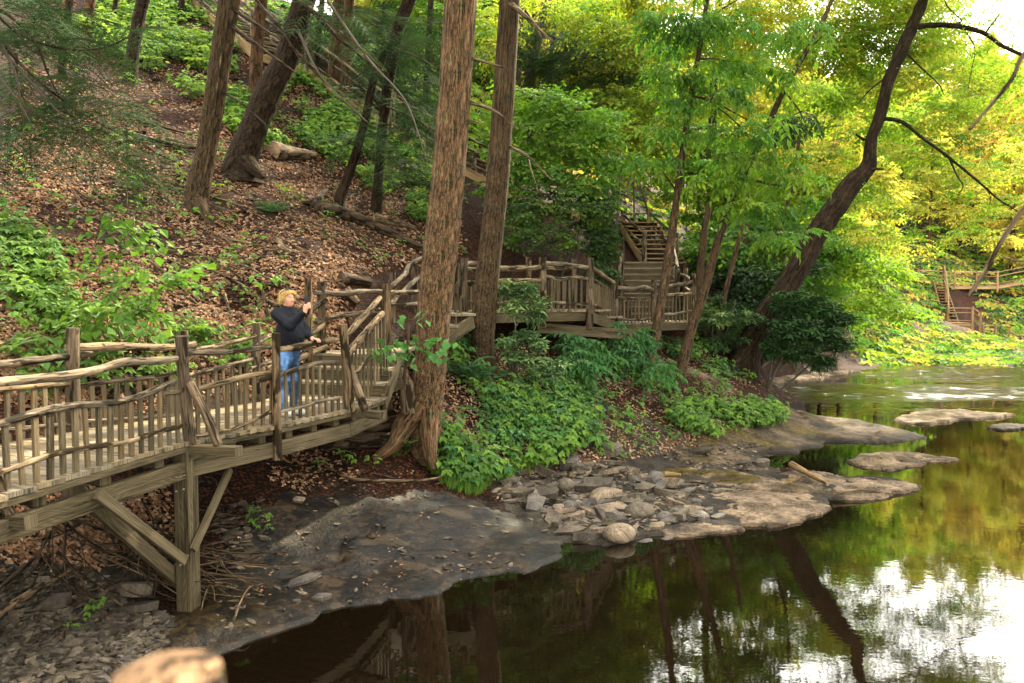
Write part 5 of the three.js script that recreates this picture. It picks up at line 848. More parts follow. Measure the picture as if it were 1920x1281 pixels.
bush('yellow-green maple thicket glowing behind the green one', [[[1190, 400, 31], [1195, 250, 30], 0.04]], [[1130, 180, 30, 1.0, 0.35, 44], [1180, 190, 29.5, 1.0, 0.35, 48], [1220, 225, 29.5, 1.0, 0.35, 48], [1160, 245, 29, 0.9, 0.35, 40], [1240, 270, 29, 0.9, 0.35, 40], [1210, 310, 29, 0.9, 0.35, 36], [1120, 280, 29, 0.9, 0.3, 34], [1260, 210, 30, 0.8, 0.35, 34], [1100, 130, 31, 0.9, 0.35, 30], [1180, 140, 31, 0.8, 0.3, 30]], 'maple', LEAF.thin, [...GREEN.gold, ...GREEN.lime], 64, { scale: 1.15 });
bush('lime-green leaves overhanging between the second trunk and the slim curving tree, high up', [[[1230, 300, 32], [1110, 30, 31], 0.05], [[1110, 60, 31], [1220, 110, 30], 0.03]], [[1080, 20, 29, 0.9, 0.3, 40], [1120, 40, 28.5, 0.9, 0.3, 40], [1160, 70, 28.5, 0.8, 0.25, 34], [1190, 95, 28.5, 0.7, 0.25, 30], [1205, 10, 29.5, 1.0, 0.4, 40], [1150, 0, 29.5, 1.0, 0.4, 34], [1040, 0, 29.5, 0.8, 0.4, 30], [930, 40, 30, 1.2, 0.6, 40], [905, 110, 30, 1.0, 0.5, 36], [930, 180, 29, 1, 0.5, 30], [895, 20, 31, 1.0, 0.6, 36]], 'beech', LEAF.thin, [...GREEN.lime, ...GREEN.gold], 65, { scale: 1.2 });
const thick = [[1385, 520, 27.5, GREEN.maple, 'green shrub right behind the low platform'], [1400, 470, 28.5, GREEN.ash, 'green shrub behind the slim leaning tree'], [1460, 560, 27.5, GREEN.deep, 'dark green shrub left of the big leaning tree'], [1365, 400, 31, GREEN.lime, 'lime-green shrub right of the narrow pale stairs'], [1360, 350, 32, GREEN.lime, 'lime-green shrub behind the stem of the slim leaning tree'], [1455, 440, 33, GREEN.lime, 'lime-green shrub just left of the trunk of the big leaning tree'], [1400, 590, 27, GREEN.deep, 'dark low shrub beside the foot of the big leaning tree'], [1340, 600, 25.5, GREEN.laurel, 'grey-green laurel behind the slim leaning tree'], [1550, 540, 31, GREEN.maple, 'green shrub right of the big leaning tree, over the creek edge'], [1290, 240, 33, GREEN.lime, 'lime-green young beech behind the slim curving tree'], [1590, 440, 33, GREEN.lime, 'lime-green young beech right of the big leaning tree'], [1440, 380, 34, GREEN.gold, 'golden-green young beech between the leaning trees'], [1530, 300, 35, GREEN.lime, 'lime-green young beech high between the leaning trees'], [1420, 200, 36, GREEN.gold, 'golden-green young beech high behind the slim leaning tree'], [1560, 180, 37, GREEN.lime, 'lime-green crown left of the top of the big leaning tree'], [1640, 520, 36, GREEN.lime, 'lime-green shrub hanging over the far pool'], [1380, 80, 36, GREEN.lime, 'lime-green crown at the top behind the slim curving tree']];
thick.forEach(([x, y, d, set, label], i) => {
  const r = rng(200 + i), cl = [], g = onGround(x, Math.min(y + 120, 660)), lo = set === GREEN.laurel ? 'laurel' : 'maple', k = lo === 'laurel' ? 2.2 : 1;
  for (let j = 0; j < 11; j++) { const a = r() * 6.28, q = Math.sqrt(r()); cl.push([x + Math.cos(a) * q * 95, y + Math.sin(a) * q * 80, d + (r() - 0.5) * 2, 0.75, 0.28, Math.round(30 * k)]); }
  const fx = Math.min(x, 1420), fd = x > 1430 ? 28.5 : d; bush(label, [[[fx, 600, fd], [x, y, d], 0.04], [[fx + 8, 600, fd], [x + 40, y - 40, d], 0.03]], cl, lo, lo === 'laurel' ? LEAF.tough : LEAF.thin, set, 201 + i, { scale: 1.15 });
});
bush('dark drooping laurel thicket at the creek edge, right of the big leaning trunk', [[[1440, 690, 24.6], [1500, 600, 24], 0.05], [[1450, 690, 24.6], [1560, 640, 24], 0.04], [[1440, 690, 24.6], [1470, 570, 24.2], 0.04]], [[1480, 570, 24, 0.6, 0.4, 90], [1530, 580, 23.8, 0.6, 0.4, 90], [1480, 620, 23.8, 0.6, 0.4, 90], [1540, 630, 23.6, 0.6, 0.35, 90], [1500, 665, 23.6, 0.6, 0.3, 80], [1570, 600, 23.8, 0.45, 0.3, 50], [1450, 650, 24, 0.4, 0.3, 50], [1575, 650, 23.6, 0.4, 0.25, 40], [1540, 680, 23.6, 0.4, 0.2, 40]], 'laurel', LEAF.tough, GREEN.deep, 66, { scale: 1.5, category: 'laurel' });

// laurels, ferns and saplings near the boardwalks
bush('pale-tipped rhododendron against the front of the upper boardwalk', [[[975, 640, 16.6], [970, 570, 16.4]], [[985, 640, 16.6], [1000, 580, 16.4]]], [[955, 550, 16.5, 0.28, 0.2, 42], [985, 545, 16.5, 0.28, 0.2, 46], [1010, 570, 16.4, 0.22, 0.2, 34], [970, 580, 16.3, 0.30, 0.2, 44], [1000, 595, 16.3, 0.2, 0.15, 24]], 'laurel', LEAF.tough, [...GREEN.laurel, C(0.13,0.19,0.06)], 67, { category: 'rhododendron' });
bush('spreading grey-green rhododendron below the front of the upper boardwalk', [[[985, 690, 16.2], [960, 640, 16]], [[1000, 700, 16], [1020, 670, 15.8]]], [[950, 645, 16, 0.22, 0.15, 26], [990, 635, 16, 0.28, 0.15, 34], [1010, 650, 15.9, 0.2, 0.12, 22], [965, 672, 15.8, 0.25, 0.14, 28], [1010, 685, 15.7, 0.28, 0.16, 36], [1045, 685, 15.7, 0.2, 0.14, 24], [1035, 700, 15.6, 0.25, 0.12, 26]], 'laurel', LEAF.tough, [...GREEN.laurel, C(0.12,0.18,0.06)], 68, { category: 'rhododendron' });
for (const [label, x, y, d, rx, n] of [['small ash sapling at the right end of the upper boardwalk, below its railing', 1090, 640, 18.3, 0.4, 14], ['green ash saplings in front of the low platform', 1180, 620, 19.4, 0.5, 16], ['low ash sapling on the bank left of the slim curving tree', 1210, 670, 19, 0.4, 10], ['small ash sapling under the corner of the upper boardwalk', 1075, 665, 17.4, 0.4, 12]]) bush(label, [[[x, y + 60, d], [x, y, d], 0.012]], [[x, y, d, rx, 0.25, n], [x + 25, y + 25, d - 0.2, rx * 0.8, 0.2, n >> 1]], 'ash', LEAF.thin, GREEN.teal, 300 + x, { name: 'sapling', category: 'sapling', scale: 0.85 });
carpet('moss', 'bright moss over the foot of the great trunk and the bank beside it', 'grass', LEAF.thin, [...lot(260, 171, [715, 790], [760, 800], [775, 850], [740, 860], [700, 830]), ...lot(160, 172, [820, 800], [850, 830], [840, 870], [815, 860]), ...lot(200, 173, [890, 690], [945, 690], [950, 720], [900, 735])], [C(0.12, 0.15, 0.012), C(0.09, 0.12, 0.012)], 171, { scale: 0.35, stand: 0.4 });
function fernPlant(label, x, y, n, seed, sc = 1, set = GREEN.teal, up = 0) {
  const f = thing('fern', label, 'fern'), r = rng(seed), c = onGround(x, y), lots = SPRAY.fern.map(() => []); c.y += up;
  for (let i = 0; i < n; i++) { const a = i / n * 6.283 + r() * 0.5; lots[i % 2].push([c.clone().add(V((r() - 0.5) * 0.12, -0.02, (r() - 0.5) * 0.12)), quat(a, -0.25 + r() * 0.5, 0), sc * (0.8 + r() * 0.5), tint(set, r)]); }
  lots.forEach((l, i) => swarm('frond', SPRAY.fern[i], LEAF.thin, l, f));
}
fernPlant('large green fern between the two big trunks', 866, 708, 14, 71, 1.35); fernPlant('arching fern close behind the great trunk, under the steps of the upper boardwalk', 872, 655, 11, 72, 1.1); fernPlant('fern with long fronds low at the right foot of the great trunk', 888, 720, 10, 73, 1.1);
fernPlant('yellow-green fern at the left foot of the great trunk', 760, 838, 11, 74, 0.75, GREEN.fresh); fernPlant('small bright fern at the left edge beside the boardwalk', 8, 668, 9, 75, 0.9, GREEN.fresh); fernPlant('bright fern behind the railing near the woman, left of her', 368, 640, 12, 76, 0.8, GREEN.fresh); fernPlant('fresh fern behind the railing below the maple sapling', 285, 655, 10, 77, 0.7, GREEN.fresh); fernPlant('fern in the shade below the dark leaning trunk', 508, 400, 9, 78, 0.9, GREEN.teal);
{
  bush('young maple sapling with pale green leaves on the slope behind the boardwalk', [[[232, 660, 11.6], [228, 440, 11.8], 0.016], [[236, 620, 11.6], [290, 520, 11.4], 0.010], [[232, 600, 11.6], [180, 570, 11.3], 0.010]], [[215, 405, 11.8, 0.10, 0.08, 3], [222, 440, 11.8, 0.20, 0.15, 4], [232, 480, 11.7, 0.16, 0.14, 4], [235, 520, 11.6, 0.2, 0.12, 4], [290, 510, 11.4, 0.22, 0.12, 5], [310, 530, 11.4, 0.18, 0.1, 4], [255, 555, 11.3, 0.34, 0.14, 8], [200, 560, 11.2, 0.34, 0.14, 8], [160, 590, 11.0, 0.3, 0.12, 6], [230, 585, 11.0, 0.3, 0.1, 5], [280, 570, 11.2, 0.2, 0.12, 4]], 'maple', LEAF.thin, GREEN.fresh, 69, { name: 'sapling', category: 'sapling', scale: 0.9 });
  const h = thing('sapling', 'sapling with broad heart-shaped leaves beside the great trunk', 'sapling'), r = rng(70), it = [], B = (x, y, d) => P(x, y, d);
  part('stem', tube([B(757, 730, 12.6), B(762, 670, 12.5), B(766, 610, 12.5), B(764, 585, 12.5)], [0.03, 0.026, 0.018, 0.008], { sides: 7, lump: 0.004, step: 0.08 }), MAT.barkThin, h);
  for (const l of [[[763, 650], [720, 645], [692, 645]], [[764, 650], [810, 640], [862, 660]], [[765, 600], [790, 600], [798, 607]]]) part('branch', tube(l.map(([x, y]) => B(x, y, 12.4)), [0.010, 0.007, 0.003], { sides: 5, step: 0.1 }), MAT.barkThin, h);
  for (const [x0, x1, y0, y1, n] of [[690, 760, 632, 672, 26], [765, 860, 632, 672, 30], [742, 800, 580, 612, 9], [710, 770, 655, 690, 9]]) for (let i = 0; i < n; i++) it.push([P(lerp(x0, x1, r()), lerp(y0, y1, r()), 12.2 + r() * 0.5), quat(r() * 6.28, 0.2 + r() * 0.4, (r() - 0.5) * 0.6), 0.8 + r() * 0.5, tint([C(0.05, 0.15, 0.03), C(0.075, 0.2, 0.035)], r)]);
  swarm('foliage', SPRAY.heart[0], leafMat(0.4, 0.9, 0.2), it, h);
  const s = thing('sapling', 'little heart-leaved plant against the hill-side railing at the left', 'sapling'), js = []; const r2 = rng(79);
  for (let i = 0; i < 26; i++) js.push([P(78 + r2() * 110, 632 + r2() * 70, 10.3 + r2() * 0.5), quat(r2() * 6.28, 0.2 + r2() * 0.5, 0), 0.8 + r2() * 0.6, tint([C(0.075, 0.18, 0.04), C(0.10, 0.21, 0.045)], r2)]);
  part('stem', tube([P(150, 750, 10.5), P(130, 690, 10.5), P(105, 640, 10.5)], [0.012, 0.009, 0.004], { sides: 5 }), MAT.stem, s); swarm('foliage', SPRAY.heart[0], LEAF.thin, js, s);
}
// hemlock boughs: bare grey branches that end in lacy sprays
function bough(label, lines, sprays, seed, { w = 0.022, scale = 1, set = GREEN.hemlock } = {}) {
  const b = thing('hemlock_bough', label, 'hemlock');
  lines.forEach((l, i) => part('branch', tube(l.map(p => P(...p)), l.map((_, k) => w * (1 - 0.75 * k / (l.length - 1))), { sides: 5, lump: 0.003, step: 0.15, seed: seed + i }), i % 3 ? MAT.twig : MAT.stickDark, b));
  leaves(b, 'hemlock', LEAF.needle, sprays.map(([x, y, d, rx, ry, n]) => [P(x, y, d), [rx, ry, rx], n]), set, seed, { scale, name: 'needles', droop: 0.25 });
}
bough('grey hemlock boughs reaching in from the upper left corner', [[[-40, -10, 10], [30, 60, 10.2], [110, 90, 10.4], [180, 92, 10.6], [240, 70, 10.8], [262, 45, 11]], [[-30, 20, 10], [30, 110, 10.4], [60, 140, 10.5], [120, 200, 10.8], [175, 270, 11]], [[20, 40, 10], [55, 90, 10.3], [105, 118, 10.5], [160, 150, 10.6]], [[-20, 0, 10], [60, 70, 10.2], [95, 150, 10.6], [150, 250, 11.2]], [[-20, 40, 10], [30, 140, 10.3], [40, 190, 10.4], [66, 222, 10.6]]],
  [[200, 70, 10.8, 0.35, 0.14, 6], [240, 60, 11, 0.3, 0.12, 6], [150, 85, 10.6, 0.3, 0.14, 5], [120, 55, 10.6, 0.3, 0.12, 5], [80, 40, 10.6, 0.3, 0.15, 5], [40, 100, 10.2, 0.25, 0.15, 4], [190, 140, 11.2, 0.35, 0.14, 6], [60, 20, 10.4, 0.4, 0.2, 6], [130, 20, 11, 0.4, 0.15, 6]], 81, { set: [C(0.08, 0.14, 0.04), C(0.11, 0.17, 0.06), ...GREEN.hemlock], scale: 1.1 });
bough('lacy hemlock boughs hanging across the leaf-strewn slope at the left', [[[-20, 60, 10.2], [70, 150, 10.5], [150, 210, 10.9], [240, 260, 11.2]], [[0, 90, 10.2], [90, 190, 10.6], [180, 280, 11], [250, 320, 11.2]], [[-20, 120, 10], [40, 200, 10.2], [70, 260, 10.4]], [[30, 100, 10.4], [34, 160, 10.4], [60, 215, 10.4]]],
  [[150, 190, 11, 0.4, 0.16, 7], [200, 180, 11.2, 0.35, 0.14, 6], [220, 220, 11.2, 0.35, 0.15, 7], [170, 240, 11, 0.4, 0.16, 8], [230, 270, 11.2, 0.3, 0.15, 6], [190, 290, 11, 0.35, 0.15, 7], [120, 250, 10.8, 0.35, 0.15, 6], [90, 200, 10.6, 0.3, 0.15, 6], [50, 150, 10.4, 0.3, 0.15, 5], [20, 200, 10.2, 0.3, 0.2, 6], [60, 260, 10.4, 0.3, 0.14, 5], [140, 300, 11, 0.3, 0.12, 5], [240, 310, 11.2, 0.25, 0.12, 4]], 82, { set: [C(0.09, 0.13, 0.05), C(0.06, 0.10, 0.04), ...GREEN.hemlock], scale: 1.1 });
bough('dark hemlock boughs at the top left edge', [[[-40, -60, 13], [60, -20, 13.4], [160, 10, 13.8]], [[-40, 10, 13], [40, 30, 13.4], [120, 60, 13.6]]], [[30, -10, 13, 0.6, 0.3, 12], [90, 0, 13.4, 0.5, 0.25, 8], [20, 40, 13, 0.5, 0.3, 12], [5, 120, 13, 0.4, 0.25, 8], [80, 60, 13.4, 0.4, 0.25, 12], [140, 30, 13.8, 0.4, 0.2, 12], [0, 90, 13, 0.4, 0.3, 10]], 83, { set: GREEN.deep });
bough('hemlock boughs hanging around the two bent trunks above the fallen log', [[[724, 200, 21.4], [790, 230, 20.8], [830, 275, 20.4]], [[714, 250, 21.4], [660, 260, 20.8], [640, 275, 20.5]], [[715, 290, 21.4], [770, 310, 20.6], [810, 350, 20.2]], [[735, 120, 21.4], [690, 130, 21], [660, 150, 20.8]], [[740, 90, 21.4], [790, 110, 21], [820, 130, 20.8]]],
  [[700, 255, 20.8, 0.5, 0.2, 18], [660, 265, 20.6, 0.4, 0.18, 14], [760, 240, 20.8, 0.5, 0.2, 18], [800, 255, 20.6, 0.45, 0.2, 15], [780, 300, 20.4, 0.5, 0.2, 18], [740, 320, 20.6, 0.45, 0.2, 15], [815, 340, 20.2, 0.4, 0.2, 13], [700, 120, 21, 0.5, 0.25, 16], [760, 90, 21, 0.5, 0.25, 16], [790, 150, 20.8, 0.45, 0.25, 15], [690, 180, 21, 0.4, 0.2, 12], [770, 190, 20.8, 0.45, 0.2, 15], [720, 50, 21, 0.5, 0.25, 16], [680, 60, 21.2, 0.4, 0.2, 12], [800, 210, 20.6, 0.4, 0.2, 13], [810, 60, 21.2, 0.5, 0.3, 14]], 84, { scale: 1.15, w: 0.03 });
bough('grey-green hemlock tops between the second trunk and the slim curving tree', [[[1010, 60, 32], [1090, 90, 31], [1150, 130, 30.5]], [[1035, 90, 32], [1100, 150, 31], [1170, 150, 30.5]], [[1000, 130, 32], [960, 150, 31.5]], [[1040, 20, 32], [1130, 40, 31], [1200, 70, 30.5]]], [[1050, 60, 31.5, 1.0, 0.5, 34], [1100, 90, 31, 1.0, 0.5, 34], [1150, 110, 31, 0.9, 0.45, 30], [1060, 130, 31.2, 1.0, 0.5, 34], [1120, 155, 31, 0.9, 0.45, 30], [1180, 60, 31, 0.9, 0.45, 28], [1000, 100, 32, 0.8, 0.5, 24], [1190, 145, 30.8, 0.8, 0.4, 24], [1010, 30, 32, 0.8, 0.4, 22], [960, 90, 32.5, 0.9, 0.5, 24]], 85, { scale: 2.0, w: 0.05 });
bough('thin bare twigs hanging across the top between the dark leaning trunk and great trunk', [[[560, 0, 19], [650, 70, 18.7], [720, 130, 18.4]], [[600, -20, 19], [690, 110, 18.6], [760, 190, 18.4], [800, 300, 18.2]], [[560, 60, 19], [600, 140, 18.8], [690, 230, 18.4]]], [[600, 20, 19.5, 0.5, 0.2, 12], [650, 30, 19.6, 0.5, 0.2, 12], [670, 95, 19.4, 0.4, 0.2, 9], [590, 60, 19.4, 0.4, 0.2, 9]], 86, { w: 0.035 });

bough('dark hemlock foliage hanging behind the paired brown trunks', [[[600, -20, 30], [690, 40, 29.5], [760, 80, 29]], [[640, 60, 30], [720, 110, 29.5], [800, 130, 29]]], [[590, 20, 29, 0.9, 0.5, 26], [680, 30, 29, 1.0, 0.5, 30], [720, 80, 28.5, 0.9, 0.5, 28], [790, 40, 29, 1.0, 0.6, 30], [800, 110, 28.5, 0.8, 0.5, 24], [690, 140, 28, 0.8, 0.4, 22], [770, 170, 28, 0.8, 0.4, 22], [810, 180, 28, 0.6, 0.4, 16], [600, 90, 29.5, 0.7, 0.5, 20]], 87, { scale: 1.9, w: 0.05, set: [...GREEN.deep, ...GREEN.hemlock] });
bough('dark hemlock foliage at the top behind the twin-stemmed tree', [[[180, -20, 31], [260, 10, 30.5], [330, 20, 30]]], [[200, 0, 30, 1.0, 0.5, 26], [280, -10, 30, 1.0, 0.5, 26], [350, 10, 30.5, 0.8, 0.4, 20], [450, 30, 31, 0.8, 0.5, 22], [520, 20, 31, 0.8, 0.5, 22]], 88, { scale: 1.9, w: 0.05, set: [...GREEN.deep, ...GREEN.hemlock] });

// ---------------------------------------------------------------- the woods across the creek
{
  const sets = [[GREEN.gold, 'golden-green'], [GREEN.lime, 'lime-green'], [GREEN.ochre, 'ochre-tinged'], [GREEN.maple, 'deep green']];
  const r = rng(900), protos = [];
  function woodTree(set, hue, h, w, seed, conifer) {
    const t = thing('forest_tree', `${hue} ${conifer ? 'slender layered' : 'round-crowned'} tree in the crowded woods across the creek`, 'tree', `${hue} ${conifer ? 'layered' : 'leafy'} trees of the woods across the creek`), q = rng(seed), cl = [];
    part('trunk', tube([V(0, -0.8, 0), V(0.1, h * 0.3, 0), V(-0.1, h * 0.65, 0.1), V(0, h * 0.96, 0)], [0.24, 0.19, 0.12, 0.03], { sides: 8, lump: 0.02, step: 0.5, seed, detail: 2 }), MAT.barkFar, t);
    const n = conifer ? 16 : 15;
    for (let i = 0; i < n; i++) { const f = (i + 0.5) / n, y = h * lerp(conifer ? 0.22 : 0.16, 0.98, f), a = i * 2.4 + q(), R = conifer ? w * (1.05 - f * 0.85) : w * Math.sin(Math.PI * lerp(0.22, 0.93, f)), k = R * (0.55 + q() * 0.35); const c = V(Math.cos(a) * k, y, Math.sin(a) * k); if (i % 2) limb(t, V(0, y - h * 0.05, 0), c, 0.06, MAT.barkFar, seed + i); cl.push([c, [R * 0.62, conifer ? 0.35 : 0.75, R * 0.62], conifer ? 20 : 26]); }
    leaves(t, 'far', LEAF.thin, cl, set, seed, { scale: 0.82 }); return t;
  }
  for (const [i, [set, hue]] of sets.entries()) { protos.push(woodTree(set, hue, 12.5, 3.3, 910 + i, false)); protos.push(woodTree(set, hue, 14.5, 2.4, 930 + i, true)); }
  const spots = [];
  const put = (x, d, weight) => spots.push([x, d, weight]);
  for (let d = 42; d < 142; d += 6.0) for (let x = -14; x < d * 0.72 + 4; x += 5.2 + (d - 40) * 0.035) {
    const X = x + (r() - 0.5) * 4, D = d + (r() - 0.5) * 4, px = 960 + X / D * FOCAL; if (edgeDistance(LAND, X, -D) < 2.5 || px > 2010 || px < 700) continue;
    if (px > 1700 && px < 1960 && D < 68.5) continue;             // the far stairs stand in a clearing
    put(X, D, 1);
  }
  for (let i = 0; i < 16; i++) put(-18 + i * 1.7 + r() * 1.5, 36 + r() * 12, 0);
  const used = new Set();
  spots.forEach(([X, D, w]) => {
    const px = 960 + X / D * FOCAL, k = Math.floor(r() * 10), pick = px > 1450 ? [0, 0, 1, 4, 5, 2, 2, 3, 1, 4][k] : [1, 3, 2, 6, 7, 0, 3, 2, 6, 1][k], p = protos[pick], o = used.has(pick) ? copyOf(p) : p; used.add(pick);
    const hi = CAM_Y + D * lerp(0.48, lerp(0.15, px > 1730 ? 0.32 : 0.345, smooth(44, 112, D)), smooth(1000, 1400, px)), y = ground(X, -D), s = clamp(Math.min(0.8 + r() * 0.5, (hi - y) / 13.5), 0.22, 1.4);
    o.position.set(X, y, -D); o.rotation.y = r() * 6.28; o.scale.setScalar(s);
  });
  // trees on the near right bank and behind the photographer: out of the picture, their shade lies over the shore
  const shade = [[20, -5, 1.7], [24, 3, 1.9], [19.5, 8.5, 1.7], [26, 13, 2.0], [24, 20, 1.8], [31, 7, 2.1], [32, 19, 2.1], [-13, -9, 1.9], [-6, -12, 2.0], [2, -11, 2.0], [10, -10, 2.0], [-18, -2, 1.8]];
  shade.forEach(([x, d, s], i) => { const o = copyOf(protos[[3, 1][i % 2]], 'tree standing round the photographer outside the picture, whose shade falls on the shore', 'trees round the photographer'); o.position.set(x, ground(x, -d), -d); o.rotation.y = i * 1.3; o.scale.setScalar(s); });
  protos.forEach((p, i) => { if (!used.has(i)) scene.remove(p); });
  // the shrubby far bank
  const clear = p => { const px = 960 - p.x / p.z * FOCAL, py = 555 + (CAM_Y - p.y) / -p.z * FOCAL; return !(px > 1758 && px < 1838 && py > 530 && py < 618); };
  const pts = [...overPixels([[1560, 500], [1700, 430], [1920, 400], [1920, 686], [1640, 686], [1590, 660]], 2900, 950), ...overPixels([[1600, 610], [1760, 625], [1920, 640], [1920, 688], [1640, 688]], 700, 955), ...overPixels([[900, 0], [1920, 60], [1920, 500], [1500, 560], [1250, 420], [900, 300]], 2600, 951)];
  carpet('undergrowth', 'sunlit golden-green shrubs and saplings covering the far bank', 'far', LEAF.thin, pts.filter(clear), [...GREEN.lime, ...GREEN.maple, ...GREEN.ochre, ...GREEN.maple, ...GREEN.deep], 952, { scale: 0.8, vary: 1.1, stand: 0.6 });
  carpet('undergrowth', 'green and golden saplings on the hill crest above the long stair', 'far', LEAF.thin, overPixels([[300, -160], [560, -60], [940, 120], [940, 330], [740, 200], [560, 60], [420, -20]], 700, 953), [...GREEN.lime, ...GREEN.maple], 954, { scale: 0.8, vary: 0.8, stand: 0.6 });
}

// ---------------------------------------------------------------- rock slabs, loose stones, gravel, sticks and logs
const ROCK = {
  slab: std({ color: C(0.429, 0.370, 0.316), map: sized(TEX.rock, 1.7), bumpMap: sized(TEX.rockBump, 1.5), bumpScale: 0.05, roughness: 0.78 }),
  grey: std({ color: C(0.26, 0.235, 0.205), map: sized(TEX.rock, 0.7), bumpMap: sized(TEX.grit, 0.6), bumpScale: 0.004, roughness: 0.75 }),
  dark: std({ color: C(0.131, 0.119, 0.107), map: sized(TEX.rock, 0.6), bumpMap: sized(TEX.grit, 0.6), bumpScale: 0.004, roughness: 0.6 }),
  pale: std({ color: C(0.46, 0.39, 0.32), map: sized(TEX.rock, 0.8), bumpMap: sized(TEX.grit, 0.6), bumpScale: 0.004, roughness: 0.8 }),
  blue: std({ color: C(0.26, 0.25, 0.255), map: sized(TEX.rock, 0.7), bumpMap: sized(TEX.grit, 0.6), bumpScale: 0.004, roughness: 0.65 }),
  moss: std({ vertexColors: true, map: sized(TEX.rock, 1.5, 1.0), bumpMap: sized(TEX.rockBump, 1.6, 0.9), bumpScale: 0.035, roughness: 0.92 }),
};
function slab(label, outline, h, { y = 0, mossy = 0, mat = ROCK.slab, cell = 0.042, tilt = 0, seed = 1, kind = 'rock_slab' } = {}) {
  const poly = outline.map(([a, b]) => { const p = G(a, b, y + h * 0.5); return [p.x, p.z]; }), xs = poly.map(p => p[0]), zs = poly.map(p => p[1]);
  const x0 = Math.min(...xs) - 0.15, x1 = Math.max(...xs) + 0.15, z0 = Math.min(...zs) - 0.15, z1 = Math.max(...zs) + 0.15, nx = Math.ceil((x1 - x0) / cell), nz = Math.ceil((z1 - z0) / cell), pos = [], uv = [], col = [], idx = [], ok = [];
  for (let j = 0; j <= nz; j++) for (let i = 0; i <= nx; i++) {
    const x = lerp(x0, x1, i / nx), z = lerp(z0, z1, j / nz), jag = 0.26 * (fbm(x * 2.0 + seed, z * 3.4, 3, 0, 0, seed) - 0.5) + 0.07 * (noise2(x * 9, z * 12, 0, 0, seed) - 0.5), s = edgeDistance(poly, x, z) + jag;
    const lay = clamp(s / 0.26 + 2.2 * fbm(x * 0.9, z * 2.6, 3, 0, 0, seed + 3) - 0.6, 0, 4), bed = (Math.floor(lay) + smooth(0.0, 0.22, lay - Math.floor(lay))) * 0.17, crack = Math.abs(fbm(x * 1.1 + z * 0.5 + seed, z * 2.8 - x * 0.3, 3, 0, 0, seed + 8) - 0.5), top = h * (0.35 + bed) + 0.04 * wob(x + seed, z, 1.4) + 0.03 * wob(x, z + seed, 7) - 0.05 * smooth(0.022, 0.0, crack) + tilt * (x - (x0 + x1) / 2);
    const k = smooth(-0.03, 0.02, s), wet = smooth(0.055, 0.02, top + 0.05 * wob(x, z, 4)); pos.push(x, y + lerp(-0.16, top, k), z); uv.push(x, z + (1 - k) * 0.3); ok.push(s > -0.13);
    const m = mossy * smooth(0.42, 0.56, fbm(x * 1.6 + 5, z * 2.2, 4, 0, 0, 93)) * smooth(0.02, 0.2, s), dk = smooth(0.52, 0.64, fbm(x * 1.5 + seed, z * 3.5, 4, 0, 0, 35)), c = mix(mat === ROCK.dark ? C(0.12, 0.11, 0.10) : C(0.46, 0.375, 0.295), C(0.17, 0.135, 0.02), m).lerp(C(0.20, 0.17, 0.15), dk * 0.45).lerp(C(0.07, 0.06, 0.05), wet * k); col.push(c.r, c.g, c.b);
  }
  for (let j = 0; j < nz; j++) for (let i = 0; i < nx; i++) { const a = j * (nx + 1) + i, b = a + 1, c = a + nx + 1, d = c + 1; if (ok[a] || ok[b] || ok[c] || ok[d]) idx.push(a, c, b, b, c, d); }
  const g = new THREE.BufferGeometry(); g.setAttribute('position', new THREE.Float32BufferAttribute(pos, 3)); g.setAttribute('uv', new THREE.Float32BufferAttribute(uv, 2)); g.setAttribute('color', new THREE.Float32BufferAttribute(col, 3)); g.setIndex(idx); g.computeVertexNormals();
  return tag(part(kind, g, ROCK.moss), label, 'rock slab');
}
slab('pale flat rock slab running out into the creek, nearest the big round stone', [[1105, 905], [1160, 898], [1240, 893], [1340, 888], [1425, 893], [1480, 905]].slice(0, 1).concat([[1215, 990], [1238, 978], [1290, 975], [1340, 976], [1393, 988], [1380, 996], [1330, 1001], [1290, 1004], [1240, 1003]]), 0.09, { seed: 2 });
slab('broadest pale flat rock slab, pointing into the creek behind the loose stones', [[1292, 938], [1312, 922], [1360, 914], [1440, 918], [1515, 925], [1563, 948], [1530, 962], [1488, 981], [1440, 984], [1392, 981], [1358, 965], [1318, 955]], 0.11, { seed: 5, tilt: -0.01 });
slab('pale rock slab with a bleached driftwood pole lying on it', [[1436, 888], [1490, 883], [1560, 886], [1592, 897], [1640, 894], [1690, 901], [1728, 912], [1705, 920], [1665, 928], [1610, 936], [1560, 930], [1505, 916], [1455, 905]], 0.10, { seed: 7 });
slab('mossy ledge of rock behind the heap of loose stones', [[1185, 886], [1210, 874], [1300, 872], [1370, 880], [1420, 892], [1520, 910], [1560, 922], [1500, 924], [1420, 918], [1330, 908], [1240, 900]], 0.17, { mossy: 1, seed: 9 });
slab('low rock islet in the creek strewn with twigs', [[1582, 862], [1610, 852], [1690, 845], [1740, 851], [1806, 860], [1740, 866], [1700, 876], [1660, 880], [1610, 874]], 0.09, { mossy: 0.35, seed: 11 });
slab('long mossy rock islet among the riffles', [[1672, 784], [1720, 771], [1790, 767], [1905, 776], [1850, 783], [1790, 786], [1740, 793], [1700, 793]], 0.11, { mossy: 0.9, seed: 13, cell: 0.09 });
slab('small pale rock shelf at the creek edge beyond the big leaning tree', [[1425, 716], [1440, 703], [1530, 698], [1600, 694], [1560, 703], [1525, 712], [1460, 716]], 0.14, { seed: 15, cell: 0.1 });
slab('small dark rock just awash beside the long mossy islet', [[1850, 800], [1880, 792], [1935, 795], [1930, 802], [1880, 806]], 0.08, { seed: 17, mat: ROCK.dark });

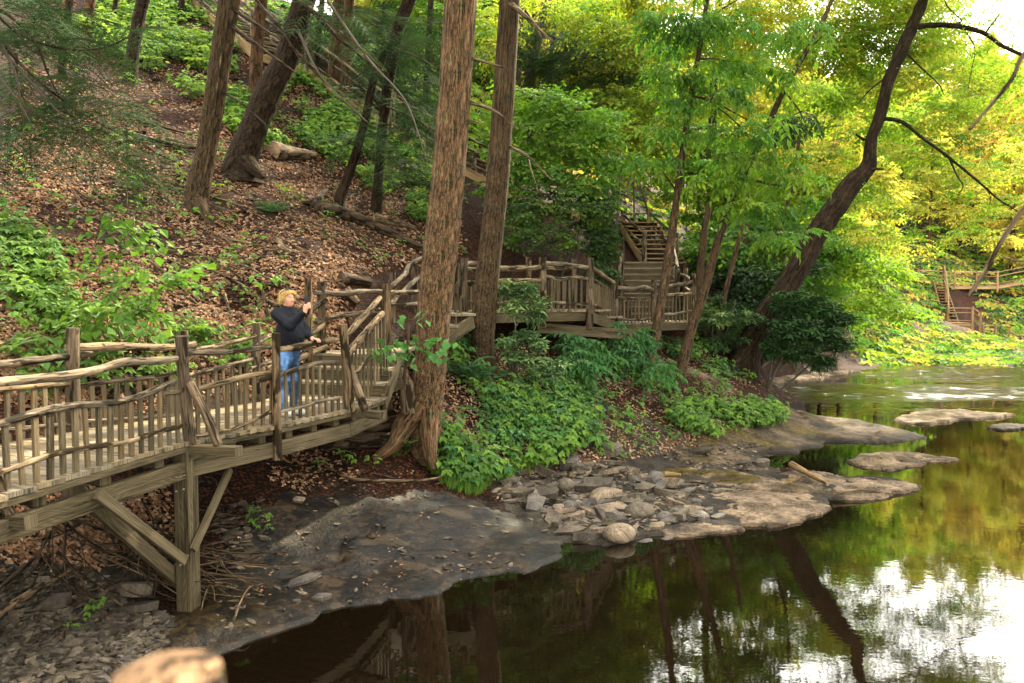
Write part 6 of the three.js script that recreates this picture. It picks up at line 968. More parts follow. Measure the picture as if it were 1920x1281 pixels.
function stoneGeo(seed, flat, round) {
  const r = rng(seed), pts = [];
  if (round) { const g = new THREE.IcosahedronGeometry(1, 3), p = g.attributes.position; for (let i = 0; i < p.count; i++) { const v = V(p.getX(i), p.getY(i), p.getZ(i)), k = 0.86 + 0.34 * fbm(v.x * 1.3 + seed, v.y * 1.3 + v.z * 1.7, 3, 0, 0, seed); v.multiplyScalar(k); p.setXYZ(i, v.x, v.y * flat, v.z); } const u = []; for (let i = 0; i < p.count; i++) u.push(p.getX(i) * 0.2 + p.getY(i) * 0.13, p.getZ(i) * 0.2 + p.getY(i) * 0.11); g.setAttribute('uv', new THREE.Float32BufferAttribute(u, 2)); const m = mergeSmooth(g); return m; }
  for (let i = 0; i < 11; i++) { const a = i / 11 * 6.283 + (r() - 0.5) * 0.9, k = 0.62 + r() * 0.5, y = flat * (0.75 + r() * 0.25), q = 0.86 + r() * 0.2; pts.push(V(Math.cos(a) * k * 1.15, y, Math.sin(a) * k * (0.55 + (seed % 3) * 0.15)), V(Math.cos(a) * k * 1.15 * q, -y, Math.sin(a) * k * q * (0.55 + (seed % 3) * 0.15))); }
  const g = new ConvexGeometry(pts), p = g.attributes.position, u = []; for (let i = 0; i < p.count; i++) u.push(p.getX(i) * 0.25, p.getZ(i) * 0.25 + p.getY(i) * 0.25); g.setAttribute('uv', new THREE.Float32BufferAttribute(u, 2)); return g;
}
function mergeSmooth(g) { const p = g.attributes.position, key = new Map(), n = []; g.computeVertexNormals(); const N = g.attributes.normal; for (let i = 0; i < p.count; i++) { const k = [p.getX(i), p.getY(i), p.getZ(i)].map(x => x.toFixed(4)).join(); if (!key.has(k)) key.set(k, V()); key.get(k).add(V(N.getX(i), N.getY(i), N.getZ(i))); n.push(k); } n.forEach((k, i) => { const v = key.get(k).clone().normalize(); N.setXYZ(i, v.x, v.y, v.z); }); return g; }
const STONES = []; for (let i = 0; i < 9; i++) STONES.push(stoneGeo(401 + i, 0.16 + (i % 4) * 0.09, false)); for (let i = 0; i < 5; i++) STONES.push(stoneGeo(421 + i, 0.5 + i * 0.06, true));
function stone(label, p, size, g, mat, rot, group, stretch = 1) {
  const m = part('stone', STONES[g], mat); m.position.copy(p); m.quaternion.copy(rot); m.scale.set(size * stretch, size, size); return tag(m, label, 'stone', group);
}
{
  const r = rng(500), heap = [[925, 925], [950, 895], [1000, 880], [1060, 868], [1130, 862], [1190, 880], [1260, 898], [1330, 905], [1420, 918], [1340, 925], [1305, 945], [1330, 965], [1290, 975], [1230, 985], [1200, 1005], [1090, 1012], [1050, 995], [1000, 955]];
  const pool = overPixels(heap, 265, 501).sort((a, b) => a.z - b.z), mats = [ROCK.grey, ROCK.grey, ROCK.blue, ROCK.blue, ROCK.pale, ROCK.dark, ROCK.grey];
  pool.forEach((p, i) => {
    const s = 0.07 + 0.17 * Math.pow(r(), 2.0), m = mats[Math.floor(r() * mats.length)], k = r() < 0.08 ? 9 + Math.floor(r() * 5) : Math.floor(r() * 9);
    stone('loose flat grey stone in the heap of stones on the shore', p.add(V(0, s * 0.02, 0)), s, k, m, quat(r() * 6.28, (r() - 0.5) * 0.75, (r() - 0.5) * 0.65), 'loose stones heaped on the shore', 1 + r() * 0.5);
  });
  const big = (label, x, y, w, g, mat, up = 0.3, st = 1, yaw = 0.4, tilt = 0.1) => { if (g > 8 && x !== 1160 && x !== 1198 && x !== 1060) g = (g * 7 + x) % 9; const q = onGround(x, y); const s = pxSize(w, -q.z) / 2; q.y = Math.max(q.y, -0.02) + s * up * 0.5; stone(label, q, s, g, mat, quat(yaw, tilt, 0.08), null, st); };
  big('biggest rounded pale boulder at the water\'s edge in front of the stone heap', 1160, 1010, 56, 11, ROCK.pale, 0.7, 1.05); big('long wedge-shaped grey stone at the water left of the biggest boulder', 1071, 1000, 44, 4, ROCK.grey, 0.5, 1.3, 0.2, 0.3); big('smooth brown boulder in the middle of the stone heap', 1198, 966, 50, 12, ROCK.grey, 0.5, 1.2);
  big('upright greenish-grey block at the top of the stone heap, beside the mossy ledge', 1158, 888, 34, 10, ROCK.grey, 0.9); big('long dark flat slab stone lying across the stone heap', 1110, 920, 80, 2, ROCK.dark, 0.3, 1.1, 0.1, 0.1); big('dark flat slab stone at the left of the stone heap', 1010, 938, 62, 3, ROCK.dark, 0.3, 1.1, 0.2, 0.2); big('squarish pale block on the right side of the stone heap', 1208, 922, 46, 5, ROCK.grey, 0.5, 1.0, 0.5, 0.15); big('pale flat stone beside the smooth brown boulder', 1145, 962, 56, 6, ROCK.pale, 0.3, 1.1, 0.3, 0.2); big('tilted pale stone just left of the pale flat stone', 1045, 958, 32, 7, ROCK.pale, 0.6, 1.0, 1.0, 0.5); big('grey stone standing by itself on the wet rock left of the stone heap', 1021, 998, 16, 9, ROCK.grey, 0.6); big('flat stone awash right of the biggest boulder', 1210, 1024, 30, 8, ROCK.blue, 0.2); big('second flat stone awash, farther right of the biggest boulder', 1250, 1025, 28, 1, ROCK.blue, 0.2); big('small pale stone at the tip of the nearest slab', 1300, 1005, 17, 9, ROCK.pale, 0.4); big('brown boulder at the back of the stone heap', 1060, 915, 34, 13, ROCK.grey, 0.6); big('large flat rock at the foot of the tall grass, behind the stone heap', 1140, 850, 54, 2, ROCK.grey, 0.4, 1.2); big('mossy boulder below the lush herbs', 1100, 875, 30, 12, ROCK.grey, 0.5); big('dark stone beside the mossy boulder', 970, 890, 36, 10, ROCK.dark, 0.5); big('dark boulder by the grass at the left of the stone heap', 985, 915, 34, 11, ROCK.dark, 0.5); big('dark mossy boulder where the ledge meets the bank', 1315, 850, 44, 12, ROCK.dark, 0.5, 1.2); big('dark rounded boulder near the end of the ledge', 1392, 872, 28, 10, ROCK.dark, 0.6); big('flat stone on the ledge next to the dark rounded boulder', 1428, 873, 32, 3, ROCK.grey, 0.4);
  big('large angular dark stone beside the foot of the boardwalk\'s support post', 258, 1150, 68, 5, ROCK.dark, 0.6, 1.1, 0.3, -0.2); big('flat greenish stone resting on the large angular dark stone', 250, 1118, 58, 3, ROCK.grey, 0.9, 1.2, -0.3, -0.2); big('wide flat stone on the gravel under the boardwalk', 92, 1136, 66, 2, ROCK.dark, 0.3, 1.2); big('pale flat stone low on the gravel', 134, 1211, 38, 6, ROCK.grey, 0.25); big('brown boulder at the edge of the shade under the boardwalk', 74, 1095, 42, 11, ROCK.grey, 0.4); big('small tan stone on the gravel behind the thin bleached stick', 152, 1097, 22, 7, ROCK.pale, 0.4); big('pale lichen-marked stone standing on the dark wet rock', 560, 945, 26, 7, ROCK.pale, 1.2, 1.0, 0.8, 0.9); big('tan stone on the wet rock, left of the driftwood twig', 818, 963, 12, 9, ROCK.pale, 0.5); big('little pale stone on the wet rock below the long curved branch', 717, 908, 11, 8, ROCK.pale, 0.6);
  big('pale broken block at the water below the sticks', 603, 1123, 34, 5, ROCK.blue, 0.35, 1.1); big('pale streaked rock edge above the broken block', 572, 1090, 54, 4, ROCK.blue, 0.22, 1.2, 0.8, 0.1); big('small brown stone beside the sticks at the water', 556, 1129, 16, 9, ROCK.grey, 0.5);
  for (const [x, y, s] of [[1232, 990, 30], [1280, 968, 40], [1330, 960, 36], [1345, 972, 30], [1265, 948, 40], [1310, 905, 26], [1270, 912, 34], [1090, 990, 22], [1120, 985, 30]]) big('angular stone wedged along the front edge of the stone heap', x, y, s, Math.abs(x * 7 + y) % 9, [ROCK.grey, ROCK.blue, ROCK.pale][x % 3], 0.4, 1.2, x, 0.2);
  scene.children.filter(o => o.userData.label === 'angular stone wedged along the front edge of the stone heap').forEach(o => { o.userData.group = 'stones along the front of the heap'; });
  // shale gravel and chips
  const chips = (name, label, pts, mats, lo, hi, seed) => { const q = rng(seed), top = new THREE.Group(); top.name = numbered(name); scene.add(top); tag(top, label, null, null, 'stuff'); const lots = [0, 1, 2, 3].map(() => []); pts.forEach((p, i) => { const s = lerp(lo, hi, Math.pow(q(), 2)); lots[i % 4].push([p.clone().add(V(0, s * 0.1, 0)), quat(q() * 6.28, (q() - 0.5) * 0.7, (q() - 0.5) * 0.7), V(s * (1 + q() * 0.7), s * 0.7, s), C(1, 1, 1).multiplyScalar(0.55 + q() * 0.9)]); }); lots.forEach((l, i) => swarm('shale_chips', STONES[i], mats[i % mats.length], l, top)); };
  chips('gravel', 'grey shale gravel on the shore at the lower left', overPixels([[0, 1060], [170, 1060], [230, 1120], [330, 1160], [300, 1230], [330, 1281], [0, 1281]], 2300, 511), [ROCK.grey, ROCK.blue, ROCK.dark, ROCK.grey], 0.02, 0.075, 512);
  chips('gravel', 'shale chips scattered on the wet rock beside the support post', overPixels([[400, 950], [490, 930], [510, 1000], [470, 1040], [400, 1060]], 130, 513), [ROCK.grey, ROCK.dark], 0.02, 0.08, 514);
  chips('gravel', 'small pebbles and chips between the stones of the heap', [...overPixels(heap, 1300, 515), ...overPixels([[1200, 840], [1450, 830], [1450, 885], [1300, 880]], 260, 516)], [ROCK.grey, ROCK.blue, ROCK.dark, ROCK.pale], 0.02, 0.06, 517);
  chips('gravel', 'stray chips and pebbles scattered over the dark wet rock', overPixels([[420, 1000], [560, 900], [760, 880], [960, 940], [1040, 1020], [960, 1070], [700, 1130], [500, 1190], [400, 1180]], 260, 531), [ROCK.grey, ROCK.dark, ROCK.pale], 0.012, 0.05, 532);
  chips('gravel', 'flakes of dark slate showing through the leaf litter', overPixels(HILL, 900, 518), [ROCK.dark, ROCK.blue, ROCK.grey], 0.03, 0.10, 519);
}
// sticks, driftwood, fallen logs
const lying = (pts, up) => pts.map(([x, y]) => onGround(x, y, up));
function stick(label, pts, r, { mat = MAT.stick, up = r, name = 'stick', category = 'stick', group, forks = [], lift = 0 } = {}) {
  const line = lying(pts, up); if (lift) line.forEach((p, i) => { p.y += lift * Math.sin(Math.PI * i / (line.length - 1)); });
  const g = pole(line, line.map((_, i) => r * (1 - 0.55 * i / (line.length - 1))), { sides: 7, caps: true }), m = part(name, g, mat); tag(m, label, category, group);
  forks.forEach(f => part('branch', pole(lying(f, up), [r * 0.6, r * 0.45, r * 0.2], { sides: 6 }), mat, m)); return m;
}
stick('long fallen log with bark sliding off, lying across the leaf-strewn slope', [[598, 400], [650, 412], [700, 432], [750, 455], [800, 480]], 0.20, { mat: MAT.stickDark, name: 'fallen_log', category: 'log', up: 0.12, forks: [[[600, 402], [586, 392], [566, 388]], [[590, 396], [598, 378], [614, 364]]] });
stick('paler split log lying against the long fallen log', [[700, 432], [745, 440], [780, 450]], 0.12, { name: 'fallen_log', category: 'log', up: 0.3 });
stick('short mossy rotting log below the green herbs of the upper slope', [[512, 292], [545, 296], [590, 300]], 0.28, { mat: MAT.stick, name: 'fallen_log', category: 'log', up: 0.12 });
stick('dark branch lying across the slope left of the twin-stemmed tree', [[236, 254], [300, 272], [368, 284], [410, 288]], 0.07, { mat: MAT.stickDark, forks: [[[250, 258], [290, 290], [330, 310]], [[260, 232], [310, 245], [360, 258]]] });
stick('curved root-like branch on the slope behind the maple sapling', [[300, 475], [330, 478], [380, 486], [410, 500]], 0.05, { mat: MAT.stickDark });
stick('broken grey log stub on the slope behind the landing railing', [[648, 555], [672, 578]], 0.12, { name: 'fallen_log', category: 'log', up: 0.1 });
stick('dark hollow log above the landing railing', [[640, 530], [665, 532], [695, 540]], 0.14, { mat: MAT.stickDark, name: 'fallen_log', category: 'log', up: 0.08 });
stick('mossy stub of wood leaning on the slope above the woman', [[518, 455], [545, 480]], 0.07, { up: 0.06 });
{ const r = rng(520), spots = overPixels([[20, 330], [260, 230], [420, 300], [600, 330], [760, 480], [640, 520], [480, 560], [320, 560]], 75, 521);
  spots.forEach(p => { const a = 0.6 + (r() - 0.5) * 1.5, L = 0.4 + r() * 1.1, q = V(p.x + Math.cos(a) * L, 0, p.z + Math.sin(a) * L * 0.8), m = V((p.x + q.x) / 2 + (r() - 0.5) * 0.1, 0, (p.z + q.z) / 2), w = 0.012 + r() * 0.02; for (const v of [p, q, m]) v.y = ground(v.x, v.z) + w + 0.02; tag(part('stick', tube([p, m, q], [w, w * 0.8, w * 0.4], { sides: 5, lump: 0.003, step: 0.2, seed: logSeed++ }), r() < 0.6 ? MAT.stick : MAT.stickDark), 'dead stick lying on the leaf-strewn hillside', 'stick', 'dead sticks on the hillside'); }); }
stick('long thin curved branch lying from the dark bank to the grass by the stones', [[610, 878], [660, 905], [720, 912], [800, 912], [860, 898], [920, 876], [985, 866], [1060, 868]], 0.028, { lift: 0.08, forks: [[[930, 873], [905, 905], [892, 925]], [[760, 912], [730, 898], [696, 890]]] });
stick('bleached driftwood pole lying on the pale slab', [[1484, 886], [1515, 903], [1552, 924]], 0.075, { mat: MAT.newTimber, name: 'driftwood', category: 'driftwood', up: 0.16 });
stick('long thin driftwood branch along the front of the driftwood slab', [[1562, 934], [1610, 927], [1672, 933]], 0.035, { name: 'driftwood', category: 'driftwood', up: 0.08 });
stick('short reddish piece of driftwood left of the bleached pole', [[1478, 916], [1500, 910]], 0.05, { mat: MAT.newTimber, name: 'driftwood', category: 'driftwood', up: 0.14 });
stick('short orange-brown piece of wood among the stones under the mossy ledge', [[1248, 903], [1276, 904]], 0.06, { mat: MAT.newTimber, name: 'driftwood', category: 'driftwood', up: 0.14 });
stick('twig lying on the low islet', [[1625, 875], [1665, 869], [1700, 862]], 0.03, { name: 'driftwood', category: 'driftwood', up: 0.16 });
stick('broken branch at the right end of the low islet', [[1715, 880], [1740, 874], [1755, 878]], 0.03, { name: 'driftwood', category: 'driftwood', up: 0.10 });
stick('thick weathered pole slanting across the gravel at the lower left', [[-30, 1180], [30, 1140], [90, 1103], [152, 1068]], 0.055, { up: 0.06, name: 'driftwood', category: 'driftwood' });
stick('thin bleached stick curving across the gravel', [[114, 1206], [130, 1180], [160, 1150], [196, 1102]], 0.014, { up: 0.05 });
stick('thin stick lying toward the support post from the gravel', [[132, 1134], [180, 1118], [225, 1105]], 0.012, { up: 0.08 });
stick('bent dark branch at the left edge under the boardwalk', [[-10, 1130], [30, 1090], [70, 1055], [95, 1010]], 0.03, { mat: MAT.stickDark, up: 0.08 });
stick('short stick standing in the wet rock at the water\'s edge', [[438, 1172], [462, 1138], [492, 1104]], 0.016, { up: 0.06, lift: 0.12 });
{ const r = rng(530), fan = (n, x0, x1, y0, y1, label, group, mat, L, up) => { for (let i = 0; i < n; i++) { const c = onGround(lerp(x0, x1, r()), lerp(y0, y1, r())), a = (r() - 0.5) * 1.3 + (r() < 0.3 ? 1.2 : 0.1), l = L * (0.5 + r()), h = up * r(), e = c.clone().add(V(Math.cos(a) * l, 0, Math.sin(a) * l * 0.7)), m = c.clone().lerp(e, 0.5).add(V(0, 0, (r() - 0.5) * 0.2)), w = 0.008 + 0.014 * r() * r(); for (const v of [c, m, e]) v.y = Math.max(0.0, ground(v.x, v.z)) + 0.02 + h + r() * 0.06; tag(part('stick', tube([c, m, e], [w, w * 0.8, w * 0.4], { sides: 5, lump: 0.003, step: 0.12, seed: logSeed++ }), mat), label, 'stick', group); } };
  fan(60, 60, 330, 960, 1090, 'stick in the tangled pile of flood wood under the boardwalk', 'flood wood under the boardwalk', MAT.stickDark, 1.0, 0.3); fan(26, 170, 340, 1020, 1110, 'pale stick in the tangled pile of flood wood under the boardwalk', 'pale flood wood under the boardwalk', MAT.stick, 0.9, 0.25); fan(22, 360, 420, 1060, 1120, 'pale stick caught against the support post at the water', 'sticks caught against the support post', MAT.stick, 0.7, 0.12); }
part('fallen_log', pole([onGround(640, 800, 0.12), onGround(690, 812, 0.18), onGround(740, 806, 0.2)], [0.19, 0.22, 0.2], { lump: 0.03 }), MAT.stickDark).userData = { label: 'thick dark rotting log under the end of the boardwalk', category: 'log' };
part('fallen_log', pole([onGround(600, 842, 0.06), onGround(660, 838, 0.1), onGround(740, 842, 0.14)], [0.12, 0.15, 0.13], { lump: 0.02 }), MAT.stickDark).userData = { label: 'lower dark log at the left foot of the great trunk', category: 'log' };

// near bare twigs that hang in from the right, and the post beside the photographer
for (const [label, l, d, w] of [['bare twig hanging in at the right edge beneath the long limb, upper one', [[1990, 60], [1918, 105], [1900, 144], [1864, 190], [1818, 243]], 4.2, 0.014], ['thick bare broken branch hanging in at the right edge, lower one', [[1990, 330], [1920, 392], [1870, 466], [1848, 510], [1815, 556]], 3.6, 0.014], ['short side twig at the lower right edge', [[1980, 470], [1915, 490], [1880, 482]], 3.8, 0.006]]) tag(part('bare_branch', tube(l.map(([x, y]) => P(x, y, d)), l.map((_, i) => w * (1 - 0.5 * i / l.length)), { sides: 7, lump: 0.002, step: 0.05 }), MAT.stick), label, 'branch');
{
  const t = thing('railing_post', 'blurred top of a log railing post right beside the photographer', 'post'), top = P(315, 1262, 0.92);
  const geo = pole([V(top.x, 0.6, top.z - 0.02), V(top.x, top.y - 0.3, top.z), V(top.x, top.y, top.z)], [0.070, 0.066, 0.060], { sides: 20, lump: 0.006, caps: false, step: 0.05 });
  part('shaft', geo, MAT.log, t);
  const r = rng(9), c = []; for (let j = 0; j <= 5; j++) for (let i = 0; i <= 20; i++) { const a = i / 20 * 6.283, k = j / 5; c.push(V(top.x + Math.cos(a) * 0.061 * k, top.y + 0.012 * (1 - k * k) + 0.006 * (fbm(Math.cos(a) * k * 3, Math.sin(a) * k * 3, 3, 0, 0, 3) - 0.5), top.z + Math.sin(a) * 0.061 * k)); }
  const idx = []; for (let j = 0; j < 5; j++) for (let i = 0; i < 20; i++) { const a = j * 21 + i; idx.push(a, a + 1, a + 21, a + 1, a + 22, a + 21); }
  const g = new THREE.BufferGeometry().setFromPoints(c); const u = []; c.forEach(v => u.push((v.x - top.x) * 1.4, (v.z - top.z) * 1.4)); g.setAttribute('uv', new THREE.Float32BufferAttribute(u, 2)); g.setIndex(idx); g.computeVertexNormals();
  part('sawn_top', g, std({ color: C(0.50, 0.36, 0.26), map: sized(TEX.log, 0.16, 0.2), roughness: 0.9 }), t);
}

// ---------------------------------------------------------------- the woman with the phone
function meshField(f, [x0, y0, z0], [x1, y1, z1], cell) {         // a closed surface where f = 0 (f < 0 inside), by surface nets
  const nx = Math.ceil((x1 - x0) / cell) + 1, ny = Math.ceil((y1 - y0) / cell) + 1, nz = Math.ceil((z1 - z0) / cell) + 1, val = new Float32Array(nx * ny * nz), id = (i, j, k) => (k * ny + j) * nx + i;
  for (let k = 0; k < nz; k++) for (let j = 0; j < ny; j++) for (let i = 0; i < nx; i++) val[id(i, j, k)] = f(x0 + i * cell, y0 + j * cell, z0 + k * cell);
  const at = new Int32Array(nx * ny * nz).fill(-1), pos = [], idx = [], nor = [];
  for (let k = 0; k < nz - 1; k++) for (let j = 0; j < ny - 1; j++) for (let i = 0; i < nx - 1; i++) {
    let sx = 0, sy = 0, sz = 0, n = 0; const v = c => val[id(i + (c & 1), j + (c >> 1 & 1), k + (c >> 2))];
    for (let a = 0; a < 8; a++) for (const b of [1, 2, 4]) if (!(a & b)) { const p = v(a), q = v(a | b); if ((p < 0) !== (q < 0)) { const t = p / (p - q); sx += (a & 1) + (b === 1 ? t : 0); sy += (a >> 1 & 1) + (b === 2 ? t : 0); sz += (a >> 2) + (b === 4 ? t : 0); n++; } }
    if (n) { at[id(i, j, k)] = pos.length / 3; const x = x0 + (i + sx / n) * cell, y = y0 + (j + sy / n) * cell, z = z0 + (k + sz / n) * cell, e = cell * 0.5; pos.push(x, y, z); const g = V(f(x + e, y, z) - f(x - e, y, z), f(x, y + e, z) - f(x, y - e, z), f(x, y, z + e) - f(x, y, z - e)).normalize(); nor.push(g.x, g.y, g.z); }
  }
  for (let k = 1; k < nz - 1; k++) for (let j = 1; j < ny - 1; j++) for (let i = 1; i < nx - 1; i++) {
    const a = val[id(i, j, k)] < 0, quad = (p, q, r, s, flip) => { if (p < 0 || q < 0 || r < 0 || s < 0) return; flip ? idx.push(p, r, q, p, s, r) : idx.push(p, q, r, p, r, s); };
    if (a !== val[id(i + 1, j, k)] < 0) quad(at[id(i, j - 1, k - 1)], at[id(i, j, k - 1)], at[id(i, j, k)], at[id(i, j - 1, k)], !a);
    if (a !== val[id(i, j + 1, k)] < 0) quad(at[id(i - 1, j, k - 1)], at[id(i - 1, j, k)], at[id(i, j, k)], at[id(i, j, k - 1)], !a);
    if (a !== val[id(i, j, k + 1)] < 0) quad(at[id(i - 1, j - 1, k)], at[id(i, j - 1, k)], at[id(i, j, k)], at[id(i - 1, j, k)], !a);
  }
  const g = new THREE.BufferGeometry(); g.setAttribute('position', new THREE.Float32BufferAttribute(pos, 3)); g.setAttribute('normal', new THREE.Float32BufferAttribute(nor, 3)); g.setIndex(idx);
  const u = []; for (let i = 0; i < pos.length; i += 3) u.push(pos[i] + pos[i + 2] * 0.7, pos[i + 1]); g.setAttribute('uv', new THREE.Float32BufferAttribute(u, 2)); return g;
}
const smin = (a, b, k) => { const h = Math.max(k - Math.abs(a - b), 0) / k; return Math.min(a, b) - h * h * k * 0.25; };
const cone = (a, b, ra, rb) => { const dx = b[0] - a[0], dy = b[1] - a[1], dz = b[2] - a[2], L = dx * dx + dy * dy + dz * dz; return (x, y, z) => { const t = clamp(((x - a[0]) * dx + (y - a[1]) * dy + (z - a[2]) * dz) / L, 0, 1); return Math.hypot(x - a[0] - dx * t, y - a[1] - dy * t, z - a[2] - dz * t) - lerp(ra, rb, t); }; };
const egg = (c, r) => (x, y, z) => { const k = Math.hypot((x - c[0]) / r[0], (y - c[1]) / r[1], (z - c[2]) / r[2]); return (k - 1) * Math.min(...r); };
const blend = (k, ...fs) => (x, y, z) => { let d = fs[0](x, y, z); for (let i = 1; i < fs.length; i++) d = smin(d, fs[i](x, y, z), k); return d; };
const cut = (f, test) => (x, y, z) => Math.max(f(x, y, z), test(x, y, z));
{
  const person = thing('person', 'woman in a black jacket and jeans, blonde, holding up a phone beside the railing', 'person');
  const sp = V(-2.985, DECK_Y, -10.56); person.position.copy(sp); person.rotation.y = 1.15;
  const skin = std({ color: C(0.50, 0.24, 0.17), roughness: 0.6 }), cloth = std({ color: C(0.006, 0.007, 0.012), roughness: 0.75, bumpMap: sized(TEX.weave, 0.25), bumpScale: 0.002 }), denim = std({ color: C(1, 1, 1), roughness: 0.9, bumpMap: sized(TEX.weave, 0.16), bumpScale: 0.002, map: sized(makeTexture(256, (u, v) => { const k = 0.30 + 0.34 * smooth(0.35, 0.7, fbm(u * 5, v * 3, 4, 5, 3, 62)) + 0.16 * (fbm(u * 40, v * 40, 2, 40, 40, 63) - 0.5); return [k * 0.62, k * 0.86, k * 1.22]; }), 0.5) });
  const TURN = -0.22;                                             // her head is turned to her right, towards the creek
  const A = { sR: [-0.185, 1.365, -0.01], eR: [-0.235, 1.225, 0.25], wR: [-0.19, 1.395, 0.45], sL: [0.185, 1.365, -0.01], eL: [0.245, 1.13, 0.10], wL: [0.185, 1.045, 0.235] };
  const head = blend(0.03, egg([0, 1.575, 0.015], [0.074, 0.10, 0.092]), egg([0, 1.535, 0.05], [0.058, 0.075, 0.062]), egg([0, 1.487, 0.072], [0.028, 0.022, 0.024]));
  const face = blend(0.012, head, cone([0, 1.565, 0.108], [0, 1.538, 0.126], 0.009, 0.014), egg([-0.031, 1.541, 0.086], [0.024, 0.022, 0.018]), egg([0.031, 1.541, 0.086], [0.024, 0.022, 0.018]), egg([-0.079, 1.555, 0.0], [0.012, 0.03, 0.02]), egg([0.079, 1.555, 0.0], [0.012, 0.03, 0.02]));
  const sockets = (x, y, z) => Math.max(face(x, y, z), -Math.min(egg([-0.031, 1.574, 0.112], [0.017, 0.011, 0.014])(x, y, z), egg([0.031, 1.574, 0.112], [0.017, 0.011, 0.014])(x, y, z)));
  const neck = cone([0, 1.36, -0.01], [0, 1.52, 0.01], 0.062, 0.055), headAll = blend(0.03, sockets, neck);
  const core = blend(0.06, cone([0, 0.92, 0], [0, 1.12, 0.02], 0.125, 0.125), cone([0, 1.12, 0.02], [0, 1.33, 0], 0.12, 0.10), cone([-0.13, 1.34, 0], [0.13, 1.34, 0], 0.06, 0.06), cone([-0.09, 0.9, 0], [-0.10, 0.48, 0.02], 0.085, 0.05), cone([-0.10, 0.48, 0.02], [-0.10, 0.08, -0.01], 0.05, 0.035), cone([0.09, 0.9, 0], [0.10, 0.48, 0.02], 0.085, 0.05), cone([0.10, 0.48, 0.02], [0.10, 0.08, 0.0], 0.05, 0.035), cone(A.sR, A.eR, 0.045, 0.038), cone(A.eR, A.wR, 0.038, 0.028), cone(A.sL, A.eL, 0.045, 0.038), cone(A.eL, A.wL, 0.038, 0.028), neck);
  // hands: the right one closed round the phone, the left one resting on the rail
  const finger = pts => blend(0.006, ...pts.slice(1).map((p, i) => cone(pts[i], p, 0.0095 - i * 0.0008, 0.0088 - i * 0.0008)));
  const R0 = A.wR, rp = (a, b, c) => [R0[0] + a, R0[1] + b, R0[2] + c];
  const handR = blend(0.012, cone(rp(0, 0, 0), rp(0.004, 0.035, 0.010), 0.027, 0.026), egg(rp(0.006, 0.060, 0.010), [0.020, 0.042, 0.036]), ...[0, 1, 2, 3].map(i => finger([rp(0.004, 0.050 + i * 0.019, 0.040), rp(0.020, 0.054 + i * 0.020, 0.058 - i * 0.002), rp(0.043, 0.056 + i * 0.020, 0.052 - i * 0.002), rp(0.052, 0.056 + i * 0.019, 0.034)])), finger([rp(0.004, 0.045, -0.020), rp(0.018, 0.075, -0.030), rp(0.034, 0.105, -0.024)]));
  const L0 = A.wL, lp = (a, b, c) => [L0[0] + a, L0[1] + b, L0[2] + c];
  const handL = blend(0.012, cone(lp(0, 0, 0), lp(-0.002, -0.008, 0.03), 0.026, 0.026), egg(lp(-0.004, -0.018, 0.055), [0.038, 0.018, 0.044]), ...[0, 1, 2, 3].map(i => { const x = -0.030 + i * 0.019, l = [0.9, 1, 0.95, 0.75][i]; return finger([lp(x, -0.020, 0.088), lp(x * 1.15, -0.022, 0.088 + 0.032 * l), lp(x * 1.2, -0.038, 0.088 + 0.055 * l), lp(x * 1.2, -0.056, 0.088 + 0.064 * l)]); }), finger([lp(-0.034, -0.018, 0.04), lp(-0.056, -0.024, 0.062), lp(-0.062, -0.036, 0.085)]));
  const around = (p, r) => [[p[0] - r, p[1] - r, p[2] - r], [p[0] + r, p[1] + r, p[2] + r]];
  const bodyParts = [meshField(core, [-0.32, 0.02, -0.2], [0.34, 1.44, 0.50], 0.014), meshField(cut(headAll, (x, y) => 1.40 - y), [-0.11, 1.36, -0.12], [0.11, 1.69, 0.16], 0.004).rotateY(TURN), meshField(handR, ...around(rp(0.02, 0.06, 0.01), 0.10), 0.004), meshField(handL, ...around(lp(0, -0.02, 0.08), 0.11), 0.004)];
  const body = part('body', bodyParts, skin, person);
  const fold = (x, y, z, s, a) => a * (fbm(x * s + y * s * 0.4 + 3, y * s * 1.1 + z * s * 0.8, 3, 0, 0, 15) - 0.5);
  const jacket = blend(0.05, cone([0, 0.93, 0.02], [0, 1.10, 0.045], 0.182, 0.185), cone([0, 1.10, 0.04], [0, 1.30, 0.015], 0.178, 0.135), egg([0, 1.24, 0.10], [0.15, 0.085, 0.075]), egg([0, 1.05, 0.10], [0.14, 0.10, 0.10]), cone([-0.15, 1.365, -0.01], [0.15, 1.365, -0.01], 0.075, 0.075), cone([0, 1.38, -0.02], [0, 1.43, 0.0], 0.088, 0.078), cone(A.sR, A.eR, 0.078, 0.068), cone(A.eR, [-0.195, 1.378, 0.44], 0.068, 0.045), cone(A.sL, A.eL, 0.076, 0.064), cone(A.eL, [0.19, 1.055, 0.22], 0.062, 0.042));
  const sleeveEnds = (x, y, z) => Math.max(Math.max(0.875 - y, -1), (-0.165 - A.wR[0]) * 0 + ((x - A.wR[0]) * 0.29 + (y - A.wR[1] + 0.005) * 0.80 + (z - A.wR[2]) * 0.52) > 0 && x < -0.05 && z > 0.2 ? 0.02 : -1);
  part('jacket', meshField(cut((x, y, z) => jacket(x, y, z) + fold(x, y, z, 13, 0.022) + fold(x, y, z, 5, 0.02), (x, y, z) => Math.max(sleeveEnds(x, y, z), 0.045 - Math.hypot(x, (z - 0.03)) > 0 && y > 1.42 ? 0.01 : -1)), [-0.36, 0.85, -0.24], [0.36, 1.50, 0.52], 0.008), cloth, person);
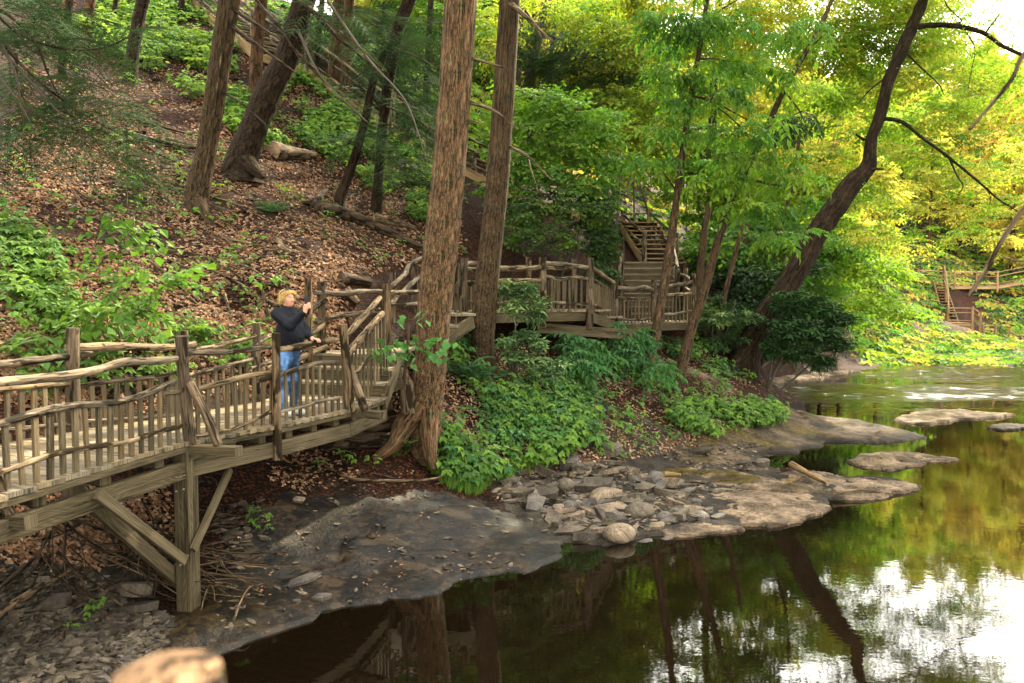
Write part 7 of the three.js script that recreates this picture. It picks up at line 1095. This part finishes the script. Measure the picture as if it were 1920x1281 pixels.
  const legs = blend(0.05, cone([0, 0.93, 0], [0, 0.86, 0], 0.155, 0.155), egg([0, 0.88, -0.05], [0.17, 0.12, 0.12]), cone([-0.085, 0.86, 0], [-0.10, 0.48, 0.025], 0.108, 0.07), cone([-0.10, 0.48, 0.025], [-0.105, 0.10, -0.01], 0.068, 0.05), cone([0.085, 0.86, 0.0], [0.105, 0.48, 0.02], 0.108, 0.07), cone([0.105, 0.48, 0.02], [0.105, 0.10, 0.0], 0.068, 0.05));
  const jeans = meshField(cut((x, y, z) => legs(x, y, z) + fold(x, y * 1.6, z, 16, 0.010), (x, y) => Math.max(y - 0.96, 0.065 - y)), [-0.24, 0.04, -0.22], [0.24, 1.0, 0.22], 0.008);
  part('jeans', jeans, denim, person);
  const shoe = std({ color: C(0.62, 0.60, 0.58), roughness: 0.7 });
  for (const [x, z] of [[-0.105, -0.01], [0.105, 0.0]]) part('shoe', meshField(cut(blend(0.02, egg([x, 0.05, z + 0.11], [0.045, 0.045, 0.085]), cone([x, 0.065, z - 0.03], [x, 0.045, z + 0.10], 0.048, 0.042)), (a, y) => 0.004 - y), [x - 0.08, -0.005, z - 0.12], [x + 0.08, 0.14, z + 0.22], 0.007), shoe, person);
  const strand = (x, y, z) => 0.016 * (fbm(Math.atan2(x, z) * 13, y * 7 + Math.hypot(x, z) * 8, 3, 0, 0, 27) - 0.5) * 2;
  const hairBall = blend(0.03, egg([0, 1.602, -0.005], [0.091, 0.089, 0.105]), egg([0, 1.55, -0.042], [0.090, 0.08, 0.08]), egg([-0.068, 1.575, 0.025], [0.030, 0.055, 0.055]), egg([0.068, 1.575, 0.025], [0.030, 0.055, 0.055]), egg([0.012, 1.632, 0.075], [0.068, 0.034, 0.034]));
  part('hair', meshField(cut((x, y, z) => hairBall(x, y, z) + strand(x, y, z), (x, y, z) => Math.max(1.488 - y + 0.01 * Math.sin(x * 140 + z * 90), z > 0.035 ? (0.122 - Math.abs(x) * 1.6 - Math.max(0, y - 1.604) * 4) * 0.5 * smooth(0.03, 0.05, z) : -1, z > 0.02 && y < 1.52 ? 0.01 : -1)), [-0.14, 1.46, -0.16], [0.14, 1.73, 0.14], 0.005).rotateY(TURN), std({ color: C(1, 1, 1), roughness: 0.6, map: sized(makeTexture(256, (u, v) => { const k = fbm(u * 50, v * 6, 3, 50, 6, 64), d = fbm(u * 16, v * 3, 2, 16, 3, 65); return [0.50 + 0.45 * k - 0.2 * d, 0.42 + 0.42 * k - 0.22 * d, 0.26 + 0.34 * k - 0.2 * d]; }), 0.2, 0.25) }), person);
  const dark = std({ color: C(0.012, 0.012, 0.016), roughness: 0.25 }), lip = std({ color: C(0.36, 0.10, 0.09), roughness: 0.6 });
  for (const s of [-1, 1]) { const e = new THREE.SphereGeometry(0.011, 12, 8); e.scale(1, 0.62, 0.7); e.translate(s * 0.031, 1.574, 0.095); e.rotateY(TURN); part('eye', e, std({ color: C(0.10, 0.07, 0.05), roughness: 0.3 }), person); const b = tube([V(s * 0.016, 1.592, 0.106), V(s * 0.032, 1.597, 0.102), V(s * 0.048, 1.591, 0.09)], [0.003, 0.0035, 0.002], { sides: 5, step: 0.02 }).rotateY(TURN); part('eyebrow', b, std({ color: C(0.28, 0.18, 0.09) }), person); }
  part('mouth', tube([V(-0.021, 1.508, 0.096), V(0, 1.510, 0.106), V(0.021, 1.508, 0.096)], [0.003, 0.0065, 0.003], { sides: 6, step: 0.01 }).rotateY(TURN), lip, person);
  const glasses = new THREE.Group(); glasses.name = 'sunglasses'; glasses.rotation.y = TURN; person.add(glasses);
  for (const s of [-1, 1]) { const l = new THREE.SphereGeometry(0.027, 14, 10); l.scale(1, 0.75, 0.3); l.rotateX(-0.75); l.translate(s * 0.034, 1.692, 0.048); part('lens', l, dark, glasses); part('temple', tube([V(s * 0.062, 1.685, 0.045), V(s * 0.097, 1.64, 0.0), V(s * 0.092, 1.60, -0.05)], 0.0035, { sides: 6, step: 0.03 }), dark, glasses); }
  part('bridge', tube([V(-0.012, 1.697, 0.055), V(0.012, 1.697, 0.055)], 0.004, { sides: 6 }), dark, glasses);
  // the phone stands in her right hand
  const phone = thing('phone', 'black mobile phone held up in the woman\'s right hand', 'phone'); phone.position.copy(sp); phone.rotation.y = person.rotation.y;
  const at = rp(0.033, 0.125, 0.016), sh = new THREE.Shape(); const w = 0.037, h = 0.074, c = 0.009; sh.moveTo(-w + c, -h); sh.lineTo(w - c, -h); sh.quadraticCurveTo(w, -h, w, -h + c); sh.lineTo(w, h - c); sh.quadraticCurveTo(w, h, w - c, h); sh.lineTo(-w + c, h); sh.quadraticCurveTo(-w, h, -w, h - c); sh.lineTo(-w, -h + c); sh.quadraticCurveTo(-w, -h, -w + c, -h);
  const put = g => g.rotateY(-Math.PI / 2 + 0.9).rotateX(-0.12).translate(...at);
  part('case', put(new THREE.ExtrudeGeometry(sh, { depth: 0.008, bevelEnabled: true, bevelSize: 0.0015, bevelThickness: 0.0015, bevelSegments: 2 })), std({ color: C(0.012, 0.012, 0.014), roughness: 0.35 }), phone);
  for (const y of [0.056, 0.036]) part('camera_lens', put(new THREE.CylinderGeometry(0.007, 0.007, 0.003, 14).rotateX(Math.PI / 2).translate(-0.02, y, 0.0105)), std({ color: C(0.03, 0.03, 0.035), roughness: 0.15 }), phone);
}

renderer.render(scene, camera);
